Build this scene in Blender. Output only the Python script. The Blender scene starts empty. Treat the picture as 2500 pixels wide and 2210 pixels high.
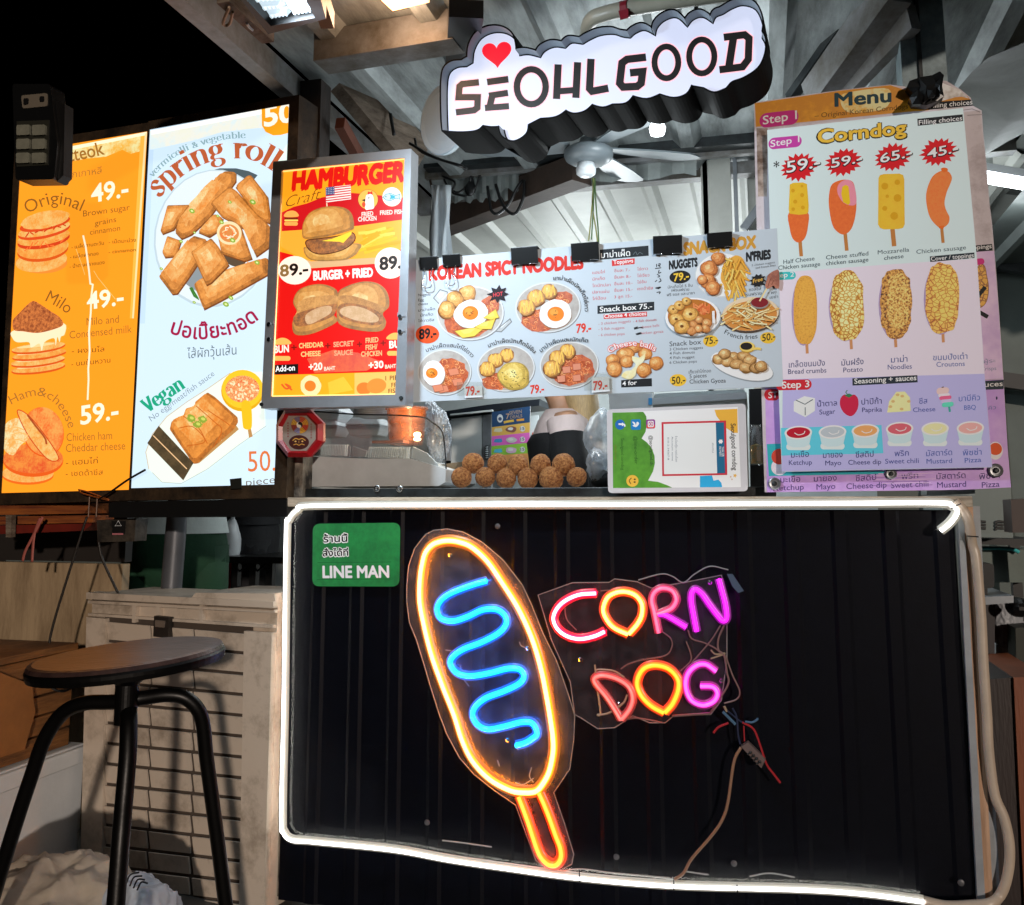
import bpy, math, random
from mathutils import Vector, Matrix, noise
random.seed(7)
R = math.radians
sc = bpy.context.scene
COL = sc.collection

# ---------------------------------------------------------------- camera
F_PX, CX, CY = 2300.0, 1250.0, 915.0          # focal length / principal point in photo pixels
CAM = Vector((0.0, -2.5, 1.10))
PITCH, YAW = R(7.8), R(14.7)
FWD = Vector((-math.sin(YAW)*math.cos(PITCH), math.cos(YAW)*math.cos(PITCH), math.sin(PITCH)))
RGT = Vector((math.cos(YAW), math.sin(YAW), 0))
UP = RGT.cross(FWD)
cd = bpy.data.cameras.new('camera')
cam = bpy.data.objects.new('camera', cd)
COL.objects.link(cam)
cam.matrix_world = Matrix(((RGT.x, UP.x, -FWD.x, CAM.x), (RGT.y, UP.y, -FWD.y, CAM.y),
                           (RGT.z, UP.z, -FWD.z, CAM.z), (0, 0, 0, 1)))
cd.sensor_fit = 'HORIZONTAL'
cd.sensor_width = 36.0
cd.lens = 36.0*F_PX/2500.0
cd.shift_x = 0.0
cd.shift_y = (CY-1105.0)/2500.0
cd.clip_start, cd.clip_end = 0.05, 400
sc.camera = cam
sc.render.resolution_x, sc.render.resolution_y = 1024, 905
# ---------------------------------------------------------------- world, sun, exposure
w = bpy.data.worlds.new('World'); sc.world = w; w.use_nodes = True
nt = w.node_tree
bg = nt.nodes['Background']
sky = nt.nodes.new('ShaderNodeTexSky'); sky.sky_type = 'NISHITA'; sky.sun_disc = False
sky.sun_elevation = R(-9); sky.sun_rotation = R(150)
nt.links.new(sky.outputs[0], bg.inputs[0]); bg.inputs[1].default_value = 0.01
SUN_DIR = Vector((-.50, .88, -.16)).normalized()     # warm low street light from the front right
sl = bpy.data.lights.new('sun', 'SUN'); sl.energy = 1.55; sl.angle = R(1.2); sl.color = (1.0, .84, .71)
so = bpy.data.objects.new('sun', sl); COL.objects.link(so)
so.rotation_euler = SUN_DIR.to_track_quat('-Z', 'Y').to_euler(); so.location = (3, -6, 3)
sc.view_settings.view_transform = 'Standard'; sc.view_settings.look = 'None'
sc.view_settings.exposure = 0.15; sc.view_settings.gamma = 1.0
try:
    sc.cycles.use_denoising = True
    sc.cycles.max_bounces = 8; sc.cycles.transparent_max_bounces = 16
    sc.cycles.sample_clamp_indirect = 6.0
    sc.cycles.caustics_reflective = False; sc.cycles.caustics_refractive = False
except Exception: pass

# ---------------------------------------------------------------- pixel rays
def ray(px, py): return FWD + RGT*((px-CX)/F_PX) - UP*((py-CY)/F_PX)
def on_y(px, py, y): d = ray(px, py); return CAM + d*((y-CAM.y)/d.y)
def on_x(px, py, x): d = ray(px, py); return CAM + d*((x-CAM.x)/d.x)
def on_z(px, py, z): d = ray(px, py); return CAM + d*((z-CAM.z)/d.z)
def at_d(px, py, dist): return CAM + ray(px, py)*dist          # dist along the view axis
class Plane:
    def __init__(s, o, n): s.o = Vector(o); s.n = Vector(n).normalized()
    def at(s, px, py, lift=0.0):
        d = ray(px, py); o = s.o + s.n*lift
        return CAM + d*((o-CAM).dot(s.n)/d.dot(s.n))
    def up(s, px, py, lift):                                   # same spot of the plane, raised off it
        return s.at(px, py) + s.n*lift
def front(y, beta=0.0, px=None, py=None, tilt=0.0):            # upright plane facing the viewer; beta: left end swings back
    o = Vector((0, y, 1)) if px is None else on_y(px, py, y)
    return Plane(o, (-math.sin(R(beta))*math.cos(R(tilt)), -math.cos(R(beta))*math.cos(R(tilt)), math.sin(R(tilt))))

# ---------------------------------------------------------------- materials
def lin(h):
    if not isinstance(h, str): return tuple(h)
    h = h.lstrip('#'); o = []
    if len(h) == 3: h = ''.join(x*2 for x in h)
    for i in (0, 2, 4):
        c = int(h[i:i+2], 16)/255
        o.append(c/12.92 if c <= .04045 else ((c+.055)/1.055)**2.4)
    return tuple(o)
MATS = {}
def newmat(key):
    m = bpy.data.materials.new(key); m.use_nodes = True
    MATS[key] = m
    return m, m.node_tree, m.node_tree.nodes['Principled BSDF']
def lit(h, s=1.0, sample=False):
    k = f'lit_{h}_{s}_{sample}'
    if k in MATS: return MATS[k]
    m, t, b = newmat(k)
    c = lin(h)
    b.inputs['Base Color'].default_value = (*[x*.3 for x in c], 1); b.inputs['Roughness'].default_value = .4
    b.inputs['Emission Color'].default_value = (*c, 1); b.inputs['Emission Strength'].default_value = s
    if not sample: m.cycles.emission_sampling = 'NONE'
    return m
def texnodes(t, kind, scale, detail=6):
    co = t.nodes.new('ShaderNodeTexCoord')
    if kind == 'vor':
        n = t.nodes.new('ShaderNodeTexVoronoi'); n.feature = 'DISTANCE_TO_EDGE'; n.inputs['Scale'].default_value = scale
        out = n.outputs['Distance']
    elif kind == 'wave':
        n = t.nodes.new('ShaderNodeTexWave'); n.inputs['Scale'].default_value = scale; n.inputs['Distortion'].default_value = 9
        n.inputs['Detail'].default_value = 3; out = n.outputs['Fac']
    else:
        n = t.nodes.new('ShaderNodeTexNoise'); n.inputs['Scale'].default_value = scale; n.inputs['Detail'].default_value = detail
        n.inputs['Roughness'].default_value = .65; out = n.outputs['Fac']
        n2 = t.nodes.new('ShaderNodeTexNoise'); n2.inputs['Scale'].default_value = scale*6; n2.inputs['Detail'].default_value = 3      # fine grain over the broad mottling
        t.links.new(co.outputs['Object'], n2.inputs['Vector'])
        mx = t.nodes.new('ShaderNodeMath'); mx.operation = 'MULTIPLY_ADD'; mx.inputs[1].default_value = .42; mx.inputs[2].default_value = -.21
        ad = t.nodes.new('ShaderNodeMath'); ad.operation = 'ADD'
        t.links.new(n2.outputs['Fac'], mx.inputs[0]); t.links.new(out, ad.inputs[0]); t.links.new(mx.outputs[0], ad.inputs[1]); out2 = ad.outputs[0]
        t.links.new(co.outputs['Object'], n.inputs['Vector']); return out2
    t.links.new(co.outputs['Object'], n.inputs['Vector'])
    return out
def tex(c1, c2, scale=60, kind='noise', lo=.35, hi=.65, glow=0.0, c3=None, rough=.5):
    """printed or real two/three-tone mottled surface; glow>0 for backlit sheets"""
    k = f'tex_{c1}_{c2}_{c3}_{scale}_{kind}_{lo}_{hi}_{glow}_{rough}'
    if k in MATS: return MATS[k]
    m, t, b = newmat(k)
    out = texnodes(t, kind, scale)
    r = t.nodes.new('ShaderNodeValToRGB'); e = r.color_ramp.elements
    e[0].position = lo; e[1].position = hi
    g = 1.0 if glow else 1.15
    def C(h): return (*[min(.85, x*g) for x in lin(h)], 1)
    e[0].color = C(c1); e[1].color = C(c2)
    if c3: x = r.color_ramp.elements.new((lo+hi)/2); x.color = C(c3)
    t.links.new(out, r.inputs['Fac'])
    b.inputs['Roughness'].default_value = rough
    if glow:
        b.inputs['Base Color'].default_value = (.1, .08, .05, 1)
        t.links.new(r.outputs[0], b.inputs['Emission Color']); b.inputs['Emission Strength'].default_value = glow
        m.cycles.emission_sampling = 'NONE'
    else: t.links.new(r.outputs[0], b.inputs['Base Color'])
    return m
def shift(h, k):
    h = h.lstrip('#'); c = [int(h[i:i+2], 16) for i in (0, 2, 4)]
    c = [x*k if k <= 1 else x+(255-x)*(k-1)*q for x, q in zip(c, (1, .82, .62))]
    return '#'+''.join('%02x' % int(max(0, min(255, x))) for x in c)
def fam(h, scale=30, glow=0.0):
    """four printed tones of one food colour, dark rim to highlight"""
    return tuple(tex(shift(h, a), shift(h, b), scale, 'noise', .34, .66, glow) for a, b in ((.56, .86), (.80, 1.12), (.95, 1.42), (1.15, 1.8)))
def ink(h, rough=.6):
    k = f'ink_{h}_{rough}'
    if k in MATS: return MATS[k]
    m, t, b = newmat(k)
    b.inputs['Base Color'].default_value = (*[min(.85, x*1.15) for x in lin(h)], 1); b.inputs['Roughness'].default_value = rough; b.inputs['Specular IOR Level'].default_value = .25
    return m
def pm(key, base, rough=.5, metal=0.0, var=.0, scale=8, bump=0.0, bscale=60, stretch=None, dark=None, spec=.5, coat=0.0, lo=.35, hi=.7):
    """real-world surface: base colour with wear/dirt of colour `dark` and a noise bump"""
    if key in MATS: return MATS[key]
    m, t, b = newmat(key)
    c = lin(base)
    b.inputs['Roughness'].default_value = rough; b.inputs['Metallic'].default_value = metal
    b.inputs['Specular IOR Level'].default_value = spec; b.inputs['Coat Weight'].default_value = coat
    co = t.nodes.new('ShaderNodeTexCoord'); mp = t.nodes.new('ShaderNodeMapping')
    t.links.new(co.outputs['Object'], mp.inputs[0])
    if stretch: mp.inputs['Scale'].default_value = stretch
    if var or dark:
        n = t.nodes.new('ShaderNodeTexNoise'); n.inputs['Scale'].default_value = scale; n.inputs['Detail'].default_value = 8
        n.inputs['Roughness'].default_value = .7
        t.links.new(mp.outputs[0], n.inputs['Vector'])
        r = t.nodes.new('ShaderNodeValToRGB'); e = r.color_ramp.elements
        d = lin(dark) if dark else tuple(x*(1-var) for x in c)
        e[0].position = lo; e[1].position = hi; e[0].color = (*d, 1); e[1].color = (*c, 1)
        t.links.new(n.outputs['Fac'], r.inputs['Fac']); t.links.new(r.outputs[0], b.inputs['Base Color'])
    else: b.inputs['Base Color'].default_value = (*c, 1)
    if bump:
        n2 = t.nodes.new('ShaderNodeTexNoise'); n2.inputs['Scale'].default_value = bscale; n2.inputs['Detail'].default_value = 5
        t.links.new(mp.outputs[0], n2.inputs['Vector'])
        bp = t.nodes.new('ShaderNodeBump'); bp.inputs['Strength'].default_value = bump; bp.inputs['Distance'].default_value = .01
        t.links.new(n2.outputs['Fac'], bp.inputs['Height']); t.links.new(bp.outputs[0], b.inputs['Normal'])
    return m
def clear(key, tint=(.95, .97, 1), haze=.06, gloss=.06, rough=.08, hazecol=(.5, .52, .55)):
    """thin acrylic / glass: mostly clear, a little dusty, a little glossy"""
    if key in MATS: return MATS[key]
    m, t, b = newmat(key)
    t.nodes.remove(b)
    tr = t.nodes.new('ShaderNodeBsdfTransparent'); tr.inputs[0].default_value = (*tint, 1)
    df = t.nodes.new('ShaderNodeBsdfDiffuse'); df.inputs[0].default_value = (*hazecol, 1)
    gl = t.nodes.new('ShaderNodeBsdfGlossy'); gl.inputs['Roughness'].default_value = rough
    m1 = t.nodes.new('ShaderNodeMixShader'); m2 = t.nodes.new('ShaderNodeMixShader')
    co = t.nodes.new('ShaderNodeTexCoord'); n = t.nodes.new('ShaderNodeTexNoise'); n.inputs['Scale'].default_value = 25; n.inputs['Detail'].default_value = 8
    t.links.new(co.outputs['Object'], n.inputs['Vector'])
    mr = t.nodes.new('ShaderNodeMapRange'); mr.inputs['From Min'].default_value = .35; mr.inputs['From Max'].default_value = .75
    mr.inputs['To Min'].default_value = haze*.5; mr.inputs['To Max'].default_value = haze*1.6
    t.links.new(n.outputs['Fac'], mr.inputs['Value']); t.links.new(mr.outputs[0], m1.inputs[0])
    t.links.new(tr.outputs[0], m1.inputs[1]); t.links.new(df.outputs[0], m1.inputs[2])
    m2.inputs[0].default_value = gloss
    t.links.new(m1.outputs[0], m2.inputs[1]); t.links.new(gl.outputs[0], m2.inputs[2])
    t.links.new(m2.outputs[0], t.nodes['Material Output'].inputs['Surface'])
    return m
def emit(key, col, s, sample=True):
    if key in MATS: return MATS[key]
    m, t, b = newmat(key)
    b.inputs['Base Color'].default_value = (*[min(.8, x*.6+.05) for x in col], 1); b.inputs['Roughness'].default_value = .3
    b.inputs['Emission Color'].default_value = (*col, 1); b.inputs['Emission Strength'].default_value = s
    if not sample: m.cycles.emission_sampling = 'NONE'
    return m

# ---------------------------------------------------------------- objects
def tag(o, label=None, cat=None, group=None, kind=None):
    if label: o['label'] = label
    if cat: o['category'] = cat
    if group: o['group'] = group
    if kind: o['kind'] = kind
    return o
def thing(name, loc, label, cat, group=None):
    o = bpy.data.objects.new(name, None); COL.objects.link(o)
    o.location = loc; o.empty_display_size = .1
    o['wo'] = list(loc)
    return tag(o, label, cat, group)
def copy_tree(o, parent=None):
    c = o.copy(); COL.objects.link(c)
    if parent: c.parent = parent
    for ch in list(o.children): copy_tree(ch, c)
    return c
class MB:
    def __init__(s): s.v = []; s.f = []; s.mi = []; s.mats = []
    def m(s, mat):
        if mat not in s.mats: s.mats.append(mat)
        return s.mats.index(mat)
    def add(s, vs, fs, mat):
        b = len(s.v); s.v += [tuple(p) for p in vs]; k = s.m(mat)
        for f in fs: s.f.append([i+b for i in f]); s.mi.append(k)
        return s
    def face(s, pts, mat): return s.add(pts, [list(range(len(pts)))], mat)
    def prism(s, pts, vec, mat, side=None, back=True):
        n = len(pts); vec = Vector(vec); bk = [Vector(p)+vec for p in pts]
        s.add(pts, [list(range(n))], mat)
        if back: s.add(bk, [list(range(n))[::-1]], side or mat)
        s.add(list(pts)+bk, [[i, i+n, (i+1) % n+n, (i+1) % n] for i in range(n)], side or mat)
        return s
    def box(s, c, size, mat, rz=0.0, rx=0.0, ry=0.0):
        c = Vector(c); h = Vector(size)/2
        M = Matrix.Rotation(rz, 3, 'Z') @ Matrix.Rotation(ry, 3, 'Y') @ Matrix.Rotation(rx, 3, 'X')
        vs = [c + M @ Vector((x*h.x, y*h.y, z*h.z)) for x in (-1, 1) for y in (-1, 1) for z in (-1, 1)]
        return s.add(vs, [(0, 1, 3, 2), (4, 6, 7, 5), (0, 4, 5, 1), (2, 3, 7, 6), (0, 2, 6, 4), (1, 5, 7, 3)], mat)
    def bar(s, a, b, w, h, mat, upv=(0, 0, 1)):
        a = Vector(a); b = Vector(b); d = (b-a).normalized(); u = Vector(upv)
        sd = d.cross(u).normalized(); u = sd.cross(d).normalized()
        vs = [p + sd*(x*w/2) + u*(y*h/2) for p in (a, b) for x, y in ((-1, -1), (1, -1), (1, 1), (-1, 1))]
        return s.add(vs, [(0, 1, 2, 3), (7, 6, 5, 4), (0, 4, 5, 1), (1, 5, 6, 2), (2, 6, 7, 3), (3, 7, 4, 0)], mat)
    def tube(s, pts, r, mat, n=8, closed=False, radii=None, squash=None, cap=True):
        P = [Vector(p) for p in pts]; k = len(P)
        if closed: T = [(P[(i+1) % k]-P[i-1]).normalized() for i in range(k)]
        else: T = [(P[min(i+1, k-1)]-P[max(i-1, 0)]).normalized() for i in range(k)]
        u = Vector((0, 0, 1)) if abs(T[0].z) < .9 else Vector((0, 1, 0))
        u = (u - T[0]*u.dot(T[0])).normalized(); vs = []
        for i in range(k):
            u = (u - T[i]*u.dot(T[i])).normalized(); b = T[i].cross(u)
            rr = radii[i] if radii else r
            for j in range(n):
                a = 2*math.pi*j/n
                o = u*math.cos(a)*rr + b*math.sin(a)*rr
                if squash: q = Vector(squash[0]); o = o - q*o.dot(q)*(1-squash[1])
                vs.append(P[i]+o)
        fs = []
        for i in range(k if closed else k-1):
            i2 = (i+1) % k
            for j in range(n): fs.append((i*n+j, i*n+(j+1) % n, i2*n+(j+1) % n, i2*n+j))
        if not closed and cap: fs += [tuple(range(n))[::-1], tuple((k-1)*n+j for j in range(n))]
        return s.add(vs, fs, mat)
    def ball(s, c, rx, mat, ry=None, rz=None, n=16, m=10, bump=0.0, bs=40.0, rot=None):
        c = Vector(c); ry = ry or rx; rz = rz or rx; vs = []; fs = []
        for i in range(m+1):
            t = math.pi*i/m
            for j in range(n):
                a = 2*math.pi*j/n
                d = Vector((math.sin(t)*math.cos(a), math.sin(t)*math.sin(a), math.cos(t)))
                p = Vector((d.x*rx, d.y*ry, d.z*rz))
                if bump: p *= 1+bump*noise.noise(p*bs+c*7)+bump*.6*noise.noise(p*bs*2.7)
                if rot: p = rot @ p
                vs.append(c+p)
        for i in range(m):
            for j in range(n): fs.append((i*n+j, (i+1)*n+j, (i+1)*n+(j+1) % n, i*n+(j+1) % n))
        return s.add(vs, fs, mat)
    def lathe(s, c, prof, mat, n=24, axis=None):
        c = Vector(c); vs = []; fs = []; k = len(prof)
        A = Vector(axis or (0, 0, 1)).normalized(); q = Vector((0, 0, 1)).rotation_difference(A)
        for r, z in prof:
            for j in range(n):
                a = 2*math.pi*j/n; vs.append(c + q @ Vector((r*math.cos(a), r*math.sin(a), z)))
        for i in range(k-1):
            for j in range(n): fs.append((i*n+j, i*n+(j+1) % n, (i+1)*n+(j+1) % n, (i+1)*n+j))
        if prof[0][0] > 1e-6: fs.append(tuple(range(n))[::-1])
        if prof[-1][0] > 1e-6: fs.append(tuple((k-1)*n+j for j in range(n)))
        return s.add(vs, fs, mat)
    def build(s, name, parent=None, smooth=False, bevel=0.0, loc=None):
        me = bpy.data.meshes.new(name)
        o = bpy.data.objects.new(name, me); COL.objects.link(o)
        org = Vector((0, 0, 0))
        if parent is not None:
            r = parent
            while r.parent is not None: r = r.parent
            org = Vector(r['wo']) if 'wo' in r else Vector(r.location); o.parent = parent
        elif loc is not None: org = Vector(loc); o.location = org
        elif s.v:
            xs, ys, zs = zip(*s.v); org = Vector(((min(xs)+max(xs))/2, (min(ys)+max(ys))/2, min(zs))); o.location = org
        o['wo'] = list(org) if parent is None else None
        if parent is not None: del o['wo']
        me.from_pydata([tuple(Vector(v)-org) for v in s.v], [], s.f)
        for mt in s.mats: me.materials.append(mt)
        me.polygons.foreach_set('material_index', s.mi)
        if smooth: me.polygons.foreach_set('use_smooth', [True]*len(me.polygons))
        me.update()
        if bevel:
            md = o.modifiers.new('bevel', 'BEVEL'); md.width = bevel; md.segments = 2; md.limit_method = 'ANGLE'
        return o
def build_each(mb, name, parent=None, smooth=False, bevel=0.0):
    """one object per connected piece"""
    key = {}; up = list(range(len(mb.v)))
    def find(i):
        while up[i] != i: up[i] = up[up[i]]; i = up[i]
        return i
    for i, v in enumerate(mb.v):
        k = tuple(round(c*2e4) for c in v)
        if k in key: up[find(i)] = find(key[k])
        else: key[k] = i
    for f in mb.f:
        for j in f[1:]: up[find(j)] = find(f[0])
    grp = {}
    for fi, f in enumerate(mb.f): grp.setdefault(find(f[0]), []).append(fi)
    out = []
    for fl_ in grp.values():
        m2 = MB(); mp = {}
        for fi in fl_:
            g = []
            for j in mb.f[fi]:
                if j not in mp: mp[j] = len(m2.v); m2.v.append(mb.v[j])
                g.append(mp[j])
            m2.f.append(g); m2.mi.append(m2.m(mb.mats[mb.mi[fi]]))
        out.append(m2.build(name, parent, smooth, bevel))
    return out
def spline(pts, k=8, closed=False):
    P = [Vector(p) for p in pts]; n = len(P); out = []
    for i in range(n if closed else n-1):
        p0 = P[i-1] if (i > 0 or closed) else P[0]*2-P[1]
        p1 = P[i]; p2 = P[(i+1) % n]
        p3 = P[(i+2) % n] if (closed or i+2 < n) else p2*2-p1
        for j in range(k):
            t = j/k
            out.append(.5*((2*p1)+(p2-p0)*t+(2*p0-5*p1+4*p2-p3)*t*t+(3*p1-p0-3*p2+p3)*t**3))
    if not closed: out.append(P[-1])
    return out

def rounded(c, r, k=5):
    out = []; n = len(c)
    for i in range(n):
        a, b, d = Vector(c[i-1]).to_3d(), Vector(c[i]).to_3d(), Vector(c[(i+1) % n]).to_3d()
        p, q = b+(a-b).normalized()*r, b+(d-b).normalized()*r
        for t in range(k+1): u = t/k; v = p*(1-u)**2+b*2*u*(1-u)+q*u*u; out.append((v.x, v.y))
    return out
# ---------------------------------------------------------------- flat lettering and print on real sheets
TC = {}
def textmesh(s, off=0.0):
    k = (s, off)
    if k in TC: return TC[k]
    if off > 0 and (off > .04 or any(ch in 'MW' or ord(ch) > 3000 for ch in s)):      # bold by overstriking
        b, f0 = textmesh(s, 0.0); vs = []; fs = []
        for i in range(10):
            a = 2*math.pi*i/10; q = (1.0 if i % 2 else .55) if off > .06 else 1.0
            k0 = len(vs); vs += [(x+off*q*math.cos(a), y+off*q*math.sin(a)) for x, y in b]; fs += [tuple(j+k0 for j in f) for f in f0]
        TC[k] = (vs, fs); return TC[k]
    c = bpy.data.curves.new('t', 'FONT'); c.body = s; c.resolution_u = 3; c.offset = off if off > 0 or not any(ch in 'MW' for ch in s) else 0
    o = bpy.data.objects.new('t', c)
    me = bpy.data.meshes.new_from_object(o)
    vs = [(v.co.x, v.co.y) for v in me.vertices]; fs = [tuple(p.vertices) for p in me.polygons]
    bpy.data.objects.remove(o); bpy.data.curves.remove(c); bpy.data.meshes.remove(me)
    if not vs: vs, fs = [(0, 0), (.1, 0), (0, .1)], [(0, 1, 2)]
    TC[k] = (vs, fs)
    return TC[k]
CAPH = max(v[1] for v in textmesh('H')[0])
def _sf(x, y=0, w=.16): return (0, 0, [(x-w, y+.03), (x+w, y+.03)])
def _el(x, y, a, b): return (1, 1, [(x+a*math.cos(t*.524), y+b*math.sin(t*.524)) for t in range(12)])
SERIF = {' ': (.38, []), 'o': (.78, [_el(.38, .5, .29, .46)]),
 's': (.62, [(1, 0, [(.50, .74), (.42, .92), (.28, .97), (.14, .88), (.12, .72), (.24, .57), (.40, .45), (.50, .30), (.46, .12), (.30, .03), (.14, .08), (.07, .26)])]),
 'p': (.80, [(0, 0, [(.18, 1), (.18, -.45)]), (1, 0, [(.20, .84), (.42, .97), (.62, .80), (.66, .5), (.62, .2), (.42, .03), (.20, .14)]), _sf(.18, -.45), _sf(.10, .95, .09)]),
 'b': (.78, [(0, 0, [(.18, 1.45), (.18, .02)]), (1, 0, [(.20, .84), (.42, .97), (.62, .80), (.66, .5), (.62, .2), (.42, .03), (.20, .14)]), _sf(.10, 1.40, .09)]),
 'r': (.56, [(0, 0, [(.18, 1), (.18, 0)]), (1, 0, [(.22, .68), (.32, .90), (.44, .95), (.50, .82)]), _sf(.18), _sf(.10, .95, .09)]),
 'i': (.40, [(0, 0, [(.19, 1), (.19, 0)]), (0, 0, [(.19, 1.42), (.19, 1.20)]), _sf(.19), _sf(.11, .95, .09)]),
 'l': (.40, [(0, 0, [(.19, 1.45), (.19, 0)]), _sf(.19), _sf(.11, 1.40, .09)]),
 'n': (.86, [(0, 0, [(.18, 1), (.18, 0)]), (1, 0, [(.20, .72), (.32, .92), (.46, .97), (.60, .86), (.64, .6), (.64, .3), (.64, 0)]), _sf(.18), _sf(.64), _sf(.10, .95, .09)]),
 'm': (1.28, [(0, 0, [(.18, 1), (.18, 0)]), (1, 0, [(.20, .72), (.32, .92), (.44, .97), (.56, .86), (.60, .6), (.60, .3), (.60, 0)]), (1, 0, [(.62, .72), (.74, .92), (.86, .97), (.99, .86), (1.03, .6), (1.03, .3), (1.03, 0)]), _sf(.18), _sf(.60), _sf(1.03)]),
 'g': (.74, [_el(.32, .68, .21, .28), (1, 0, [(.20, .42), (.10, .26), (.18, .12), (.44, .10), (.60, -.02), (.60, -.24), (.40, -.40), (.18, -.38), (.05, -.24), (.08, -.06), (.22, .06)]), (1, 0, [(.48, .88), (.58, .98), (.68, .98)])]),
 'v': (.64, [(0, 0, [(.06, 1), (.32, 0)]), (1, 0, [(.32, 0), (.42, .4), (.50, .7), (.58, 1)]), _sf(.08, .95, .14), _sf(.56, .95, .10)]),
 'V': (.86, [(0, 0, [(.10, 1.4), (.44, 0)]), (1, 0, [(.44, 0), (.56, .5), (.66, .95), (.76, 1.4)]), _sf(.12, 1.35, .18), _sf(.74, 1.35, .14)]),
 'e': (.66, [(0, 0, [(.10, .52), (.56, .53)]), (1, 0, [(.56, .56), (.50, .86), (.34, .97), (.16, .84), (.08, .5), (.15, .16), (.34, .02), (.52, .10), (.60, .22)])]),
 'c': (.62, [(1, 0, [(.54, .78), (.46, .94), (.32, .97), (.16, .84), (.08, .5), (.15, .16), (.34, .02), (.52, .12), (.58, .24)])]),
 't': (.48, [(0, 0, [(.2, 1.3), (.2, .18)]), (1, 0, [(.2, .2), (.26, .04), (.36, .02), (.44, .12)]), (0, 0, [(.04, .97), (.42, .97)])]),
 'a': (.70, [(1, 0, [(.12, .78), (.20, .93), (.34, .97), (.48, .86), (.52, .6), (.52, .3), (.54, .08), (.66, .04)]), (1, 0, [(.52, .58), (.26, .50), (.10, .28), (.18, .06), (.34, .05), (.50, .22)])]),
 '&': (.82, [(1, 0, [(.66, .7), (.5, .1), (.26, .02), (.10, .24), (.22, .52), (.44, .8), (.40, 1.15), (.26, 1.2), (.18, 1.0), (.34, .6), (.62, .1), (.76, .02)])])}
class Sheet:
    """a printed face lying on a plane; drawing coordinates are those of an enlarged crop (x0, y0, scale)"""
    def __init__(s, plane, glow=0.0, step=.00012):
        s.pl = plane; s.glow = glow; s.step = step; s.draws = []; s.parts = []; s.o = (0, 0, 1); s.cur = None; s.base = 0.0
        s.part('print')
    def z(s, x0, y0, sc_): s.o = (x0, y0, sc_); return s
    def part(s, name, mb=None): s.cur = (name, MB()); s.parts.append(s.cur); return s
    def back(s): s.cur = s.parts[0]; return s
    def P(s, u, v): return (s.o[0]+u/s.o[2], s.o[1]+v/s.o[2])
    def mat(s, c):
        if not isinstance(c, str): return c
        return lit(c, s.glow) if s.glow else ink(c)
    def raw(s, pts, faces, c, jit=False):
        pp = [s.P(*p) for p in pts]
        xs = [p[0] for p in pp]; ys = [p[1] for p in pp]
        bb = (min(xs), min(ys), max(xs), max(ys)); lv = 0
        for b, l in s.draws:
            if b[0] < bb[2] and b[2] > bb[0] and b[1] < bb[3] and b[3] > bb[1] and l >= lv: lv = l+1
        s.draws.append((bb, lv))
        h = s.base + s.step*(lv+1)
        n = len(pp)
        s.cur[1].add([s.pl.up(p[0], p[1], h + (s.step*.6*i/n if jit else 0)) for i, p in enumerate(pp)], faces, s.mat(c))
        return s
    def poly(s, pts, c, smooth=False, k=5):
        if smooth: pts = [(p.x, p.y) for p in spline([(a, b, 0) for a, b in pts], k, True)]
        return s.raw(pts, [list(range(len(pts)))], c)
    def ell(s, x, y, rx, ry, c, rot=0.0, n=28, wob=0.0):
        a = R(rot); pts = []
        for i in range(n):
            t = 2*math.pi*i/n; q = 1+(random.uniform(-wob, wob) if wob else 0)
            p, r = rx*q*math.cos(t), ry*q*math.sin(t)
            pts.append((x+p*math.cos(a)-r*math.sin(a), y+p*math.sin(a)+r*math.cos(a)))
        return s.poly(pts, c)
    def rect(s, x0, y0, x1, y1, c): return s.poly([(x0, y0), (x1, y0), (x1, y1), (x0, y1)], c)
    def pill(s, x, y, rx, ry, c, slope=0.0):
        pts = []
        for i in range(24):
            t = 2*math.pi*i/24; q = (1 if math.cos(t) > 0 else -1)*(rx-ry)
            X = q+ry*math.cos(t); pts.append((x+X, y+ry*math.sin(t)+X*slope))
        return s.poly(pts, c)
    def burst(s, x, y, rx, ry, n, c, inner=.72, slope=0.0):
        pts = []
        for i in range(2*n):
            t = math.pi*i/n + .1; q = 1 if i % 2 == 0 else inner
            if i % 2 == 0: q *= random.uniform(.94, 1.06)
            X = rx*q*math.cos(t); pts.append((x+X, y+ry*q*math.sin(t)+X*slope))
        return s.poly(pts, c)
    def stroke(s, pts, wd, c, smooth=False, closed=False, k=6, taper=False):
        P = [Vector((a, b, 0)) for a, b in pts]
        if smooth: P = spline(P, k, closed)
        n = len(P); L = []; Rr = []
        for i in range(n):
            a = P[i-1] if (i or closed) else P[0]; b = P[(i+1) % n] if (i < n-1 or closed) else P[-1]
            d1 = (P[i]-a); d2 = (b-P[i])
            if d1.length < 1e-9: d1 = d2
            if d2.length < 1e-9: d2 = d1
            d1 = d1.normalized(); d2 = d2.normalized()
            t = (d1+d2); t = t.normalized() if t.length > 1e-6 else d1
            nn = Vector((-t.y, t.x, 0)); cs = max(.45, nn.dot(Vector((-d1.y, d1.x, 0))))
            q = wd/2/cs
            if taper: q *= .25+.75*math.sin(math.pi*min(1, max(0, (i+.5)/n)))
            L.append(P[i]+nn*q); Rr.append(P[i]-nn*q)
        vs = []
        for a, b in zip(L, Rr): vs += [(a.x, a.y), (b.x, b.y)]
        m = n if closed else n-1
        fs = [(2*i, 2*i+1, 2*((i+1) % n)+1, 2*((i+1) % n)) for i in range(m)]
        return s.raw(vs, fs, c, True)
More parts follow.
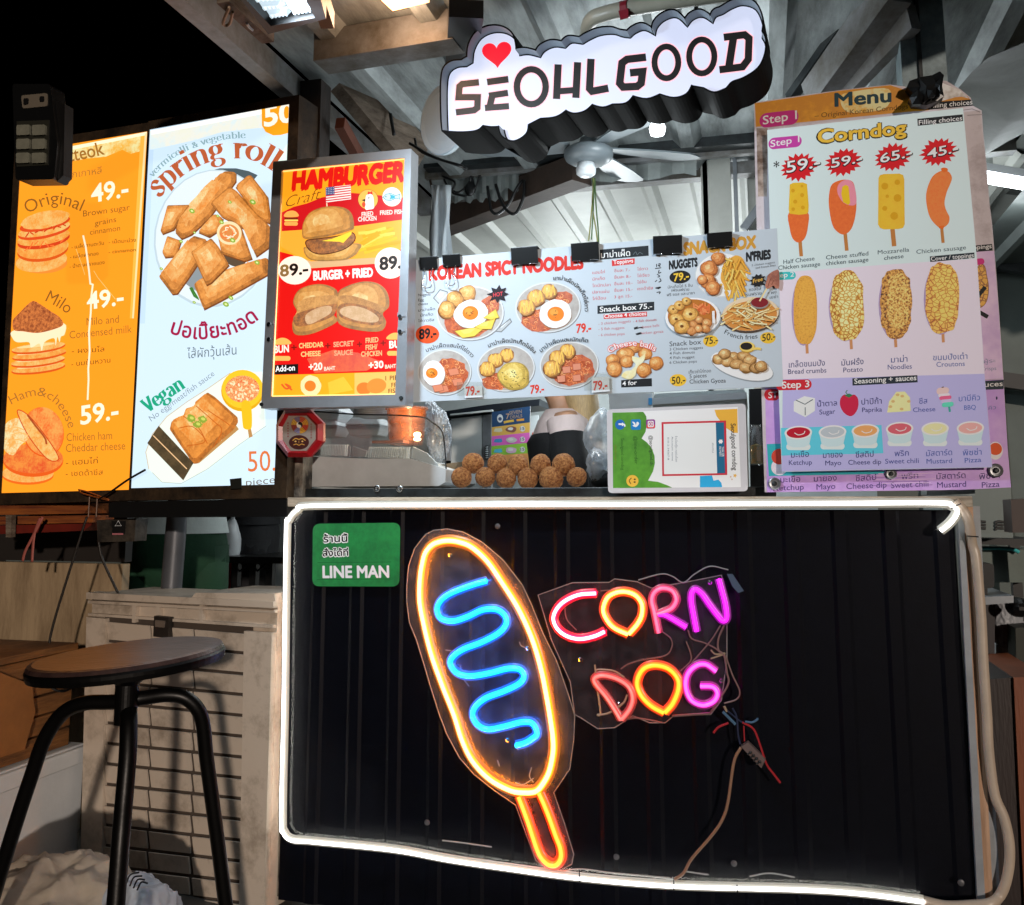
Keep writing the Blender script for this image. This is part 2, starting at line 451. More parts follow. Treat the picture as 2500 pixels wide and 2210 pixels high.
    def text(s, st, a, b, h, c, w=0.0, up=None, shear=0.0):
        """baseline from a to b, capital height h"""
        vs, fs = textmesh(st, w)
        x0 = min(v[0] for v in vs); x1 = max(v[0] for v in vs)
        ax = ((b[0]-a[0])/(x1-x0), (b[1]-a[1])/(x1-x0))
        u = up or (-.02*h, -h); q = 1/CAPH
        return s.raw([(a[0]+ax[0]*(x-x0)+u[0]*y*q+shear*h*y*q, a[1]+ax[1]*(x-x0)+u[1]*y*q) for x, y in vs], fs, c, True)
    def arc(s, st, path, h, c, w=0.0):
        vs, fs = textmesh(st, w)
        x0 = min(v[0] for v in vs); x1 = max(v[0] for v in vs)
        P = spline([(p[0], p[1], 0) for p in path], 10); L = [0]
        for i in range(1, len(P)): L.append(L[-1]+(P[i]-P[i-1]).length)
        out = []
        for x, y in vs:
            d = (x-x0)/(x1-x0)*L[-1]; i = 1
            while i < len(L)-1 and L[i] < d: i += 1
            t = (d-L[i-1])/max(1e-6, L[i]-L[i-1]); p = P[i-1].lerp(P[i], t)
            i0, i1 = max(0, i-3), min(len(P)-1, i+2); tg = (P[i1]-P[i0]).normalized()
            out.append((p.x+tg.y*y*h/CAPH, p.y-tg.x*y*h/CAPH))
        return s.raw(out, fs, c, True)
    def serif(s, st, path, xh, c, thick=.25, thin=.055):
        """bracketed roman lettering along a path; x-height xh"""
        P = spline([(p[0], p[1], 0) for p in path], 12); L = [0]
        for i in range(1, len(P)): L.append(L[-1]+(P[i]-P[i-1]).length)
        W = sum(SERIF.get(ch, SERIF['o'])[0] for ch in st); x0 = 0
        def bend(x, y):
            d = max(0, min(1, x/W))*L[-1]; i = 1
            while i < len(L)-1 and L[i] < d: i += 1
            t = (d-L[i-1])/max(1e-6, L[i]-L[i-1]); p = P[i-1].lerp(P[i], t)
            i0, i1 = max(0, i-3), min(len(P)-1, i+2); tg = (P[i1]-P[i0]).normalized()
            return (p.x+tg.y*y*xh, p.y-tg.x*y*xh)
        for ch in st:
            adv, strokes = SERIF.get(ch, SERIF['o'])
            for sm, cl, pts in strokes:
                Q = [Vector((a, b, 0)) for a, b in pts]
                Q = spline(Q, 5, cl) if sm else [Q[0].lerp(Q[1], t/4) for t in range(5)]
                n = len(Q); vs = []
                for i in range(n):
                    a = Q[i-1] if (i or cl) else Q[0]; b = Q[(i+1) % n] if (i < n-1 or cl) else Q[-1]
                    t = (b-a).normalized(); nn = Vector((-t.y, t.x, 0)); w_ = thin+(thick-thin)*min(1, abs(t.y)**1.6+.0) if not (sm and ch == 's') else thin+(thick-thin)*max(0, min(1, abs(t.x*.75-t.y*.75)))
                    for g in (1, -1): q = Q[i]+nn*g*w_/2; vs.append(bend(x0+q.x, q.y))
                m = n if cl else n-1
                s.raw(vs, [(2*i, 2*i+1, 2*((i+1) % n)+1, 2*((i+1) % n)) for i in range(m)], c, True)
            x0 += adv
        return s
    def food(s, pts, body, edge, hi=None, smooth=True, ew=6, hs=.5, off=(-.06, -.1)):
        if isinstance(body, tuple):                         # nested tones, lit from the upper left like the printed photograph
            cx = sum(p[0] for p in pts)/len(pts); cy = sum(p[1] for p in pts)/len(pts)
            rx = max(p[0] for p in pts)-min(p[0] for p in pts); ry = max(p[1] for p in pts)-min(p[1] for p in pts)
            if not smooth and len(pts) > 3:
                L = min((Vector((pts[i][0]-pts[i-1][0], pts[i][1]-pts[i-1][1], 0))).length for i in range(len(pts)))
                pts = rounded([(a, b) for a, b in pts], L*.32, 3)
            for m, q, o in zip(body, (1, .90, .68, .34), (0, .025, .06, .10)):
                s.poly([(cx+(x-cx)*q*(1+random.uniform(-.14, .14)*(q < .8))-rx*o, cy+(y-cy)*q*(1+random.uniform(-.14, .14)*(q < .8))-ry*o) for x, y in pts], m, smooth)
            return s
        s.poly(pts, body, smooth)
        cx = sum(p[0] for p in pts)/len(pts); cy = sum(p[1] for p in pts)/len(pts)
        if hi:
            rx = max(p[0] for p in pts)-min(p[0] for p in pts); ry = max(p[1] for p in pts)-min(p[1] for p in pts)
            s.poly([(cx+(x-cx)*hs+rx*off[0], cy+(y-cy)*hs+ry*off[1]) for x, y in pts], hi, smooth)
        if edge: s.stroke(list(pts), ew, edge, smooth, True, 4)
        return s
    def lumps(s, x, y, rx, ry, body, edge, hi=None, n=11, ew=5, wob=.09):
        a0 = random.random()*6
        pts = []
        for i in range(n):
            t = a0+2*math.pi*i/n; q = 1+random.uniform(-wob, wob)
            pts.append((x+rx*q*math.cos(t), y+ry*q*math.sin(t)))
        return s.food(pts, body, edge, hi, True, ew)
    def build(s, root):
        out = []
        for nm, mb in s.parts:
            if mb.v: out.append(mb.build(nm, root))
        return out
# ================================================================ ground and the stall itself
def quad_y(y, *pp): return [on_y(a, b, y) for a, b in pp]
M_CONC = pm('concrete', '#4a4641', .85, 0, .5, 3, .3, 30)
M_PANEL = pm('black sheet', '#04060e', .45, 0, .3, 20, .04, 200, spec=.10)
M_STEELD = pm('dark steel', '#343b3e', .45, .3, .5, 9, .1, 60, dark='#0e0f10')
M_BEIGE = pm('beige trim', '#b8ab98', .6, 0, .4, 10, .1, 60, dark='#6b5f50', stretch=(.4, 1, 3), lo=.3, hi=.55)
M_GREYT = pm('grey trim', '#9aa0a6', .4, .2, .3, 8)
M_WOODP = pm('pink wood', '#c9a283', .6, 0, .45, 6, .15, 60, stretch=(6, 6, .5))
M_ROOF = pm('roof sheet', '#a4acad', .55, .2, .45, 4, .15, 20, dark='#5a5f5e', stretch=(3, .6, 1), lo=.3, hi=.6)
M_CEIL = pm('pale ceiling', '#c9cbc4', .5, .1, .22, 3, .05, 20)
M_BEAMG = pm('grey beam', '#94979a', .5, .2, .4, 6, .1, 40, dark='#5a544a')
M_BEAMB = pm('brown beam', '#4a3a31', .6, 0, .4, 8, .15, 40)
M_RAW = pm('raw timber', '#8d7f70', .75, 0, .5, 4, .35, 30, stretch=(2, 2, 9), dark='#4d3f32')
M_BLACK = pm('black', '#0c0c0d', .5, 0, .3, 20)
M_BLKP = pm('black plastic', '#101112', .35, 0, .2, 20)
M_WHITEP = pm('white plastic', '#d9dde0', .35, 0, .12, 6, .05, 40)
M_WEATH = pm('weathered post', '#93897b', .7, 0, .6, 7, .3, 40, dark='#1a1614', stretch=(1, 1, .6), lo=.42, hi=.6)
M_CHROME = pm('chrome', '#c8ccd0', .2, 1.0)
M_TANW = pm('warm ply', '#b07a45', .6, 0, .4, 5, .1, 40)

mb = MB(); mb.box((0, 4, -.05), (60, 60, .1), M_CONC)
tag(mb.build('ground'), kind='structure')

stall = thing('food_stall', (-.45, .3, 0), 'night market food stall counter with black corrugated front and beige ledge', 'food stall')
# corrugated black front
def corr_x(mb, x0, x1, z0, z1, y, pitch, h, mat, sgn=-1, flat=.62):
    n = int((x1-x0)/pitch)+1; prof = []
    for i in range(n):
        a = x0+i*pitch
        for t, d in ((0, 0), (flat, 0), (flat+.08, 1), (.92, 1)): prof.append((min(a+t*pitch, x1), y+sgn*h*d))
    prof.append((x1, y)); vs = []; fs = []
    for x, yy in prof: vs += [(x, yy, z0), (x, yy, z1)]
    for i in range(len(prof)-1): fs.append((2*i, 2*i+2, 2*i+3, 2*i+1))
    mb.add(vs, fs, mat)
xl, xr = on_y(690, 1700, 0).x, on_y(2345, 1500, 0).x
zt, zb = 1.085, .02
mb = MB(); corr_x(mb, xl, xr, zb, zt, .012, .118, .005, M_PANEL)
mb.box(((xl+xr)/2, .03, (zt+zb)/2), (xr-xl, .02, zt-zb), M_BLACK)
fp = mb.build('front_panel', stall)
# clear cover sheet in front of the corrugation
mb = MB(); mb.box(((xl+xr)/2+.01, -.006, (zt+zb)/2), (xr-xl-.03, .004, zt-zb-.02), clear('panel cover', (.97, .97, .98), .0012, .008, .14, (.16, .22, .40)))
mb.build('clear_cover', stall)
random.seed(3)
for px, py in ((1043, 2008), (1505, 2092), (2346, 2155), (1215, 1285), (1792, 2108)):
    p = on_y(px, py, -.010); mb = MB(); mb.lathe(p, [(.0075, 0), (.007, .003), (.003, .004), (0, .004)], pm('dull screw', '#55565a', .45, .4), 12, (0, -1, 0)); mb.build('screw', stall)
# ledge (beige) and the dark rail above it
def slab(mb, y, pts, depth, mat, side=None): mb.prism(quad_y(y, *pts), (0, depth, 0), mat, side)
mb = MB(); a = on_y(695, 1228, -.03); b = on_y(2375, 1226, -.03)
mb.box(((a.x+b.x)/2, .11, 1.105), (b.x-a.x, .28, .026), M_BEIGE)
mb.build('ledge', stall, bevel=.002)
mb = MB(); a = on_y(735, 1200, .02); b = on_y(1895, 1200, .02)
mb.box(((a.x+b.x)/2, .035, 1.131), (b.x-a.x, .03, .025), M_STEELD)
for px, py in ((921, 1193), (976, 1194)):
    p = on_y(px, py, .018); mb.lathe(p, [(.010, 0), (.010, .004), (.005, .005), (.004, .001), (0, .001)], M_CHROME, 14, (0, -1, 0))
mb.build('serving_rail', stall, bevel=.002)
# right corner post: grey edge, bare wood, grey return
mb = MB()
def strip(l0, r0, l1, r1, y, mat, y0=1236, y1=2400, d=.04):
    slab(mb, y, [(l0, y0), (r0, y0), (l1+(r1-r1)+r1-l1, y1), (l1, y1)], d, mat)
strip(2338, 2352, 2388+9, 2408+9, -.004, M_GREYT)
strip(2352, 2375, 2408+9, 2426+9, .002, M_WOODP)
strip(2373, 2392, 2424+9, 2444+9, .008, M_GREYT, d=.09)
mb.build('corner_post', stall)
# left weathered post up to the roof, right steel post
mb = MB()
a = on_y(716, 1160, .0)
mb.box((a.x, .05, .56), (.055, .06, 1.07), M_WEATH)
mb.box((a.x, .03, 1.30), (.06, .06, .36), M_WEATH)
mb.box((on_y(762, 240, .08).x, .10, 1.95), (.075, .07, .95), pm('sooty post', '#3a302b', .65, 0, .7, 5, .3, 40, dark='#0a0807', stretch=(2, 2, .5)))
mb.build('left_post', stall)
mb = MB(); t = on_y(2246, 60, .07); q = on_y(2262, 1180, .07)
M_POSTR = pm('green black steel', '#9db0b6', .42, .1, .5, 6, .1, 30, dark='#4c5a5c')
mb.prism([Vector((t.x-.055, .05, 2.6)), Vector((t.x+.055, .05, 2.6)), Vector((t.x+.055, .05, 1.12)), Vector((t.x-.055, .05, 1.12))], (0, .09, 0), M_POSTR)
mb.box((t.x-.01, .047, 2.3), (.012, .006, .6), M_STEELD)
mb.build('right_post', stall, bevel=.004)
# lintel: dark steel bars and crumpled fascia above the hatch
mb = MB()
mb.bar(on_y(1040, 402, .95), on_y(1905, 335, .95), .06, .05, M_STEELD)
mb.bar(on_y(1040, 430, 1.0), on_y(1905, 362, 1.0), .03, .03, M_BEAMG)
build_each(mb, 'lintel', stall)
mb = MB(); random.seed(5)
def fascia(px0, px1, top, bot, y, mat, pitch=36):
    vs = []; fs = []; n = int((px1-px0)/pitch*4)
    for i in range(n+1):
        px = px0+(px1-px0)*i/n; ph = (i % 4)
        dy = (0, 0, -.02, -.02)[ph]; sl = (px-px0)*-.055
        vs += [on_y(px, top+sl, y+dy), on_y(px, bot+sl+random.uniform(-3, 3)+(8 if ph > 1 else 0), y+dy)]
    for i in range(n): fs.append((2*i, 2*i+2, 2*i+3, 2*i+1))
    mb.add(vs, fs, mat)
fascia(1085, 1390, 425, 470, 1.05, pm('fascia', '#a8b0ae', .45, .3, .4, 5))
fascia(1405, 1700, 400, 440, 1.03, pm('fascia', '#a8b0ae', .45, .3, .4, 5), 110)
fascia(1095, 1270, 440, 490, 1.10, pm('fascia', '#a8b0ae', .45, .3, .4, 5), 30)
build_each(mb, 'metal_fascia', stall)

# ================================================================ roof over the front, ceiling inside
def corr_y(mb, x0, x1, y0, y1, z, pitch, h, mat, zslope=0.0, flat=.5):
    """sheet whose ribs run in depth"""
    n = int((x1-x0)/pitch)+1; prof = []
    for i in range(n):
        a = x0+i*pitch
        for t, d in ((0, 0), (flat, 0), (flat+.1, 1), (flat+.25, 1), (flat+.35, 0)): prof.append((min(a+t*pitch, x1), -h*d))
    vs = []; fs = []
    for x, dz in prof: vs += [(x, y0, z+dz), (x, y1, z+dz+zslope*(y1-y0))]
    for i in range(len(prof)-1): fs.append((2*i, 2*i+2, 2*i+3, 2*i+1))
    mb.add(vs, fs, mat)
roof = thing('porch_roof', (-.2, .2, 2.45), 'dark grey corrugated metal porch roof over the stall front', 'roof')
mb = MB(); corr_y(mb, -1.36, .95, -1.2, 1.3, 2.45, .31, .035, M_ROOF)
mb.build('roof_sheet', roof)
mb = MB()
mb.bar((-1.39, -1.2, 2.40), (-1.39, 1.3, 2.40), .05, .08, M_BEAMG)
mb.bar(on_z(785, 130, 2.40), on_z(1120, 75, 2.40), .09, .09, M_BEAMG)
mb.bar((-1.3, 1.2, 2.41), (.95, 1.2, 2.41), .06, .05, M_BEAMG)
build_each(mb, 'cross_beam', roof)
mb = MB(); a = on_y(792, 120, .12); b = on_y(1015, 390, .55)
mb.bar(a, b, .07, .13, M_RAW, (0, -.4, 1)); mb.build('timber_brace', roof)
mb = MB(); a = on_y(830, 300, .10); b = on_y(885, 400, .3)
mb.bar(a, b, .03, .04, pm('rust wood', '#6e3a26', .7, 0, .4, 9)); mb.build('side_batten', roof)
mb = MB()
mb.bar(on_y(2185, -30, .0), on_y(1990, 240, .35), .07, .10, M_BEAMG)
mb.bar(on_y(2120, -30, .1), on_y(1930, 240, .45), .03, .03, M_STEELD)
mb.bar(on_y(2230, 40, .02), on_y(2040, 240, .32), .03, .08, M_BEAMG)
build_each(mb, 'right_rafter', roof)
mb = MB(); mb.bar((on_z(1115, 0, 2.36).x, -.30, 2.38), on_y(1120, 190, .1), .09, .05, M_BLKP)
mb.build('sign_bracket', roof)
# warm boarded soffit at the very top left
soff = MB(); soff.box((-.72, -.62, 2.47), (1.25, .5, .02), M_TANW)
tag(soff.build('boarded_soffit'), 'warm brown boarded soffit at top edge beside the lit floodlight', 'soffit')

inner = thing('stall_ceiling', (-.3, 2.4, 2.46), 'pale ribbed metal ceiling seen through the serving hatch', 'ceiling')
mb = MB(); corr_y(mb, -2.0, 1.6, 1.32, 4.2, 2.44, .205, .022, M_CEIL, 0, .55); mb.build('ceiling_sheet', inner)
mb = MB(); mb.bar(on_z(1080, 545, 2.36), on_z(1420, 415, 2.36), .10, .10, M_BEAMB); mb.build('brown_beam', inner)
back = thing('back_room', (-.3, 3.2, 0), 'white walled kitchen room seen behind the serving hatch', 'room')
mb = MB()
M_WALL = pm('kitchen wall', '#c4cccc', .6, 0, .25, 2)
mb.box((-1.2, 3.6, 1.25), (4.3, .08, 2.5), M_WALL); mb.build('rear_wall', back)
mb = MB()
for px, wd in ((1752, 74), (1725, 12), (1800, 10)):
    a, b = on_y(px-wd/2, 600, 1.15-(.02 if wd < 50 else 0)), on_y(px+wd/2, 600, 1.15-(.02 if wd < 50 else 0))
    mb.box(((a.x+b.x)/2, 1.19, 1.8), (b.x-a.x, .05, 1.3), M_CEIL if wd > 50 else M_GREYT)
a = on_y(1815, 560, 1.2); b = on_y(1880, 470, 1.2); mb.bar(a, b, .03, .03, M_GREYT)
a = on_y(1860, 560, 1.25); mb.box((a.x+.05, 1.3, 1.8), (.2, .04, 1.3), M_CEIL)
build_each(mb, 'pale_post', back)
# kitchen lights
def tube_lamp(name, a, b, label, s=9, power=0, r=.014):
    a, b = Vector(a), Vector(b); t = thing(name, (a+b)/2, label, 'lamp')
    mb = MB(); mb.tube([a, b], r, emit('tube light', (.88, .96, 1.0), s), 10); mb.build('tube', t)
    mb = MB(); d = Vector((0, 0, r+.018)); mb.bar(a+d, b+d, .05, .03, M_WHITEP); mb.build('housing', t)
    if power:
        for q in (-.3, .3):
            l = bpy.data.lights.new('lamp_light', 'POINT'); l.energy = power/2; l.color = (.90, .97, 1); l.shadow_soft_size = .2
            o = bpy.data.objects.new('lamp_light', l); COL.objects.link(o); o.parent = t; o.location = (b-a)*q+Vector((0, 0, -.30 if power > 20 else -.12))
    return t
tube_lamp('fluorescent_lamp', (-1.2, 2.6, 2.22), (.1, 2.6, 2.22), 'white fluorescent tube under the kitchen ceiling, behind the noodle menu', 9, 38)
tube_lamp('fluorescent_lamp', (-1.15, .62, 1.86), (-.25, .62, 1.86), 'white fluorescent tube over the food warmer, hidden behind the noodle menu board', 6, 12)
tube_lamp('fluorescent_lamp', on_y(2385, 432, 1.3), on_y(2560, 462, 1.3), 'white tube light at right edge beside the corn dog poster', 12, 7, .02)
# right-hand side: tarpaulin roof, far wall, counter clutter
M_TARP = pm('grey tarp', '#7f837e', .6, .1, .4, 3, .4, 5)
mb = MB(); vs = []; fs = []; N = 14
for i in range(N+1):
    for j in range(N+1):
        x = .62+2.4*i/N; y = .1+2.5*j/N
        vs.append((x, y, 2.27+.25*(j/N)+.05*math.sin(i*1.9+j*.6)+.03*noise.noise(Vector((x*3, y*3, 0)))+(.10*(i/N))))
for i in range(N):
    for j in range(N): fs.append((i*(N+1)+j, (i+1)*(N+1)+j, (i+1)*(N+1)+j+1, i*(N+1)+j+1))
mb.add(vs, fs, M_TARP)
tag(mb.build('tarpaulin', smooth=True), 'sagging grey tarpaulin overhead at top right corner', 'tarpaulin')
side = thing('neighbour_room', (1.3, 2.2, 0), 'dim grey neighbouring room right of the stall', 'room')
mb = MB(); corr_x(mb, .55, 3.2, .0, 2.6, 2.45, .3, .04, pm('greenish wall', '#59635f', .6, 0, .3, 3)); mb.build('rear_wall', side)
mb = MB(); corr_y(mb, .95, 3.2, .9, 2.5, 2.22, .2, .03, pm('dull roof', '#6d7573', .5, .2, .3, 3)); mb.build('ceiling_sheet', side)
mb = MB(); mb.bar(on_y(2380, 918, 2.3), on_y(2600, 950, 2.3), .05, .07, M_BLACK); mb.bar(on_y(2390, 640, 2.3), on_y(2600, 670, 2.3), .05, .05, M_STEELD); build_each(mb, 'dark_rail', side)
# ================================================================ lit menu boxes on the left
PLB = front(-.03, 7.0, 690, 700)
M_LBF = pm('rusty frame', '#4b3a28', .6, .3, .6, 12, .2, 60, dark='#1a130d')
def px_prism(mb, pl, pts, lift, depth, mat, side=None):
    mb.prism([pl.up(a, b, lift) for a, b in pts], -pl.n*depth, mat, side)
def ring(mb, pl, outer, inner, lift, depth, mat):
    n = len(outer)
    for i in range(n):
        j = (i+1) % n
        px_prism(mb, pl, [outer[i], outer[j], inner[j], inner[i]], lift, depth, mat)
DB = '#8a5a20'
# ---- orange pancake box
ob = thing('menu_lightbox', PLB.at(180, 1225), 'orange backlit menu box with pancake pictures and a cracked face', 'lightbox')
S = Sheet(PLB, 1.0)
FA = [(52, 372), (362, 320), (316, 1196), (3, 1204)]
mb = MB(); px_prism(mb, PLB, FA, 0, .10, lit('#ff9a22', 1.0, True), M_LBF); mb.build('lit_face', ob)
mb = MB(); ring(mb, PLB, [(38, 352), (364, 300), (319, 1222), (-8, 1232)], [(52, 372), (361, 321), (316, 1196), (4, 1204)], .003, .12, M_LBF); mb.build('frame', ob)
S.z(0, 180, 3.0125)
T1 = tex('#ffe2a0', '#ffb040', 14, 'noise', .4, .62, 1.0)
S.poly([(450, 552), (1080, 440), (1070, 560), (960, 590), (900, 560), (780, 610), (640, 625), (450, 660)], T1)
S.poly([(1035, 450), (1082, 440), (985, 1800), (955, 1800)], '#ffb648').poly([(455, 548), (1080, 428), (1079, 452), (455, 575)], '#fff3cc').poly([(1066, 440), (1082, 436), (985, 1800), (972, 1800)], '#ffd9a0')  # pale top patch and edge bands paint uneven backlight into the face
S.part('heading').arc('Hotteok', [(360, 655), (560, 640), (775, 592)], 96, '#a06a28', .012)
S.back().text('แพนเค้กเกาหลี', (330, 795), (748, 735), 48, '#a8712c')
S.part('price').text('49.-', (672, 948), (945, 900), 128, '#fff0d6', .02)
S.part('price').z(0, 650, 3.0125).text('49.-', (640, 318), (910, 280), 122, '#fff0d6', .02)
S.part('price').text('59.-', (592, 1165), (872, 1120), 132, '#fff0d6', .02)
S.z(0, 180, 3.0125)
for st, pth, h in (('Original', [(205, 1030), (300, 985), (400, 958), (500, 975), (592, 1012)], 92),): S.back().arc(st, pth, h, DB)
S.text('Brown sugar', (612, 1052), (955, 1003), 44, DB).text('grains', (697, 1120), (855, 1090), 40, DB).text('cinnamon', (662, 1186), (884, 1154), 40, DB)
for st, a, b in (('- เมล็ดทานตะวัน', (525, 1290), (765, 1258)), ('- เม็ดมะม่วง', (800, 1252), (1002, 1236)), ('- เมล็ดฟักทอง', (515, 1362), (725, 1335)),
                 ('- cinnamon', (800, 1325), (1000, 1306)), ('- น้ำตาลทรายแดง', (512, 1432), (770, 1400))): S.text(st, a, b, 25, '#6e4a18', .008)
S.z(0, 650, 3.0125)
S.arc('Milo', [(332, 255), (420, 300), (495, 352)], 88, DB)
S.text('Milo and', (637, 437), (875, 415), 56, '#a06a26').text('Condensed milk', (512, 534), (970, 488), 56, '#a06a26')
S.text('- ผงไมโล', (528, 642), (768, 628), 36, '#6e4a18').text('- นมข้นหวาน', (525, 737), (812, 708), 34, '#6e4a18')
S.arc('Ham&cheese', [(85, 1018), (190, 970), (290, 955), (390, 1000), (460, 1090), (505, 1195)], 66, '#a8702a')
S.text('Chicken ham', (490, 1288), (825, 1272), 58, '#a06a26').text('Cheddar cheese', (485, 1368), (922, 1348), 58, '#a06a26')
S.text('- แฮมไก่', (485, 1465), (720, 1450), 40, '#7a521c').text('- เชดด้าชีส', (483, 1545), (758, 1535), 38, '#7a521c')
# pancake stacks
K1 = tex('#ff8a30', '#ffb45a', 38, 'noise', .35, .62, 1.0, '#ff9c40'); K2 = tex('#ff7a28', '#e8541c', 60, 'noise', .35, .65, 1.0)
KL = tex('#ffc070', '#ff9838', 30, 'noise', .35, .65, 1.0)
def stack(cx, cy, wdt, rows, dh, sl):
    for i in range(rows-1, -1, -1):
        y = cy+i*dh
        S.ell(cx+6*math.sin(i*2), y+6, wdt, dh*.72, '#d8561a', sl, wob=.02)
        S.ell(cx+6*math.sin(i*2), y-4, wdt*.99, dh*.62, K1 if i % 2 else KL, sl, wob=.02).ell(cx-20, y-dh*.3, wdt*.7, dh*.22, '#ffd090', sl, wob=.05)
S.z(0, 180, 3.0125).part('food_picture')
S.ell(305, 1390, 190, 80, '#f08a34'); S.ell(305, 1378, 190, 78, KL, -8)
S.ell(315, 1300, 190, 82, '#d8561a', -8); S.ell(315, 1280, 192, 80, K1, -8)
S.ell(322, 1225, 196, 60, '#d0401a', -10); S.ell(322, 1205, 196, 55, K1, -10)
S.ell(326, 1160, 196, 52, '#d84a1c', -12); S.ell(326, 1145, 194, 46, KL, -12)
S.ell(332, 1105, 190, 48, '#d84a1c', -12); S.ell(334, 1075, 182, 62, KL, -12, wob=.03)
for k in range(9): S.stroke([(190+k*34, 1190-k*9+random.uniform(-14, 14)), (215+k*34, 1178-k*8+random.uniform(-14, 14))], 9, '#c83c18')
for k in range(8): S.stroke([(180+k*38, 1270-k*7+random.uniform(-30, 40)), (208+k*38, 1266-k*8+random.uniform(-30, 40))], 7, '#ff7030')
S.z(0, 650, 3.0125).part('food_picture')
stack(285, 600, 200, 4, 50, -7)
S.poly([(92, 480), (250, 440), (470, 420), (478, 500), (450, 520), (440, 560), (425, 520), (412, 585), (400, 530), (330, 560), (310, 625), (292, 570), (232, 600), (215, 560), (130, 560), (95, 530)], '#ffe4bc', True, 4)
S.poly([(98, 400), (150, 340), (215, 275), (255, 258), (305, 285), (380, 335), (440, 375), (468, 430), (400, 465), (280, 492), (170, 480), (105, 470)], tex('#d87838', '#8a3a18', 90, 'noise', .38, .62, 1.0), True, 4)
S.part('food_picture')
S.ell(205, 1540, 190, 68, '#e8661c'); S.ell(205, 1525, 190, 66, KL)
S.ell(245, 1430, 222, 120, '#e05a1c'); S.ell(245, 1415, 220, 110, tex('#ff8a34', '#e04e1c', 26, 'noise', .4, .65, 1.0))
S.ell(320, 1220, 150, 185, '#e05a1c', -12); S.ell(322, 1215, 145, 180, tex('#ffa04c', '#f06824', 22, 'noise', .38, .62, 1.0), -12)
S.poly([(45, 1160), (140, 1118), (205, 1200), (230, 1250), (150, 1320), (100, 1390), (40, 1360), (22, 1280)], tex('#ffdfa8', '#ffa850', 26, 'noise', .4, .6, 1.0), True, 4)
S.food([(128, 1068), (195, 1085), (300, 1200), (430, 1395), (395, 1435), (320, 1390), (200, 1230)], tex('#ffc070', '#ff9a40', 60, 'noise', .4, .6, 1.0), '#c8421a', None, True, 7)
S.stroke([(205, 1095), (260, 1170), (330, 1260), (345, 1310)], 14, '#a84a22', True)
for a in ((60, 1200), (90, 1240), (70, 1290)): S.stroke([(a[0], a[1]), (a[0]+60, a[1]-15), (a[0]+120, a[1]+5)], 9, '#ffb468', True)
# white crack down the face and stray tape
S.part('crack').z(0, 180, 3.0125)
S.stroke([(612, 1190), (632, 1280), (640, 1340), (655, 1450), (665, 1545), (683, 1552), (672, 1640), (668, 1760), (655, 1900), (660, 2040), (650, 2170), (652, 2250), (645, 2400)], 13, '#ffe9c8')
S.stroke([(690, 1450), (720, 1500), (850, 1660)], 4, '#ffc478').stroke([(560, 1290), (600, 1400), (625, 1480)], 4, '#ffc070')
S.build(ob)

# ---- white spring roll box
wb = thing('menu_lightbox', PLB.at(510, 1225), 'white backlit menu box showing spring rolls on a plate', 'lightbox')
FB = [(366, 314), (708, 252), (672, 1184), (320, 1193)]
mb = MB(); px_prism(mb, PLB, FB, 0, .10, lit('#cfe6f6', 1.0, True), M_LBF); mb.build('lit_face', wb)
mb = MB(); ring(mb, PLB, [(364, 297), (732, 232), (700, 1216), (319, 1222)], [(366, 317), (707, 255), (671, 1183), (320, 1192)], .003, .12, M_LBF)
px_prism(mb, PLB, [(265, 1226), (700, 1217), (700, 1262), (265, 1264)], 0, .05, M_BLACK)
mb.build('frame', wb)
S = Sheet(PLB, 1.0); S.z(320, 220, 3.2268)
S.poly([(148, 325), (1240, 118), (1232, 300), (1000, 300), (720, 330), (500, 395), (300, 440), (152, 470)], tex('#fff6dc', '#dff0f2', 9, 'noise', .38, .62, 1.0, '#f2f4e2'))  # pale top and tinted side bands: uneven backlight put into the colours
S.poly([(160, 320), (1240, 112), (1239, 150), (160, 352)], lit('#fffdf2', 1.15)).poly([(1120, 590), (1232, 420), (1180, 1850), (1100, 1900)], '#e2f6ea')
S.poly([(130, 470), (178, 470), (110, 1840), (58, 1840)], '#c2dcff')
S.part('price').poly([(1028, 140), (1244, 100), (1236, 340), (1180, 355), (1120, 358), (1060, 330), (1032, 280)], '#f5a11c').text('50', (1048, 288), (1290, 240), 152, '#fff6e6', .03)
S.part('heading').serif('vermicelli & vegetable', [(170, 690), (260, 600), (350, 530), (450, 478), (540, 442), (640, 412), (760, 388), (905, 378)], 36, '#8cabb2', .20, .06)
S.serif('spring rolls', [(218, 848), (320, 755), (420, 670), (500, 622), (590, 580), (720, 548), (870, 540), (970, 562), (1070, 610), (1200, 700)], 122, '#b45a34', .22, .05)
S.part('food_picture')
S.poly([(300, 895), (380, 790), (470, 705), (580, 650), (700, 618), (830, 618), (930, 640), (1000, 672), (960, 720), (700, 700), (500, 780)], '#4c5a60')
S.ell(650, 1170, 468, 545, '#bcd0da', 8); S.ell(652, 1165, 455, 530, '#dde9ef', 8)
S.ell(600, 1500, 220, 110, '#8a949a', 20); S.ell(820, 1330, 90, 60, '#5a4a3a', 20)
FR = tex('#e08a34', '#f0b060', 24, 'noise', .36, .64, 1.0, '#d4762a'); FR2 = tex('#f2c890', '#e09a48', 30, 'noise', .38, .62, 1.0); FE = '#b86a2c'
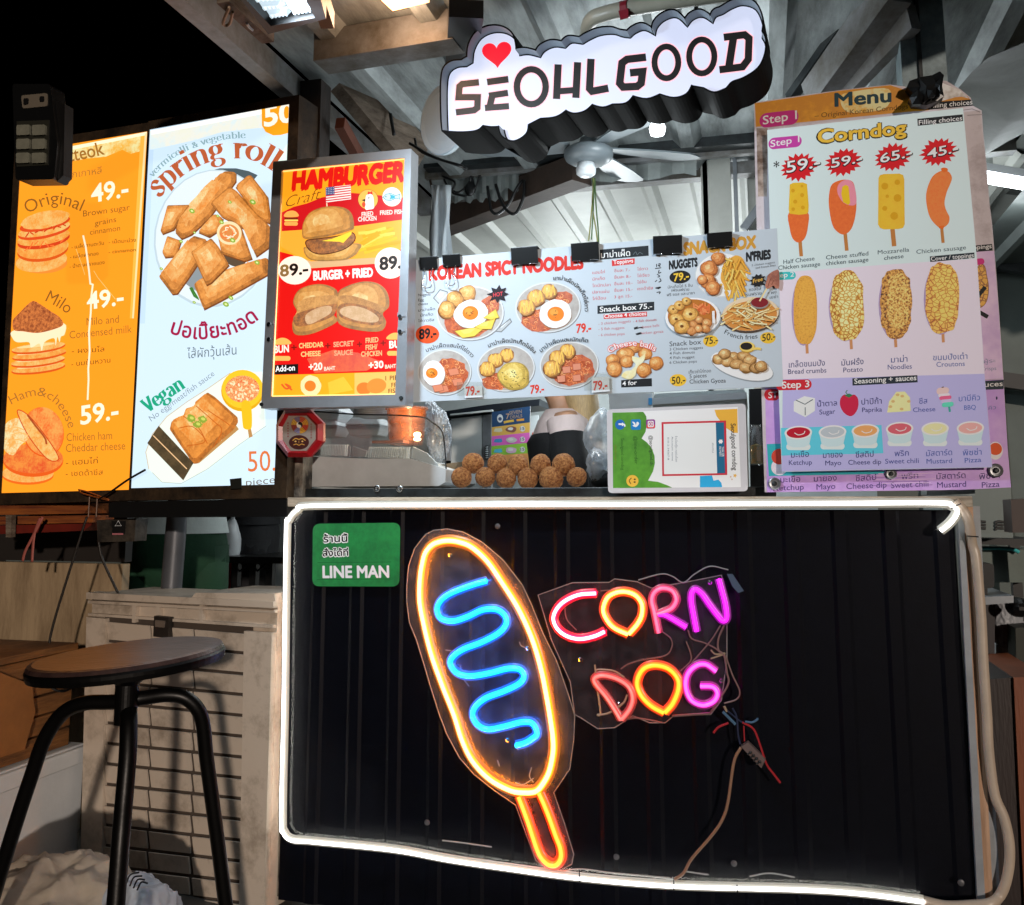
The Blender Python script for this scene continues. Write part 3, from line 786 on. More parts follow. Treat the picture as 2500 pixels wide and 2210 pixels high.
for pts, hs in (([(820, 760), (940, 660), (1080, 840), (1108, 1060), (1000, 1010)], .4),
            ([(235, 1110), (290, 910), (470, 905), (430, 960), (370, 1050), (340, 1100), (250, 1135)], .5),
            ([(350, 1120), (400, 1175), (480, 1140), (620, 1010), (830, 720), (830, 650), (740, 640), (600, 780), (380, 1030)], .5),
            ([(530, 1120), (660, 975), (730, 1010), (710, 1100), (620, 1160)], .3),
            ([(630, 890), (780, 760), (840, 800), (1000, 980), (1105, 1080), (1095, 1240), (990, 1315), (900, 1100), (720, 1000)], .4),
            ([(250, 1280), (290, 1150), (400, 1190), (360, 1310), (270, 1320)], .4),
            ([(225, 1470), (400, 1250), (500, 1150), (600, 1180), (560, 1330), (460, 1480), (370, 1605), (330, 1610)], .55),
            ([(690, 1150), (780, 1060), (870, 1070), (960, 1330), (900, 1350), (720, 1290)], .35),
            ([(500, 1530), (560, 1490), (820, 1400), (1080, 1320), (1095, 1450), (900, 1560), (700, 1670), (580, 1730)], .5),
            ([(480, 1280), (640, 1170), (700, 1240), (780, 1380), (640, 1520), (600, 1540)], .5)):
    S.food([(x+6, y+11) for x, y in pts], '#7a4420', None, None, False); S.food(pts, fam('#f0923c', 34, 1.0), None, None, False)
S.ell(782, 1130, 98, 92, '#f4dcae', 15); S.ell(782, 1132, 78, 70, '#d88a4a', 15)
for k in range(16):
    a = random.uniform(0, 6.28); S.stroke([(782+70*math.cos(a+t)*random.uniform(.3, 1), 1132+62*math.sin(a+t)*random.uniform(.3, 1)) for t in (0, .6, 1.2)], 9, random.choice(('#f8e8c8', '#e8743a', '#f0c890')), True)
for x, y, r in ((485, 955, 24), (785, 885, 16), (965, 885, 26), (690, 995, 14), (722, 1045, 20), (810, 1188, 24), (1000, 1362, 22), (755, 1690, 26), (795, 1640, 20), (505, 1675, 14), (245, 1410, 14), (400, 1195, 16), (505, 1125, 12)):
    S.ell(x, y, r, r*.7, '#8fb040', 30).ell(x, y, r*.45, r*.3, '#dce8a0', 30)
S.poly([(465, 1560), (490, 1555), (540, 1640), (545, 1660), (500, 1630)], '#3f7a34')
S.z(320, 720, 3.4098).part('heading')
S.arc('ปอเปี๊ยะทอด', [(322, 318), (430, 350), (560, 368), (690, 358), (830, 330), (950, 280), (1062, 205)], 118, '#a01a44', .02)
S.back().text('ไส้ผักวุ้นเส้น', (468, 530), (878, 496), 74, '#66757c')
S.back().serif('Vegan', [(138, 985), (300, 875), (462, 768)], 84, '#1fa27c', .27, .09).text('No egg/meat/fish sauce', (172, 1055), (700, 668), 44, '#7e8d92', -.004, up=(-26, -40))
S.part('price').text('50.', (975, 1472), (1202, 1464), 168, '#d8743e', .0).text('pieces', (958, 1592), (1245, 1562), 62, '#6b5a44', -.006)
S.part('food_picture')
S.poly([(150, 1450), (125, 1310), (180, 1160), (300, 1015), (650, 775), (830, 650), (1095, 640), (1120, 1090), (900, 1250), (640, 1450), (420, 1565), (250, 1560)], '#e6f0e6')
S.stroke([(150, 1450), (125, 1310), (180, 1160), (300, 1015), (470, 890), (650, 775), (830, 650)], 7, '#cbbda4').stroke([(180, 1480), (260, 1560), (420, 1572), (640, 1450), (900, 1250), (1130, 1090)], 6, '#b9c2b4')
S.poly([(975, 1125), (1000, 1110), (1015, 1180), (985, 1192)], '#b98a52')
S.poly([(640, 1290), (900, 1120), (880, 1090), (560, 1410)], '#b98a52')
S.food([(325, 1120), (340, 1055), (440, 1010), (460, 950), (545, 925), (545, 890), (640, 812), (700, 850), (890, 1020), (895, 1060), (860, 1120), (680, 1280), (560, 1405), (520, 1408)], fam('#f28a2c', 30, 1.0), None, None, False)
for a in ([(440, 1010), (560, 1100), (640, 1240)], [(545, 925), (700, 1060), (760, 1130), (690, 1270)], [(640, 960), (790, 1060), (830, 1090)], [(400, 1110), (520, 1100), (620, 1220), (470, 1260)]): S.stroke(a, 7, '#c0601e', True)
S.poly([(140, 1235), (235, 1090), (525, 1400), (440, 1545)], tex('#4a3c26', '#2f2718', 30, 'noise', .4, .6, 1.0)).stroke([(190, 1172), (470, 1450)], 8, '#f2c490')
for x, y in ((505, 1030), (600, 1038), (560, 1080)): S.ell(x, y, 36, 30, '#8ea23a', 20, wob=.2).ell(x+5, y-4, 18, 12, '#c6cf60', 20)
S.ell(932, 800, 178, 172, '#e0a818').ell(932, 785, 172, 160, '#f8c42c').ell(932, 785, 142, 112, tex('#e8562a', '#f6b070', 130, 'vor', .02, .12, 1.0))
for k in range(46):
    a = random.uniform(0, 6.28); r = math.sqrt(random.random()); S.ell(932+125*r*math.cos(a), 790+92*r*math.sin(a), 15, 8, random.choice(('#ffd2a0', '#f08a50', '#ffe2b8')), random.uniform(0, 180), 8)
S.poly([(928, 895), (1000, 905), (1012, 1090), (985, 1122), (950, 1115), (935, 1080)], '#f2bc22', True, 4)
S.build(wb)
mb = MB(); pts = [S.pl.up(*S.P(*p), .016) for p in ((850, 1535), (945, 1525), (948, 1612), (860, 1617))]; mb.prism(pts, -PLB.n*.002, pm('black tape', '#15160f', .6))
mb.build('black_tape', wb)

# ================================================================ hamburger box
PHB = front(-.13, 1.0, 840, 680)
hb = thing('menu_lightbox', PHB.at(830, 985), 'small aluminium framed red and orange backlit hamburger menu box', 'lightbox')
M_ALU = pm('brushed alu', '#a9aeb4', .38, .55, .2, 10, .03, 60)
Sh = Sheet(PHB, 1.0); Sh.z(640, 350, 2.7375); Z = Sh.P
HO = [Z(85, 130), Z(1005, 45), Z(967, 1755), Z(5, 1775)]; HI = [Z(135, 180), Z(968, 97), Z(906, 1690), Z(62, 1705)]
mb = MB(); px_prism(mb, PHB, HI, 0, .03, lit('#ffa01c', 1.0, True), M_ALU); mb.build('lit_face', hb)
mb = MB(); ring(mb, PHB, HO, [Z(143, 188), Z(960, 106), Z(898, 1682), Z(70, 1697)], .010, .055, M_ALU)
mb.build('frame', hb, bevel=.002)
for u, v in ((935, 1215), (62, 1265)):
    for dv in (-50, 50):
        mb = MB(); p = PHB.up(*Z(u, v+dv), .012); mb.lathe(p, [(.006, 0), (.006, .004), (.002, .004)], M_CHROME, 10, PHB.n); mb.box(p+Vector((.003, 0, .006)), (.022, .003, .012), M_ALU); mb.build('hinge', hb)
for u, v in ((940, 1705), (10, 1748)): mb = MB(); mb.lathe(PHB.up(*Z(u, v), .011), [(.006, 0), (.005, .004), (0, .004)], M_STEELD, 10, PHB.n); mb.build('screw', hb)
mb = MB()     # the LED strip glowing through the rim of the face
for a, b in (((145, 190), (958, 108)), ((72, 1690), (138, 190)), ((898, 1680), (958, 112)), ((74, 1692), (896, 1678))):
    mb.tube([PHB.up(*Z(*a), .003), PHB.up(*Z(*b), .003)], .0022, emit('orange led', (1, .42, .12), 2.0, False), 6)
mb.build('led_strip', hb)
S = Sh; RD = '#dc120e'
S.poly([(132, 462), (210, 425), (300, 402), (400, 362), (500, 345), (600, 332), (700, 340), (962, 365), (955, 508), (640, 552), (130, 588)], '#c8141a')
S.poly([(130, 588), (640, 552), (955, 508), (946, 700), (800, 780), (560, 800), (330, 790), (200, 735), (125, 692)], '#ffa834')
S.poly([(160, 735), (330, 790), (800, 762), (790, 812), (330, 842)], '#d4ac7c')
S.poly([(118, 725), (200, 745), (330, 836), (765, 805), (942, 700), (905, 1525), (80, 1550)], RD)
S.poly([(300, 1440), (480, 1380), (640, 1400), (800, 1460), (700, 1520), (350, 1535)], tex('#e84a14', '#dc1a10', 18, 'noise', .4, .62, 1.0))
S.poly([(80, 1548), (612, 1538), (612, 1690), (66, 1702)], '#ffa41e').poly([(618, 1537), (905, 1527), (898, 1688), (618, 1692)], '#f4b860')
S.part('heading').text('HAMBURGER', (195, 312), (950, 248), 122, '#da160e', .075, up=(10, -122))
S.back().text('Craft', (148, 432), (382, 372), 78, '#7a4a12', -.012, shear=.35).text('FRIED', (665, 490), (743, 482), 28, '#ffd8cc', .03).text('CHICKEN', (642, 523), (765, 514), 28, '#ffd8cc', .03)
S.text('FRIED FISH', (788, 479), (946, 470), 28, '#ffd8cc', .03).text('BURGER + FRIED', (342, 914), (742, 890), 56, '#ffe2dc', .055)
for st, a, b, c in (('CHEDDAR', (247, 1370), (412, 1360), '#ffc07a'), ('CHEESE', (260, 1427), (392, 1420), '#ffc07a'), ('SECRET', (477, 1362), (614, 1352), '#f2a078'), ('SAUCE', (482, 1420), (608, 1412), '#f2a078'),
                    ('FRIED', (692, 1335), (778, 1328), '#ffb078'), ('FISH/', (692, 1382), (772, 1374), '#ffb078'), ('CHICKEN', (662, 1426), (802, 1418), '#ffb078')): S.text(st, a, b, 32, c, .03)
for x, y in ((214, 1378), (440, 1366), (652, 1356), (810, 1348)): S.text('+', (x-18, y+12), (x+18, y+10), 46, '#7a1408', .02)
S.text('+20', (312, 1520), (404, 1512), 46, '#ffe8d8', .03).text('BAHT', (415, 1520), (490, 1514), 24, '#ffd8c0', .03).text('+30', (712, 1508), (812, 1500), 46, '#ffe8d8', .03).text('BAHT', (822, 1506), (896, 1500), 24, '#ffd8c0', .03)
for x, y in ((135, 1352), (890, 1318)):
    S.poly([(x-55, y-8), (x-40, y-38), (x, y-52), (x+40, y-40), (x+56, y-10)], '#f6b25a', True, 4); S.pill(x, y+86, 55, 16, '#f6b25a')
S.text('BUN', (82, 1402), (180, 1394), 46, '#ffe8d8', .035).text('BU', (850, 1370), (925, 1364), 46, '#ffe8d8', .035)
S.poly([(85, 1482), (242, 1475), (242, 1540), (80, 1546)], '#161010').text('Add-on', (90, 1528), (220, 1518), 38, '#fff', .015)
S.text('1 PIECE', (825, 1586), (960, 1578), 30, '#5a3a1a', .01).text('FRIED', (865, 1632), (960, 1626), 30, '#5a3a1a', .01).text('FISH', (845, 1672), (918, 1667), 30, '#5a3a1a', .01)
S.part('flag_picture').stroke([(432, 400), (437, 455)], 8, '#e8d0b0').poly([(425, 296), (592, 278), (594, 374), (428, 396)], '#f6e6e0')
for k in range(6): y = 300+k*16.2; S.poly([(425, y-(0)), (592, y-19), (592, y-12), (425, y+8)], '#c83238')
S.poly([(425, 296), (484, 289), (485, 342), (426, 349)], '#3a4678')
for i in range(5):
    for j in range(4): S.ell(433+i*11, 303+j*12-i*1.2, 2.6, 2.6, '#e8e8f0', n=6)
S.part('icon').ell(708, 376, 68, 68, '#8a4a14').ell(708, 376, 65, 65, '#f4b452')
S.poly([(690, 440), (692, 370), (700, 345), (722, 338), (742, 355), (748, 410), (745, 436), (715, 443)], '#f4ecec', True, 4).poly([(705, 345), (708, 322), (722, 328), (735, 320), (740, 345), (722, 338)], '#d82820').poly([(690, 372), (664, 380), (690, 392)], '#2a1a14').ell(680, 410, 12, 18, '#d84a28').ell(714, 366, 5, 5, '#1a1414')
S.part('icon').ell(868, 358, 66, 66, '#c89a70').ell(868, 358, 63, 63, '#e6f0ec')
S.poly([(808, 362), (830, 340), (860, 335), (895, 350), (922, 338), (916, 360), (924, 376), (896, 368), (860, 384), (828, 380)], '#bfe0e4', True, 3).stroke([(808, 362), (830, 340), (860, 335), (895, 350), (922, 338), (916, 360), (924, 376), (896, 368), (860, 384), (828, 380)], 4, '#2a7a90', False, True).ell(828, 358, 4, 4, '#14303a').stroke([(855, 340), (862, 358), (855, 378)], 4, '#2a7a90').poly([(862, 345), (888, 352), (888, 368), (862, 374)], '#3aa8c0')
S.part('icon')
S.poly([(150, 492), (160, 462), (200, 450), (232, 462), (240, 490)], '#f8a850', True, 4).pill(195, 503, 45, 7, '#7a2a10').pill(195, 516, 46, 6, '#f8d060').pill(193, 538, 46, 13, '#f8a850')
BUN = tex('#d98a2c', '#e8a244', 16, 'noise', .35, .65, 1.0, '#d07e22'); CRU = tex('#6a3414', '#b86a2a', 70, 'noise', .38, .62, 1.0)
S.part('food_picture')
for k in range(16):
    x = random.uniform(620, 720); y = random.uniform(585, 735); L = random.uniform(110, 240)
    S.stroke([(x, y), (x+L, y-random.uniform(30, 90)+(700-y)*.2)], 20, random.choice(('#f0b428', '#e2a01c', '#f8c850')))
S.food([(278, 710), (330, 690), (640, 670), (648, 720), (600, 765), (520, 785), (330, 782)], fam('#e09a34', 20, 1.0), None)
S.food([(296, 655), (380, 640), (520, 620), (608, 600), (622, 650), (560, 705), (470, 735), (380, 742), (315, 712)], CRU, '#4a200c', None)
S.poly([(400, 655), (470, 640), (600, 592), (600, 610), (545, 668), (520, 660)], '#f6d23c')
S.food([(270, 610), (280, 530), (330, 460), (430, 425), (540, 430), (600, 470), (618, 560), (592, 585), (460, 622), (340, 642), (285, 640)], fam('#d88a2c', 20, 1.0), None)
S.part('price').ell(220, 850, 110, 95, '#ffe8d6').text('89.-', (122, 892), (312, 872), 74, '#8a6a3a', .03).text('9.-', (186, 886), (312, 872), 74, '#1c120e', .03)
S.part('price').ell(860, 802, 106, 104, '#ffe8d6').text('89.', (786, 848), (932, 834), 82, '#1c120e', .035)
S.part('food_picture')
for pts, hl in (([(210, 1060), (250, 980), (350, 945), (440, 950), (505, 990), (490, 1060), (470, 1130), (505, 1190), (400, 1250), (300, 1282), (220, 1275), (205, 1200), (235, 1130)], 0),
            ([(505, 1010), (560, 960), (680, 925), (780, 940), (840, 1000), (852, 1090), (810, 1140), (832, 1200), (790, 1258), (640, 1250), (520, 1210), (500, 1120)], 1)):
    S.food(pts, fam('#d88a30', 20, 1.0), None)
S.poly([(240, 1070), (330, 1030), (500, 1020), (490, 1080), (330, 1120), (250, 1130)], tex('#d89a50', '#b87a38', 40, 'noise', .4, .6, 1.0), True, 4)
S.poly([(215, 1160), (290, 1120), (480, 1075), (500, 1100), (470, 1160), (320, 1215), (230, 1222)], CRU, True, 4)
S.poly([(295, 1150), (380, 1100), (460, 1090), (462, 1135), (390, 1180), (310, 1212)], tex('#d8b088', '#c89a6c', 40, 'noise', .4, .6, 1.0), True, 4)
S.poly([(505, 1030), (600, 1020), (760, 1070), (820, 1100), (790, 1130), (600, 1090)], tex('#c88a44', '#a86a2c', 40, 'noise', .4, .6, 1.0), True, 4)
S.poly([(510, 1100), (560, 1070), (700, 1090), (805, 1150), (790, 1215), (650, 1205), (530, 1165)], CRU, True, 4)
S.poly([(528, 1110), (600, 1088), (700, 1110), (780, 1165), (760, 1198), (650, 1190), (540, 1150)], tex('#dcb690', '#cca274', 40, 'noise', .4, .6, 1.0), True, 4)
S.part('food_picture').ell(325, 1622, 70, 70, '#f8d8a0', wob=.04).ell(322, 1622, 38, 36, '#f07a28').stroke([(130, 1610), (160, 1640), (190, 1630), (160, 1612), (200, 1650)], 12, '#d85a24', True).poly([(440, 1600), (545, 1560), (610, 1650), (450, 1680)], '#ffb838')
S.part('food_picture').ell(682, 1640, 50, 42, '#d8782c').ell(765, 1622, 66, 50, '#e08836', -10)
S.build(hb)

# ================================================================ noodle / snack menu board
PNB = front(-.04, .5, 1450, 760)
nbd = thing('menu_board', PNB.at(1450, 960), 'wide white noodle and snack menu board clipped across the serving hatch', 'menu board')
N_ = Sheet(PNB); N_.z(1000, 550, 4.016); Zi = N_.P
N_.o = (1420, 550, 4.016); Zj = N_.P; TRn = N_.P(1915, 30); BRn = N_.P(1975, 1580)
N_.o = (1000, 550, 4.016); TLn = N_.P(50, 342); BLn = N_.P(22, 1735)
mb = MB(); px_prism(mb, PNB, [TLn, TRn, BRn, BLn], 0, .004, pm('menu paper', '#c4d0da', .6, 0, .05, 3, spec=.25)); mb.build('board', nbd)
S = N_; NUG = tex('#dc9430', '#b8701c', 55, 'noise', .36, .64); NOO = tex('#c06030', '#a0401c', 60, 'noise', .4, .6); CRN = '#7a4014'
GRM = tex('#9a928c', '#b4b0aa', 12, 'noise', .35, .65)
S.part('heading').text('KOREAN SPICY NOODLES', (188, 538), (1706, 420), 124, '#c4281c', .07)
def pan(cx, cy, rx, ry):
    S.ell(cx+6, cy+8, rx, ry, '#77797c', -4, 40).ell(cx, cy, rx, ry, '#c9cccd', -4, 40).ell(cx, cy, rx*.955, ry*.945, GRM, -4, 40)
def noodles(cx, cy, rx, ry, n=34):
    S.ell(cx, cy, rx, ry, NOO, -8, 24, .07)
    for k in range(n):
        a = random.uniform(0, 6.28); r = math.sqrt(random.random())*.86; x = cx+rx*r*math.cos(a); y = cy+ry*r*math.sin(a)
        q = random.uniform(12, 26); t0 = random.uniform(0, 6.28)
        S.stroke([(x+q*math.cos(t0+t), y+q*.8*math.sin(t0+t)) for t in (0, 1.1, 2.2, 3.3, 4.4)], 6, random.choice(('#e08850', '#d2703c', '#eaa068', '#a8481e')), True, k=3)
def nugget(x, y, r, drizzle=False):
    S.lumps(x, y+5, r*1.04, r*1.0, '#6e3c14', None); S.lumps(x, y, r, r*.95, fam('#d08a2c', 60), None, None, 11, 4)
    if drizzle: S.stroke([(x-r*.75+r*1.5*i/6, y+(-1)**i*r*.62-r*.1*i/3) for i in range(7)], 13, '#f4b656', True)
def egg(x, y, rx, ry, yr, dx=0, dy=0):
    S.ell(x+5, y+7, rx, ry, '#8a6a50', -12, 26, .03).ell(x, y, rx, ry, '#e9ece2', -12, 26, .03)
    S.ell(x+dx, y+dy, yr, yr*.88, '#ef7a1c').ell(x+dx-yr*.2, y+dy-yr*.2, yr*.5, yr*.4, '#f6943a')
    for k in range(7): a = random.uniform(0, 6.3); q = yr*random.uniform(.1, .5); S.stroke([(x+dx+q*math.cos(a), y+dy+q*math.sin(a)), (x+dx+q*math.cos(a)+random.uniform(-22, 22), y+dy+q*math.sin(a)+random.uniform(-12, 12))], 6, '#5a2a18')
S.part('food_picture')
S.food([(235, 715), (300, 632), (372, 655), (360, 720), (290, 772)], '#b8bcbe', '#6c7072', '#cfd4d6', False, 8).food([(835, 1040), (985, 918), (1000, 948), (900, 1046)], '#b0b4b6', '#6c7072', '#d3d8da', False, 9)
pan(595, 862, 330, 268); noodles(590, 930, 260, 170, 60); noodles(790, 790, 90, 90, 16)
for x, y, r in ((570, 665, 82), (448, 728, 84), (368, 830, 86)): nugget(x, y, r)
egg(605, 872, 170, 138, 78, -6, -10)
for t in ([(445, 1040), (600, 1010), (745, 1000), (640, 1090), (520, 1108)], [(640, 1000), (740, 950), (845, 918), (805, 1022), (690, 1020)], [(725, 912), (848, 826), (880, 908), (800, 930)]): S.food(t, '#e2c24e', '#a88a2a', '#ecd066', False, 4)
S.part('food_picture'); pan(1356, 805, 322, 248); noodles(1290, 930, 200, 110, 44); noodles(1480, 720, 120, 70, 18); egg(1430, 868, 158, 140, 82, 4, 4)
for x, y, r in ((1368, 655, 78), (1240, 715, 86), (1150, 808, 84)): nugget(x, y, r, True)
S.part('food_picture'); pan(342, 1442, 264, 226); noodles(390, 1470, 180, 170, 70); egg(240, 1455, 108, 126, 58, -20, -4)
for x, y in ((430, 1440), (470, 1540), (330, 1610), (280, 1600)): S.food([(x-55, y-25), (x+40, y-40), (x+60, y+20), (x-30, y+38)], '#cf8060', '#a0503a', None, False, 4)
S.part('food_picture'); pan(945, 1402, 284, 230); noodles(870, 1530, 170, 80, 30)
for x, y, r in ((955, 1275, 68), (842, 1325, 76), (765, 1412, 76)): nugget(x, y, r, True)
S.lumps(1025, 1475, 155, 140, fam('#d2ae40', 40), None, None, 14, 5)
for k in range(26): a = random.uniform(0, 6.3); q = random.uniform(0, 1); x = 1025+130*q*math.cos(a); y = 1475+115*q*math.sin(a); S.stroke([(x, y), (x+random.uniform(-18, 18), y+random.uniform(-14, 14))], 7, '#4a3018')
S.part('food_picture'); pan(1565, 1372, 290, 232); noodles(1600, 1420, 210, 150, 80)
for x, y, r in ((1548, 1240, 76), (1450, 1310, 84), (1402, 1412, 86)): nugget(x, y, r, True)
for x, y in ((1540, 1420), (1490, 1510), (1640, 1390), (1640, 1500)): S.food([(x-40, y-28), (x+36, y-36), (x+42, y+26), (x-34, y+34)], '#cc8468', '#a0503a', None, False, 4)
S.part('badge').burst(872, 678, 108, 92, 8, '#1e161e', .58, -.1).text('HOT', (822, 706), (916, 692), 38, '#d8404a', .012)
S.part('price').ell(175, 1070, 116, 90, '#dc4c1c').text('89.-', (94, 1118), (265, 1096), 92, '#171010', .035)
S.part('price').text('79.-', (1635, 1057), (1782, 1042), 84, '#cc3420', .03); S.part('price').text('79.-', (1184, 1652), (1320, 1636), 78, '#cc3420', .03)
S.back()
for st, pth in (('มาม่าเผ็ดนักเก็ตไข่ดาว', [(1412, 540), (1500, 540), (1590, 580), (1660, 640), (1705, 720), (1722, 850)]), ('มาม่าเผ็ดแฮมไก่ไข่ดาว', [(168, 1245), (260, 1212), (360, 1196), (470, 1205), (545, 1240), (612, 1300)]),
                ('มาม่าเผ็ดนักเก็ตไข่ข้น', [(778, 1200), (860, 1168), (960, 1152), (1060, 1160), (1140, 1195), (1222, 1258)]), ('มาม่าเผ็ดแฮมนักเก็ต', [(1292, 1248), (1370, 1190), (1470, 1152), (1600, 1138), (1750, 1152)])): S.arc(st, pth, 36, '#20262c', .008)
for st, a, b in (('Nuggets', (85, 697), (205, 690)), ('Egg', (85, 747), (140, 743)), ('cheese', (85, 787), (180, 780)), ('มาม่าเผ็ด', (85, 848), (250, 832)), ('นักเก็ต', (105, 897), (230, 886)), ('ไข่ดาวชีส', (84, 952), (242, 940))): S.text(st, a, b, 25, '#23272c', .006)
S.z(1420, 550, 4.016)
S.poly([(178, 240), (655, 200), (658, 300), (180, 340)], '#20262b').text('มาม่าเผ็ด', (190, 322), (476, 300), 56, '#f2f2f2', .012).stroke([(505, 290), (530, 262), (545, 290), (570, 268), (600, 285)], 5, '#5c666c', True)
S.poly([(296, 345), (520, 325), (520, 380), (298, 402)], '#c83030').text('Toppings', (312, 384), (506, 366), 38, '#fff', .02)
for i, (a, b, c) in enumerate((('แฮมไก่', 'ชิ้นละ 7.-', 'ไข่ดาว'), ('นักเก็ต', 'ชิ้นละ 8.-', 'ไข่เจียว'), ('โดนัทปลา', 'ชิ้นละ 10.-', 'ไข่ข้น'), ('ปลาแผ่น', 'ชิ้นละ 15.-', 'เชดด้าชีส'), ('ไก่ป๊อบ', '3 ลูก 15.-', ''))):
    y = 480+i*64; wd = (122, 122, 178, 165, 132)[i]
    S.text(a, (106, y), (106+wd, y-10), 27, '#bb4550', .004).text(b, (320, y-18), (320+(155, 165, 180, 180, 176)[i], y-30), 27, '#bb4550', .004)
    if c: S.text(c, (545, y-34), (545+(105, 120, 90, 155)[i], y-42), 27, '#bb4550', .004)
for pts in ([(735, 380), (735, 410)], [(752, 382), (770, 378), (768, 392), (752, 395), (772, 408)], [(720, 425), (780, 418)], [(760, 440), (755, 470), (780, 462)], [(740, 480), (765, 500), (745, 510)], [(765, 520), (778, 545), (755, 560)], [(720, 555), (740, 540)], [(725, 615), (778, 608)], [(735, 660), (770, 655), (760, 675)]): S.stroke(pts, 9, '#1c2024', True)
S.poly([(722, 612), (770, 602), (778, 615), (755, 628), (725, 622)], '#15181c')
S.part('heading').text('SNACK BOX', (995, 290), (1712, 218), 112, '#c28e34', .07, up=(2, -112))
S.text('SNACK BOX', (998, 240), (1712, 168), 30, '#3a3428', .03, up=(2, -34)) if False else None
S.back().text('NUGGETS', (856, 432), (1138, 400), 78, '#1d2126', .07).text("N'FRIES", (1612, 354), (1856, 326), 82, '#1d2126', .07)
for st, a, b, h, c in (('นักเก็ตไก่ 5 ชิ้น', (845, 622), (1088, 602), 26, '#2c3238'), ('เฟรนฟราย', (880, 652), (1055, 642), 26, '#2c3238'), ('ฟรี ซอส และมายา', (835, 698), (1108, 676), 26, '#2c3238'), ('5 chicken nuggets', (1668, 404), (1896, 372), 20, '#6c747c'), ('and french fries', (1705, 430), (1902, 402), 20, '#6c747c'),
               ('ซอสชีส', (1640, 648), (1760, 634), 28, '#2c3238'), ('เฟรนฟราย', (1568, 702), (1764, 680), 28, '#2c3238'), ('+ ผง', (1818, 682), (1910, 668), 28, '#2c3238'), ('เขย่า', (1845, 722), (1926, 712), 26, '#2c3238'),
               ('Snack box', (862, 1188), (1172, 1166), 46, '#2b3036'), ('3 Chicken nuggets', (862, 1230), (1190, 1212), 26, '#3b4148'), ('4 Fish donuts', (862, 1270), (1110, 1258), 26, '#3b4148'), ('4 Fish nugget', (862, 1314), (1108, 1304), 26, '#3b4148'), ('6 Chicken pops', (862, 1360), (1130, 1346), 26, '#3b4148'),
               ('เกี๊ยวซ่าไก่ทอด', (1050, 1456), (1268, 1442), 30, '#2b3036'), ('5 pieces', (1058, 1502), (1226, 1490), 38, '#2b3036'), ('Chicken Gyoza', (1058, 1554), (1414, 1542), 40, '#2b3036')): S.text(st, a, b, h, c, .004)
S.arc('French fries', [(1396, 1062), (1480, 1098), (1570, 1118), (1650, 1118), (1726, 1108)], 44, '#2b3036', .004)
S.poly([(155, 790), (712, 750), (712, 835), (155, 870)], '#20262b').text('Snack box 75.-', (178, 852), (692, 816), 50, '#f4f4f4', .014)
S.poly([(215, 878), (640, 848), (642, 895), (218, 920)], '#c83030').text('Choose 4 choices', (222, 912), (634, 882), 36, '#fff', .02)
for st, a, b in (('- 3 chicken nuggets', (165, 980), (482, 952)), ('- 4 fish donuts', (505, 957), (735, 937)), ('- 5 fish nuggets', (165, 1032), (420, 1016)), ('cheese balls', (580, 1013), (762, 993)), ('- 6 chicken pops', (165, 1090), (422, 1076)), ('chicken gyoza', (562, 1073), (802, 1052))): S.text(st, a, b, 25, '#b0505c', .002)
S.stroke([(512, 1010), (545, 1000), (520, 1018), (580, 1003), (605, 1010)], 11, '#1a1d20', True).stroke([(530, 1068), (575, 1055), (545, 1072), (590, 1062)], 11, '#1a1d20', True)
S.poly([(388, 1520), (688, 1500), (690, 1580), (388, 1592)], '#191c20').text('4 for', (400, 1574), (542, 1562), 42, '#f4f4f4', .016)
S.part('price').ell(965, 508, 104, 64, '#1a1a1a', -4).text('79.-', (903, 550), (1052, 528), 72, '#f0b838', .025)
S.part('price').ell(1826, 1105, 76, 56, '#e8b434').text('50.-', (1770, 1140), (1900, 1116), 66, '#1c1a16', .012); S.part('price').ell(1265, 1136, 74, 58, '#e8b434').text('75.-', (1210, 1172), (1336, 1152), 66, '#1c1a16', .012)
S.part('price').ell(945, 1520, 82, 60, '#e8b434').text('50.-', (884, 1562), (1016, 1546), 70, '#1c1a16', .012)
NG2 = tex('#d07428', '#a8501a', 50, 'noise', .38, .62)
def fry(x, y, a, L, wd=17, c=None): S.stroke([(x, y), (x+L*math.cos(R(a)), y+L*math.sin(R(a)))], wd+5, '#a87024').stroke([(x, y), (x+L*math.cos(R(a)), y+L*math.sin(R(a)))], wd, c or random.choice(('#e8b24a', '#f0c468', '#dca038')))
S.part('food_picture').ell(1372, 492, 262, 220, '#c3c8ca', -6).ell(1370, 488, 252, 210, '#dde1e2', -6)
S.ell(1490, 470, 120, 170, '#d8a040', 15, wob=.05)
for k in range(46): fry(1380+random.uniform(-10, 190), 320+random.uniform(0, 330), random.choice((55, 65, 115, 70, 100, 20)), random.uniform(70, 130))
for x, y, r in ((1340, 328, 68), (1250, 425, 88), (1235, 550, 80), (1290, 620, 74), (1185, 540, 52)): S.lumps(x, y+5, r, r*.9, '#7a3c14', None); S.lumps(x, y, r, r*.88, fam('#cc722c', 60), None, None, 12, 4)
S.part('badge').burst(1728, 545, 82, 70, 10, '#191a1c', .7, -.1).text('Free', (1680, 572), (1776, 546), 38, '#e0b050', .014)
S.part('food_picture').ell(1655, 885, 284, 172, '#4a3c34', -6).ell(1655, 872, 280, 165, '#d9c4a4', -6).ell(1655, 890, 262, 145, '#c8843c', -6)
for k in range(70):
    a = random.uniform(0, 6.3); q = math.sqrt(random.random()); fry(1655+215*q*math.cos(a)-40, 885+105*q*math.sin(a), random.choice((15, 25, -20, 35, -40, 5, 150)), random.uniform(70, 130), 13, random.choice(('#ecd09a', '#e2b468', '#d89a50', '#f2dcb0')))
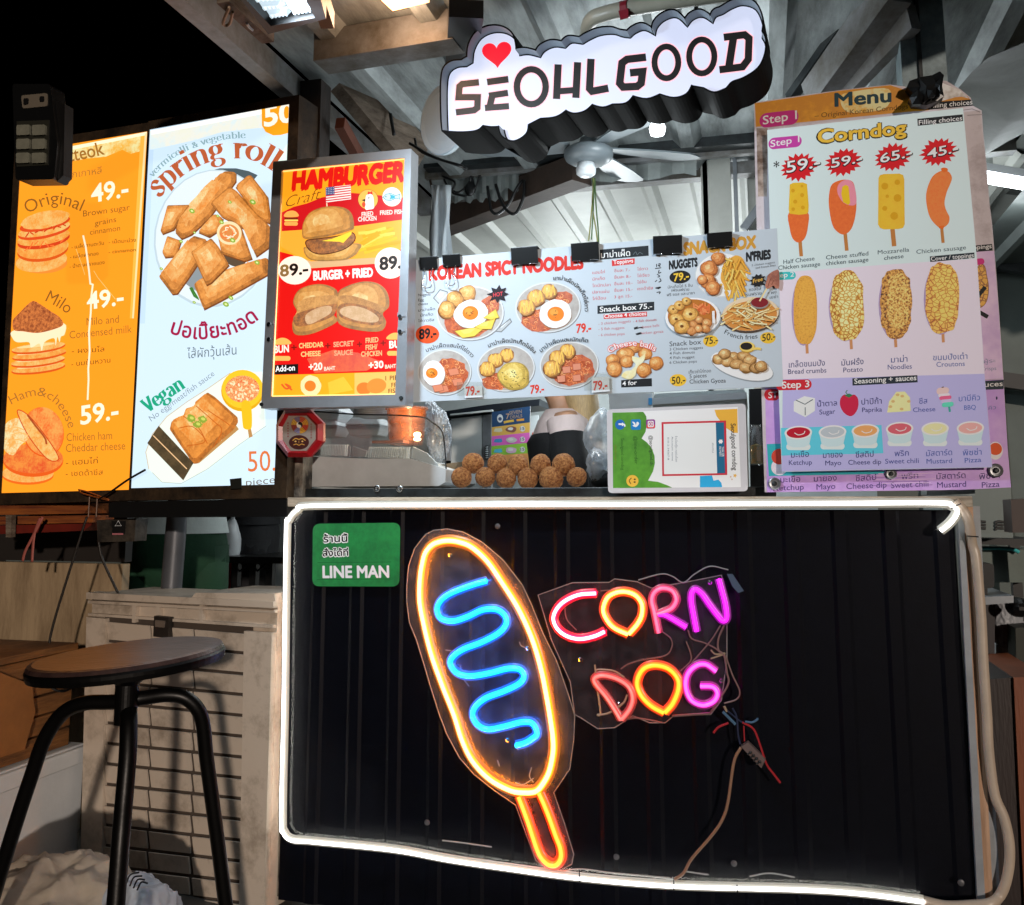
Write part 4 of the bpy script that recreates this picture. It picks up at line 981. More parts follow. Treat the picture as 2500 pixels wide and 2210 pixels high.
S.ell(1745, 770, 90, 56, '#8c8480').ell(1745, 762, 84, 48, '#7c1a22').stroke([(1818, 620), (1745, 750)], 15, '#eacb94')
S.poly([(1800, 600), (1815, 540), (1832, 490), (1895, 450), (1935, 458), (1936, 612), (1905, 625), (1880, 600), (1845, 622), (1815, 628)], tex('#b0705a', '#8a5040', 30, 'noise', .4, .6), True, 4).stroke([(1860, 520), (1838, 570), (1825, 615)], 6, '#7a4434', True).stroke([(1885, 545), (1862, 590)], 6, '#7a4434')
S.part('food_picture').ell(1092, 912, 272, 192, '#8d98a0', -3).ell(1090, 902, 270, 188, '#dfe3e4', -3).ell(1085, 890, 240, 160, '#b06a24', -4)
for k in range(26): S.stroke([(1100+random.uniform(-10, 160), 780+random.uniform(-20, 110)), (1100+random.uniform(-10, 160), 780+random.uniform(-20, 110))], 14, random.choice(('#d8703c', '#c85a2c', '#e08850')))
for x, y, r in ((900, 830, 55), (960, 790, 55), (1030, 750, 48), (1070, 880, 80), (930, 930, 72), (985, 1000, 80)): S.lumps(x, y+4, r, r*.86, '#7a4814', None); S.lumps(x, y, r, r*.85, fam('#d8983a', 50), None, None, 14, 4, .04).ell(x, y-4, r*.22, r*.18, '#6a3c12')
for x, y, r in ((1100, 975, 42), (1155, 935, 42), (1230, 965, 50), (1220, 1022, 46), (1150, 1020, 44), (1082, 1045, 46)): S.lumps(x, y, r, r*.9, fam('#c87a34', 60), None, None, 10, 4)
S.poly([(1280, 850), (1305, 845), (1310, 960), (1285, 970)], '#e6e6e2')
S.part('food_picture')
CB = tex('#d8802c', '#b86018', 45, 'noise', .38, .62)
for x, y, rx, ry in ((520, 1200, 82, 50), (430, 1262, 92, 62), (625, 1262, 70, 60), (310, 1328, 72, 66), (440, 1335, 66, 60), (322, 1410, 74, 76), (732, 1352, 70, 68), (610, 1420, 76, 72)): S.lumps(x, y+5, rx, ry, '#7a3c10', None); S.lumps(x, y, rx, ry, fam('#d07c2c', 55), None, None, 13, 4, .05)
S.poly([(500, 1285), (560, 1300), (622, 1268), (612, 1330), (545, 1400), (530, 1470), (470, 1512), (390, 1482), (430, 1432), (490, 1420), (530, 1368), (500, 1330)], tex('#f4e6be', '#e8d090', 20, 'noise', .4, .6), True, 4)
S.arc('Cheese balls', [(275, 1258), (340, 1218), (430, 1192), (520, 1184), (620, 1200), (722, 1240)], 56, '#d84030', .075).arc('Cheese balls', [(278, 1256), (342, 1216), (430, 1190), (520, 1182), (620, 1198), (719, 1238)], 54, '#f6f0ea', .01)
S.part('food_picture').ell(1575, 1388, 318, 128, '#8a9298', 16).ell(1572, 1380, 314, 122, '#e4e6e6', 16)
for x, y in ((1490, 1290), (1590, 1285), (1650, 1320), (1345, 1310), (1430, 1335), (1520, 1360), (1610, 1395), (1710, 1400), (1760, 1385), (1400, 1260)): S.lumps(x, y+6, 66, 50, '#7a5420', None); S.lumps(x, y, 64, 48, fam('#c08a48', 70), None, None, 11, 4, .16)
S.ell(1625, 1198, 76, 54, '#b88a2c').ell(1622, 1192, 74, 50, '#eac264').ell(1615, 1188, 58, 36, '#1b1718').stroke([(1680, 1215), (1720, 1210), (1758, 1216)], 24, '#eac264', True)
S.build(nbd)
# taped price tags
for i, (pp, t0, t1, lab) in enumerate(((((545, 1585), (720, 1578), (722, 1690), (548, 1697)), (560, 1677), (697, 1660), 'white paper price tag taped below the ham and egg noodles, leftmost tag'),
                                  (((1790, 1500), (1960, 1488), (1966, 1632), (1790, 1647)), (1806, 1622), (1946, 1606), 'white paper price tag with clear tape below the ham nugget noodles, rightmost tag'))):
    Zc = lambda p: (1000+p[0]/4.016, 550+p[1]/4.016)
    t = thing('price_tag', PNB.up(*Zc(pp[3]), .006), lab, 'price tag', 'price tags taped on the noodle menu')
    mb = MB(); px_prism(mb, PNB, [Zc(p) for p in pp], .0085, .003, pm('tag paper', '#dfe4e8', .4)); mb.build('paper', t)
    T = Sheet(PNB); T.base = .0088; T.z(1000, 550, 4.016).part('price').text('79.-', t0, t1, 84, '#cc3420', .03); T.build(t)
    mb = MB(); q = [(p[0]-70 if k in (0, 3) else p[0]+30, p[1]-40 if k < 2 else p[1]-20) for k, p in enumerate(pp)]
    px_prism(mb, PNB, [Zc(p) for p in q], .0105, .0004, clear('tape', (.95, .95, .93), .05, .05, .2, (.6, .6, .55))); mb.build('tape', t)

# ================================================================ corn dog menus on the right
POB = front(-.02, .0, 2150, 700)
obd = thing('menu_board', POB.at(2150, 1190), 'old torn faded corn dog menu board behind the newer poster', 'menu board')
S = Sheet(POB); S.z(1700, 0, 2.555); Hh = S.P
L_ = lambda u, v: (1840+u/3.1156, 640+v/3.1156)
Y_ = lambda u, v: (2300+u/2.01, 400+v/2.01)
OB = [Hh(360, 640), Hh(640, 598), Hh(900, 562), Hh(1100, 540), Hh(1210, 528), Hh(1300, 540), Hh(1330, 560), Hh(1500, 500), Hh(1560, 505), Hh(1650, 560), Hh(1712, 610), Hh(1725, 660), Hh(1780, 690), Hh(1790, 830), Hh(1812, 1040),
      Y_(232, 190), Y_(245, 290), Y_(268, 560), Y_(288, 845), Y_(302, 1060), Y_(322, 1400), (2467, 1190), (2300, 1197), (1867, 1202), (1862, 1060), (1850, 640), (1843, 400)]
mb = MB(); px_prism(mb, POB, OB, 0, .006, pm('old board', '#cfc6cc', .6, 0, .25, 6, .2, 30, dark='#9d8f92', lo=.3, hi=.5)); mb.build('board', obd)
S.poly([(365, 645), (900, 566), (1210, 532), (1330, 570), (1480, 620), (1690, 600), (1712, 625), (1440, 690), (1300, 700), (372, 792)], tex('#e39c1c', '#c88418', 9, 'noise', .3, .5))
S.poly([(920, 585), (1170, 550), (1215, 600), (1170, 680), (990, 705), (930, 690), (900, 640)], tex('#ecd9a0', '#e6a830', 14, 'noise', .45, .62), True, 4)
S.poly([(375, 800), (445, 800), (440, 1226), (385, 1226)], tex('#5a4436', '#b8a89e', 6, 'noise', .4, .6))
S.poly([(1330, 560), (1500, 505), (1640, 560), (1700, 615), (1640, 600), (1500, 640), (1400, 570)], tex('#e4e2e0', '#b8b0a8', 12, 'noise', .4, .6))
S.part('heading').text('Menu', (862, 665), (1218, 634), 80, '#22404a', .03).back().text('– Original Korean Corndogs –', (738, 738), (1362, 674), 30, '#6a4a1c')
S.part('badge').pill(516, 742, 122, 46, '#bc2c7c', -.12).text('Step 1', (415, 778), (628, 742), 52, '#f2e0ec', .012)
S.part('badge').poly([(1440, 640), (1712, 622), (1725, 660), (1446, 686)], '#15181c').text('Filling choices', (1456, 676), (1722, 652), 30, '#dcdcdc', .006)
S.back().stroke([(1650, 690), (1720, 680), (1770, 700)], 4, '#8a8488').stroke([(1690, 720), (1790, 715)], 4, '#8a8488')
S.z(2300, 400, 2.01)
LIL = tex('#d8bfe0', '#bfa0d0', 7, 'noise', .35, .65); PUR = tex('#b48ad2', '#c7a2dc', 6, 'noise', .35, .65)
S.poly([(140, 430), (255, 428), (286, 850), (300, 1055), (180, 1060)], LIL)
S.poly([(200, 1062), (300, 1058), (322, 1400), (338, 1588), (100, 1600), (-860, 1612), (-868, 1100), (-500, 1100)], PUR)
S.poly([(150, 402), (245, 394), (248, 426), (152, 434)], '#1b2024').text('toppings', (120, 424), (243, 414), 20, '#e8e8ea', .008)
S.lumps(185, 600, 42, 105, tex('#8a4a18', '#e8a838', 100, 'vor', .02, .12), '#8a5a18', None, 14, 3); S.stroke([(172, 655), (212, 605)], 20, '#191c20').stroke([(182, 728), (225, 752)], 20, '#191c20')
S.poly([(160, 470), (200, 466), (205, 490), (165, 496)], '#cc3080', True, 4)
S.text('ผู้ระ', (205, 980), (262, 974), 18, '#8088a8').text('Crisps', (190, 1016), (266, 1012), 18, '#8088a8')
S.poly([(205, 1066), (302, 1060), (302, 1106), (210, 1110)], '#23303a').text('sauces', (165, 1098), (298, 1090), 24, '#e6eaee', .008)
S.text('คิว', (228, 1208), (264, 1204), 18, '#6878a8').ell(268, 1150, 4, 8, '#242a50')
S.ell(262, 1408, 36, 44, '#e8dff0').ell(262, 1400, 32, 30, '#d85a2c')
S.z(1840, 640, 3.1156)
S.poly([(100, 1385), (215, 1380), (215, 1595), (1000, 1590), (990, 1612), (115, 1628)], '#2fa6ae')
S.ell(195, 1560, 62, 62, '#d8d0da').ell(195, 1480, 60, 60, '#c04030').pill(140, 1010, 60, 44, '#c42434')
S.text('ST', (112, 1036), (182, 1030), 46, '#f0dce0', .01)
for st, a, b in (('มะเขือ', (203, 1678), (355, 1670)), ('มายอง', (458, 1670), (632, 1662)), ('ชีสดิป', (775, 1668), (932, 1656)), ('พริก', (1125, 1652), (1252, 1642)), ('มัสตาร์ด', (1390, 1652), (1612, 1642)), ('พิซซ่า', (1715, 1652), (1872, 1640)),
                 ('Ketchup', (150, 1740), (382, 1730)), ('Mayo', (478, 1732), (622, 1724)), ('Cheese dip', (705, 1727), (1012, 1714)), ('Sweet chili', (1045, 1720), (1330, 1706)), ('Mustard', (1395, 1717), (1616, 1708)), ('Pizza', (1735, 1717), (1870, 1708))): S.text(st, a, b, 42, '#4a3a78', .006)
for k in range(7): y = 1610+k*15; S.stroke([(940+random.uniform(-60, 60), y), (1150, y+random.uniform(-6, 6)), (1330+random.uniform(-60, 80), y-6)], 4, random.choice(('#8a68a8', '#dcc0ee')), True)
S.build(obd)
for px, py, r, lab in ((1891, 1181, .0155, 'large round washer screw at the bottom left corner of the old menu board'), (2175, 1157, .0135, 'round washer screw in the middle of the old menu board bottom edge'), (2430, 1149, .0165, 'large round washer screw at the bottom right corner of the old menu board')):
    t = thing('washer_screw', POB.up(px, py, .012 if px != 2175 else .004), lab, 'screw', 'washer screws on the old menu board')
    p = POB.up(px, py, .004); n = POB.n
    mb = MB(); mb.lathe(p, [(r, 0), (r, .002), (r*.8, .004), (r*.55, .003), (0, .003)], pm('zinc', '#9a9ca0', .4, .8, .3, 30), 20, n); mb.build('washer', t, smooth=False)
    mb = MB(); mb.lathe(p+n*.003, [(r*.42, 0), (r*.38, .004), (r*.2, .0055), (0, .0055)], M_STEELD, 12, n); mb.build('screw_head', t)

PCD = front(-.045, .3, 2150, 700)
cdp = thing('poster', PCD.at(2160, 1145), 'clean white and lilac corn dog menu poster with red price bursts', 'poster')
S = Sheet(PCD)
K_ = lambda u, v: (1840+u/3.65, 200+v/3.65)
CP = [K_(120, 430), K_(1866, 232), L_(1700, -10), L_(1756, 850), L_(1815, 1562), L_(215, 1596), (1900, 930), (1880, 560)]
mb = MB(); px_prism(mb, PCD, CP, 0, .003, ink('#cddefa', .55)); mb.build('sheet', cdp)
S.z(1840, 640, 3.1156)
S.poly([(186, 80), (1000, 20), (1697, -26), (1755, 850), (222, 892)], '#dcd2f2')
S.poly([(222, 892), (1755, 850), (1813, 1560), (214, 1593)], '#b4b0f2')
S.poly([(208, 1262), (972, 1240), (986, 1455), (212, 1472)], '#5cc6dc')
S.z(1840, 200, 3.65)
S.part('heading').text('Corndog', (556, 552), (1372, 462), 118, '#17140f', .075).text('Corndog', (570, 546), (1362, 460), 114, '#e6b43c', .03)
S.part('badge').pill(280, 540, 148, 52, '#bb3c9c', -.1).text('Step 1', (150, 583), (408, 535), 58, '#f4e2f2', .008)
S.part('badge').poly([(1458, 330), (1862, 290), (1866, 350), (1462, 393)], '#1b1f24').text('Filling choices', (1472, 384), (1858, 342), 40, '#f0f0f2', .006)
for x, y, st, a, b, h in ((400, 762, '59.-', (292, 812), (594, 756), 98), (800, 716, '59.-', (690, 768), (968, 714), 80), (1237, 672, '65.-', (1128, 724), (1412, 664), 80), (1647, 624, '45.-', (1548, 682), (1824, 624), 80)):
    S.part('price').burst(x, y, 168, 128, 17, '#cc1420', .74, -.12)
    S.text(st, (a[0]-8, a[1]+4), (b[0]+8, b[1]+4), h, '#14141a', .06).text(st, a, b, h, '#f4f4f6', .012)
S.back().text('*', (178, 800), (230, 795), 85, '#16161a', .01)
YEL = tex('#e8b81c', '#e2ae14', 30); ORG = tex('#e06a22', '#d85c18', 120)
def stick(u0, v0, u1, v1, wd=32, c='#b8783c'): S.stroke([(u0, v0), (u1, v1)], wd, c)
S.part('food_picture'); stick(413, 1420, 424, 1555); S.poly([(315, 1165), (480, 1160), (482, 1300), (455, 1395), (400, 1432), (350, 1400), (322, 1310)], ORG, True, 4).poly([(322, 915), (355, 900), (440, 897), (475, 912), (490, 1100), (488, 1160), (470, 1178), (400, 1185), (320, 1175), (312, 1140)], YEL)
for x, y, r in ((350, 970, 16), (432, 1010, 18), (370, 1068, 18), (438, 1120, 17), (352, 1135, 16), (430, 930, 12)): S.ell(x, y, r, r, '#d09a10')
S.part('food_picture'); stick(815, 1350, 830, 1505); S.poly([(670, 1100), (675, 980), (700, 912), (760, 880), (820, 872), (880, 890), (905, 960), (916, 1080), (905, 1200), (870, 1310), (810, 1360), (750, 1340), (700, 1270)], ORG, True, 4).poly([(745, 980), (760, 910), (820, 874), (872, 888), (905, 960), (913, 1085), (850, 1100), (785, 1062)], '#e88a9c', True, 4).poly([(780, 1000), (790, 935), (820, 918), (845, 932), (860, 1080), (842, 1098), (797, 1072)], '#e8b81c')
S.part('food_picture'); stick(1236, 1300, 1252, 1465, 40); S.poly([(1112, 860), (1125, 832), (1160, 822), (1300, 818), (1332, 832), (1342, 870), (1346, 1270), (1330, 1302), (1290, 1312), (1160, 1315), (1125, 1302), (1108, 1270)], YEL)
for x, y, r in ((1168, 930, 30), (1280, 895, 24), (1190, 1020, 15), (1282, 1035, 34), (1168, 1128, 22), (1252, 1195, 34)): S.ell(x, y, r, r, '#d09a10')
S.part('food_picture'); stick(1675, 1300, 1688, 1435, 28); SG = tex('#f07c2c', '#e66c20', 120)
S.poly([(1562, 905), (1602, 835), (1668, 795), (1735, 800), (1766, 852), (1752, 910), (1720, 985), (1700, 1080), (1718, 1150), (1744, 1205), (1735, 1262), (1690, 1298), (1640, 1290), (1572, 1210), (1542, 1100), (1537, 1000)], SG, True, 4).poly([(1670, 772), (1700, 765), (1728, 775), (1722, 800), (1680, 800)], '#e06820', True, 3).poly([(1650, 1285), (1700, 1280), (1690, 1312), (1652, 1305)], '#e06820')
TD = '#2a4652'
S.back()
for st, a, b in (('Half Cheese', (265, 1624), (542, 1590)), ('Chicken sausage', (220, 1676), (592, 1640)), ('Cheese stuffed', (645, 1584), (1022, 1546)), ('chicken sausage', (645, 1636), (1022, 1600)), ('Mozzarella', (1106, 1538), (1386, 1512)), ('cheese', (1162, 1588), (1336, 1570)), ('Chicken sausage', (1450, 1533), (1892, 1492))): S.text(st, a, b, 36, TD, .002)
S.part('badge').poly([(1570, 1556), (1966, 1521), (1968, 1570), (1573, 1606)], '#222c34').text('Cover / toppings', (1580, 1596), (1962, 1562), 36, '#eef0f2', .006)
S.z(1840, 640, 3.1156)
S.part('badge').pill(235, 105, 86, 30, '#3cb8b8', -.05).text('Step 2', (150, 122), (308, 110), 36, '#eaf6f6', .01)
GLD = tex('#d89a34', '#a86018', 220, 'noise', .3, .7, 0, '#e0a63c')
def cdog(cx, cy, rx, ry, m, edge, n=22, wob=.03, sx=10, sy=0, sl=95, hi2=None):
    stick(cx+sx, cy+ry*.9, cx+sx+6, cy+ry*.9+sl, 22, '#c68a5c')
    S.ell(cx-14, cy+10, rx, ry, '#a892b8', 0, 24)
    pts = []
    for i in range(n):
        t = 2*math.pi*i/n; q = 1+random.uniform(-wob, wob); c_, s_ = math.cos(t), math.sin(t)
        pts.append((cx+rx*q*(abs(c_)**.75)*(1 if c_ > 0 else -1), cy+ry*q*(abs(s_)**.8)*(1 if s_ > 0 else -1)))
    S.poly(pts, m, True, 3)
    if hi2: S.poly([(cx+(x-cx)*.72+rx*.16, cy+(y-cy)*.80-ry*.08) for x, y in pts], hi2, True, 3)
    if edge: S.stroke(pts, 5, edge, True, True, 3)
S.part('food_picture'); cdog(392, 365, 90, 262, GLD, None, 24, .015, hi2=tex('#eab048', '#c47c24', 220, 'noise', .3, .7, 0, '#e4a63c'))
S.part('food_picture'); cdog(712, 332, 128, 262, tex('#8a4c12', '#f2d078', 105, 'vor', .01, .16, 0, '#d8962c'), None, 26, .05, 26, hi2=tex('#b06a1c', '#fbe6a0', 105, 'vor', .01, .14, 0, '#eab84c'))
S.part('food_picture'); cdog(1082, 312, 118, 268, tex('#3a1c06', '#eeb058', 170, 'noise', .40, .58, 0, '#c07828'), None, 30, .06, -6, hi2=tex('#5a3008', '#f8cc74', 190, 'noise', .38, .56, 0, '#d89038'))
S.part('food_picture'); cdog(1435, 275, 128, 268, tex('#8a3e1a', '#f2b854', 95, 'vor', .01, .13, 0, '#dc9030'), None, 26, .04, 2, hi2=tex('#a85a20', '#f8c860', 95, 'vor', .01, .11, 0, '#e8a63c'))
S.back()
for st, a, b, h, c in (('เกล็ดขนมปัง', (268, 803), (542, 787), 42, '#3d4474'), ('Bread crumbs', (262, 852), (553, 840), 36, '#3d4474'), ('มันฝรั่ง', (668, 788), (836, 777), 42, '#3d4474'), ('Potato', (682, 840), (830, 832), 36, '#3d4474'), ('มาม่า', (1045, 765), (1170, 757), 42, '#4a558c'), ('Noodles', (1020, 818), (1203, 810), 36, '#4a558c'), ('ขนมปังเต๋า', (1365, 748), (1626, 737), 42, '#5a6aa4'), ('Croutons', (1390, 797), (1606, 790), 36, '#5a6aa4'),
                       ('น้ำตาล', (485, 1100), (634, 1092), 40, '#2c3070'), ('Sugar', (500, 1160), (620, 1153), 36, '#2c3070'), ('ปาปิก้า', (820, 1085), (974, 1077), 42, '#2c3070'), ('Paprika', (825, 1142), (976, 1137), 34, '#2c3070'), ('ชีส', (1258, 1080), (1322, 1075), 40, '#4654a0'), ('Cheese', (1212, 1142), (1382, 1134), 34, '#4654a0'), ('บาบีคิว', (1560, 1060), (1722, 1050), 42, '#4e68b4'), ('BBQ', (1600, 1125), (1690, 1120), 34, '#4e68b4'),
                       ('มะเขือ', (285, 1488), (420, 1480), 42, '#2c3474'), ('มายอง', (528, 1490), (676, 1484), 42, '#2c3474'), ('ชีสดิป', (775, 1488), (912, 1480), 42, '#2c3474'), ('พริก', (1072, 1478), (1180, 1472), 42, '#3c4894'), ('มัสตาร์ด', (1312, 1477), (1510, 1468), 42, '#4c5ca8'), ('พิซซ่า', (1590, 1472), (1734, 1465), 42, '#4c62b0'),
                       ('Ketchup', (268, 1544), (443, 1540), 36, '#2c3474'), ('Mayo', (545, 1547), (666, 1544), 36, '#2c3474'), ('Cheese dip', (720, 1542), (970, 1536), 36, '#2c3474'), ('Sweet chili', (1000, 1534), (1256, 1528), 36, '#3c4894'), ('Mustard', (1315, 1534), (1509, 1528), 36, '#4c5ca8'), ('Pizza', (1605, 1527), (1731, 1520), 36, '#4c62b0')): S.text(st, a, b, h, c, .004)
S.part('badge').poly([(750, 885), (1245, 860), (1247, 915), (752, 940)], '#232d38').text('Seasoning + sauces', (765, 926), (1238, 898), 38, '#eef0f4', .012)
S.part('badge').pill(305, 934, 136, 40, '#c42230', -.03).text('Step 3', (215, 962), (424, 950), 50, '#f8e8ea', .014)
S.part('food_picture').poly([(305, 1060), (385, 1020), (466, 1035), (466, 1132), (392, 1180), (305, 1135)], '#dcf2f4').stroke([(320, 1050), (390, 1082), (450, 1045)], 6, '#3a5058').stroke([(392, 1105), (392, 1165)], 6, '#3a5058')
S.part('food_picture').poly([(660, 1040), (690, 1008), (725, 1020), (765, 1008), (795, 1045), (790, 1120), (745, 1172), (690, 1150), (658, 1095)], '#c41c44', True, 4).poly([(690, 1015), (725, 1000), (755, 1012), (725, 1032)], '#2f7a50').stroke([(715, 1010), (700, 990), (712, 975)], 6, '#2f7a50')
S.part('food_picture').poly([(1015, 1145), (1030, 1060), (1085, 987), (1150, 985), (1188, 1030), (1195, 1132), (1100, 1140)], '#f2e2a2')
for x, y in ((1095, 1010), (1060, 1060), (1130, 1020), (1180, 1060), (1040, 1100), (1125, 1118)): S.ell(x, y, 14, 10, '#d4b074')
S.part('food_picture').stroke([(1485, 1090), (1492, 1140)], 16, '#38a098').pill(1438, 980, 48, 26, '#f2c2c0', -.1).pill(1448, 1012, 44, 12, '#f4d6e4', -.1).pill(1458, 1032, 46, 14, '#e8608c', -.1).pill(1464, 1058, 42, 14, '#c8b8ea', -.1).pill(1476, 1084, 44, 18, '#62d4b8', -.1).stroke([(1430, 955), (1445, 950)], 8, '#6a5a52')
for x, y, c in ((340, 1330, '#b4102c'), (600, 1325, '#b4bec6'), (850, 1315, '#e0a264'), (1110, 1300, '#d0606e'), (1380, 1300, '#ecdca8'), (1648, 1295, '#f0a8a4')):
    S.part('food_picture').pill(x, y+75, 92, 26, '#d6e6f6').poly([(x-104, y-30), (x+104, y-36), (x+82, y+60), (x+40, y+78), (x-40, y+80), (x-82, y+62)], '#c2daf2').ell(x, y-32, 105, 52, '#e4f0fa', -3).ell(x, y-32, 90, 41, c, -3).stroke([(x-30, y-30), (x, y-15), (x+40, y-25), (x+50, y-45)], 6, '#f6e6e6', True)
S.build(cdp)
# ================================================================ cloud-shaped shop sign
PSG = front(-.22, 5.5, 1480, 200)
sgn = thing('shop_sign', PSG.at(1480, 330), 'cloud shaped white lit shop sign with black letters and red heart, under the roof', 'sign')
G_ = lambda p: (1000+p[0]/2.271, p[1]/2.271)
CL = [(218, 742), (213, 600), (214, 480), (226, 412), (265, 380), (318, 374), (355, 352), (364, 282), (402, 218), (468, 187), (538, 192), (588, 232), (606, 314), (660, 308), (728, 324), (752, 290), (805, 266), (866, 272), (902, 244), (962, 250), (1005, 225), (1060, 202), (1130, 195), (1182, 210), (1226, 216), (1256, 190), (1305, 174), (1366, 204),
      (1378, 158), (1420, 118), (1482, 104), (1541, 156), (1574, 116), (1625, 101), (1684, 136), (1702, 100), (1740, 84), (1790, 54), (1850, 36), (1918, 60), (1954, 140), (1950, 212), (1970, 256), (1964, 332), (1930, 402), (1856, 452), (1792, 476), (1758, 512), (1700, 531), (1645, 508), (1570, 494), (1540, 542), (1478, 560), (1402, 541), (1330, 566), (1252, 550), (1212, 590), (1142, 596),
      (1090, 612), (1030, 597), (985, 634), (930, 645), (888, 628), (830, 664), (745, 674), (690, 702), (672, 712), (660, 762), (600, 796), (546, 772), (527, 716), (480, 718), (430, 711), (395, 738), (320, 746)]
cx_ = sum(p[0] for p in CL)/len(CL); cy_ = sum(p[1] for p in CL)/len(CL)
def offs(pts, d):
    n = len(pts); A = sum(pts[i][0]*pts[(i+1) % n][1]-pts[(i+1) % n][0]*pts[i][1] for i in range(n)); sg = 1 if A > 0 else -1; out = []
    for i in range(n):
        a, b, c = pts[i-1], pts[i], pts[(i+1) % n]
        d1 = Vector((b[0]-a[0], b[1]-a[1], 0)).normalized(); d2 = Vector((c[0]-b[0], c[1]-b[1], 0)).normalized()
        t = (d1+d2).normalized(); nn = Vector((t.y, -t.x, 0))*sg
        out.append((b[0]+nn.x*d, b[1]+nn.y*d))
    return out
# round the lobes: spline through runs between the notches (every notch is one of the listed points)
NOTCH = {(355, 352), (606, 314), (728, 324), (866, 272), (962, 250), (1226, 216), (1366, 204), (1541, 156), (1684, 136), (1950, 212), (1645, 508), (1402, 541), (1252, 550), (1142, 596), (1030, 597), (888, 628), (745, 674), (672, 712), (527, 716), (430, 711), (218, 742), (318, 374), (1758, 512), (1570, 494)}
ks = [i for i, p in enumerate(CL) if p in NOTCH]; CS = []
for a, b in zip(ks, ks[1:]+[ks[0]+len(CL)]):
    run = [CL[i % len(CL)] for i in range(a, b+1)]
    CS += [(v.x, v.y) for v in spline([(p[0], p[1], 0) for p in run], 4)][:-1]
CO = offs(CS, 17)
mb = MB(); mb.prism([PSG.up(*G_(p), 0) for p in CS], -PSG.n*.004, lit('#dfe5fe', .70, True)); mb.build('lit_face', sgn)
mb = MB(); n = len(CS); M_RIMI = pm('rim inside', '#8b979c', .5); M_RIMO = pm('rim outside', '#040506', .7, 0, .3, 12, spec=.06)
fo = [PSG.up(*G_(p), 0)+PSG.n*.035 for p in CO]; bo = [p-PSG.n*.165 for p in fo]; fi = [PSG.up(*G_(p), 0)+PSG.n*.035 for p in offs(CS, 8)]; bi = [p-PSG.n*.036 for p in fi]
for i in range(n):
    j = (i+1) % n
    mb.face([fo[i], fo[j], bo[j], bo[i]], M_RIMO); mb.face([fo[i], fi[i], fi[j], fo[j]], M_RIMO); mb.face([fi[i], bi[i], bi[j], fi[j]], M_RIMI)
mb.face(bo[::-1], M_RIMO); mb.build('rim', sgn)
S = Sheet(PSG, 0.0, .0002); S.z(1000, 0, 2.271); LB = pm('letter black', '#0b0c0e', .5, 0, .2, 40, dark='#2a2018', lo=.28, hi=.42)
PKE = lit('#f6b8c4', 1.0)
def letters(f):
    for pts, wd in (([(385, 457), (292, 467), (277, 480), (272, 540), (378, 540), (376, 598), (358, 612), (257, 624)], 36),): f(pts, wd)
    f([(430, 456), (548, 440)], 37, 1); f([(440, 532), (546, 516)], 35, 1); f([(458, 535), (444, 596)], 37); f([(418, 600), (552, 590)], 35)
    f([(824, 358), (815, 550)], 40, 2); f([(932, 346), (922, 544)], 40); f([(818, 508), (928, 500)], 35)
    f([(1006, 327), (998, 492), (1012, 507), (1102, 490)], 41, 3)
    f([(1311, 318), (1205, 330), (1178, 350), (1165, 462), (1184, 484), (1262, 480), (1284, 462), (1292, 398), (1222, 405)], 42, 4)
    f([(1742, 208), (1858, 194), (1882, 214), (1878, 330), (1846, 372), (1718, 388)], 40, 5); f([(1796, 208), (1770, 376)], 42)
def lp(pts, wd, new=None): S.stroke(pts, wd, LB)
S.part('letters')
letters(lambda pts, wd, new=None: S.stroke(pts, wd+12, PKE)); 
for x, y, a, b, wd in ((675, 482, 80, 97, 36), (1424, 347, 66, 88, 33), (1620, 314, 70, 94, 33)):
    e = [(x+a*math.cos(t*.2244), y+b*math.sin(t*.2244)) for t in range(28)]; S.stroke(e, wd+12, PKE, False, True); S.stroke(e, wd, LB, False, True)
letters(lp)
hp = []
for i in range(40):
    t = 2*math.pi*i/40; hx = 16*math.sin(t)**3; hy = 13*math.cos(t)-5*math.cos(2*t)-2*math.cos(3*t)-math.cos(4*t); hp.append((484+hx*5.1+hy*-.3, 296-hy*5.0-hx*.5))
S.part('heart').poly(hp, lit('#f0142c', 1.0)); S.build(sgn)
mb = MB()
for px in (1690, 1180): a = PSG.up(px, 60 if px > 1500 else 120, -.07); mb.tube([a, Vector((a.x, a.y+.02, 2.42))], .006, M_BLKP, 6)
build_each(mb, 'hanger', sgn)

# ================================================================ payment sign standing on the ledge
PPY = front(-.02, .3, 1650, 1090)
pay = thing('payment_sign', PPY.at(1655, 1205), 'white framed green, yellow and blue payment sign standing sideways on the ledge', 'sign')
S = Sheet(PPY); S.z(1440, 960, 4.4435)
RO = rounded([(183, 178), (1690, 112), (1716, 1064), (198, 1086)], 50)
mb = MB(); px_prism(mb, PPY, [S.P(*p) for p in RO], 0, .008, pm('sign white', '#d4d2d6', .35, 0, .1, 8), M_BLKP); mb.build('board', pay)
S.poly([(245, 212), (1605, 150), (1640, 1020), (252, 1030)], '#dfe0e4')
S.poly([(245, 212), (580, 203), (612, 250), (620, 330), (604, 420), (562, 492), (620, 535), (672, 600), (702, 680), (706, 760), (685, 850), (632, 950), (740, 963), (840, 1000), (895, 1025), (252, 1030)], tex('#55982a', '#3f7d1e', 10, 'noise', .35, .65))
S.poly([(1352, 182), (1600, 170), (1606, 432), (1560, 430), (1480, 380), (1420, 310), (1375, 250)], '#e9a93c', )
S.poly([(1195, 900), (1325, 893), (1342, 950), (1395, 938), (1428, 975), (1436, 1020), (1195, 1022)], '#2aa2d4')
S.part('payment_card').poly([(778, 315), (1478, 297), (1491, 888), (786, 900)], '#c02a3a').poly([(800, 335), (1455, 318), (1468, 868), (805, 880)], '#dce0ea').poly([(1366, 320), (1455, 317), (1468, 868), (1382, 871)], '#1b6286')
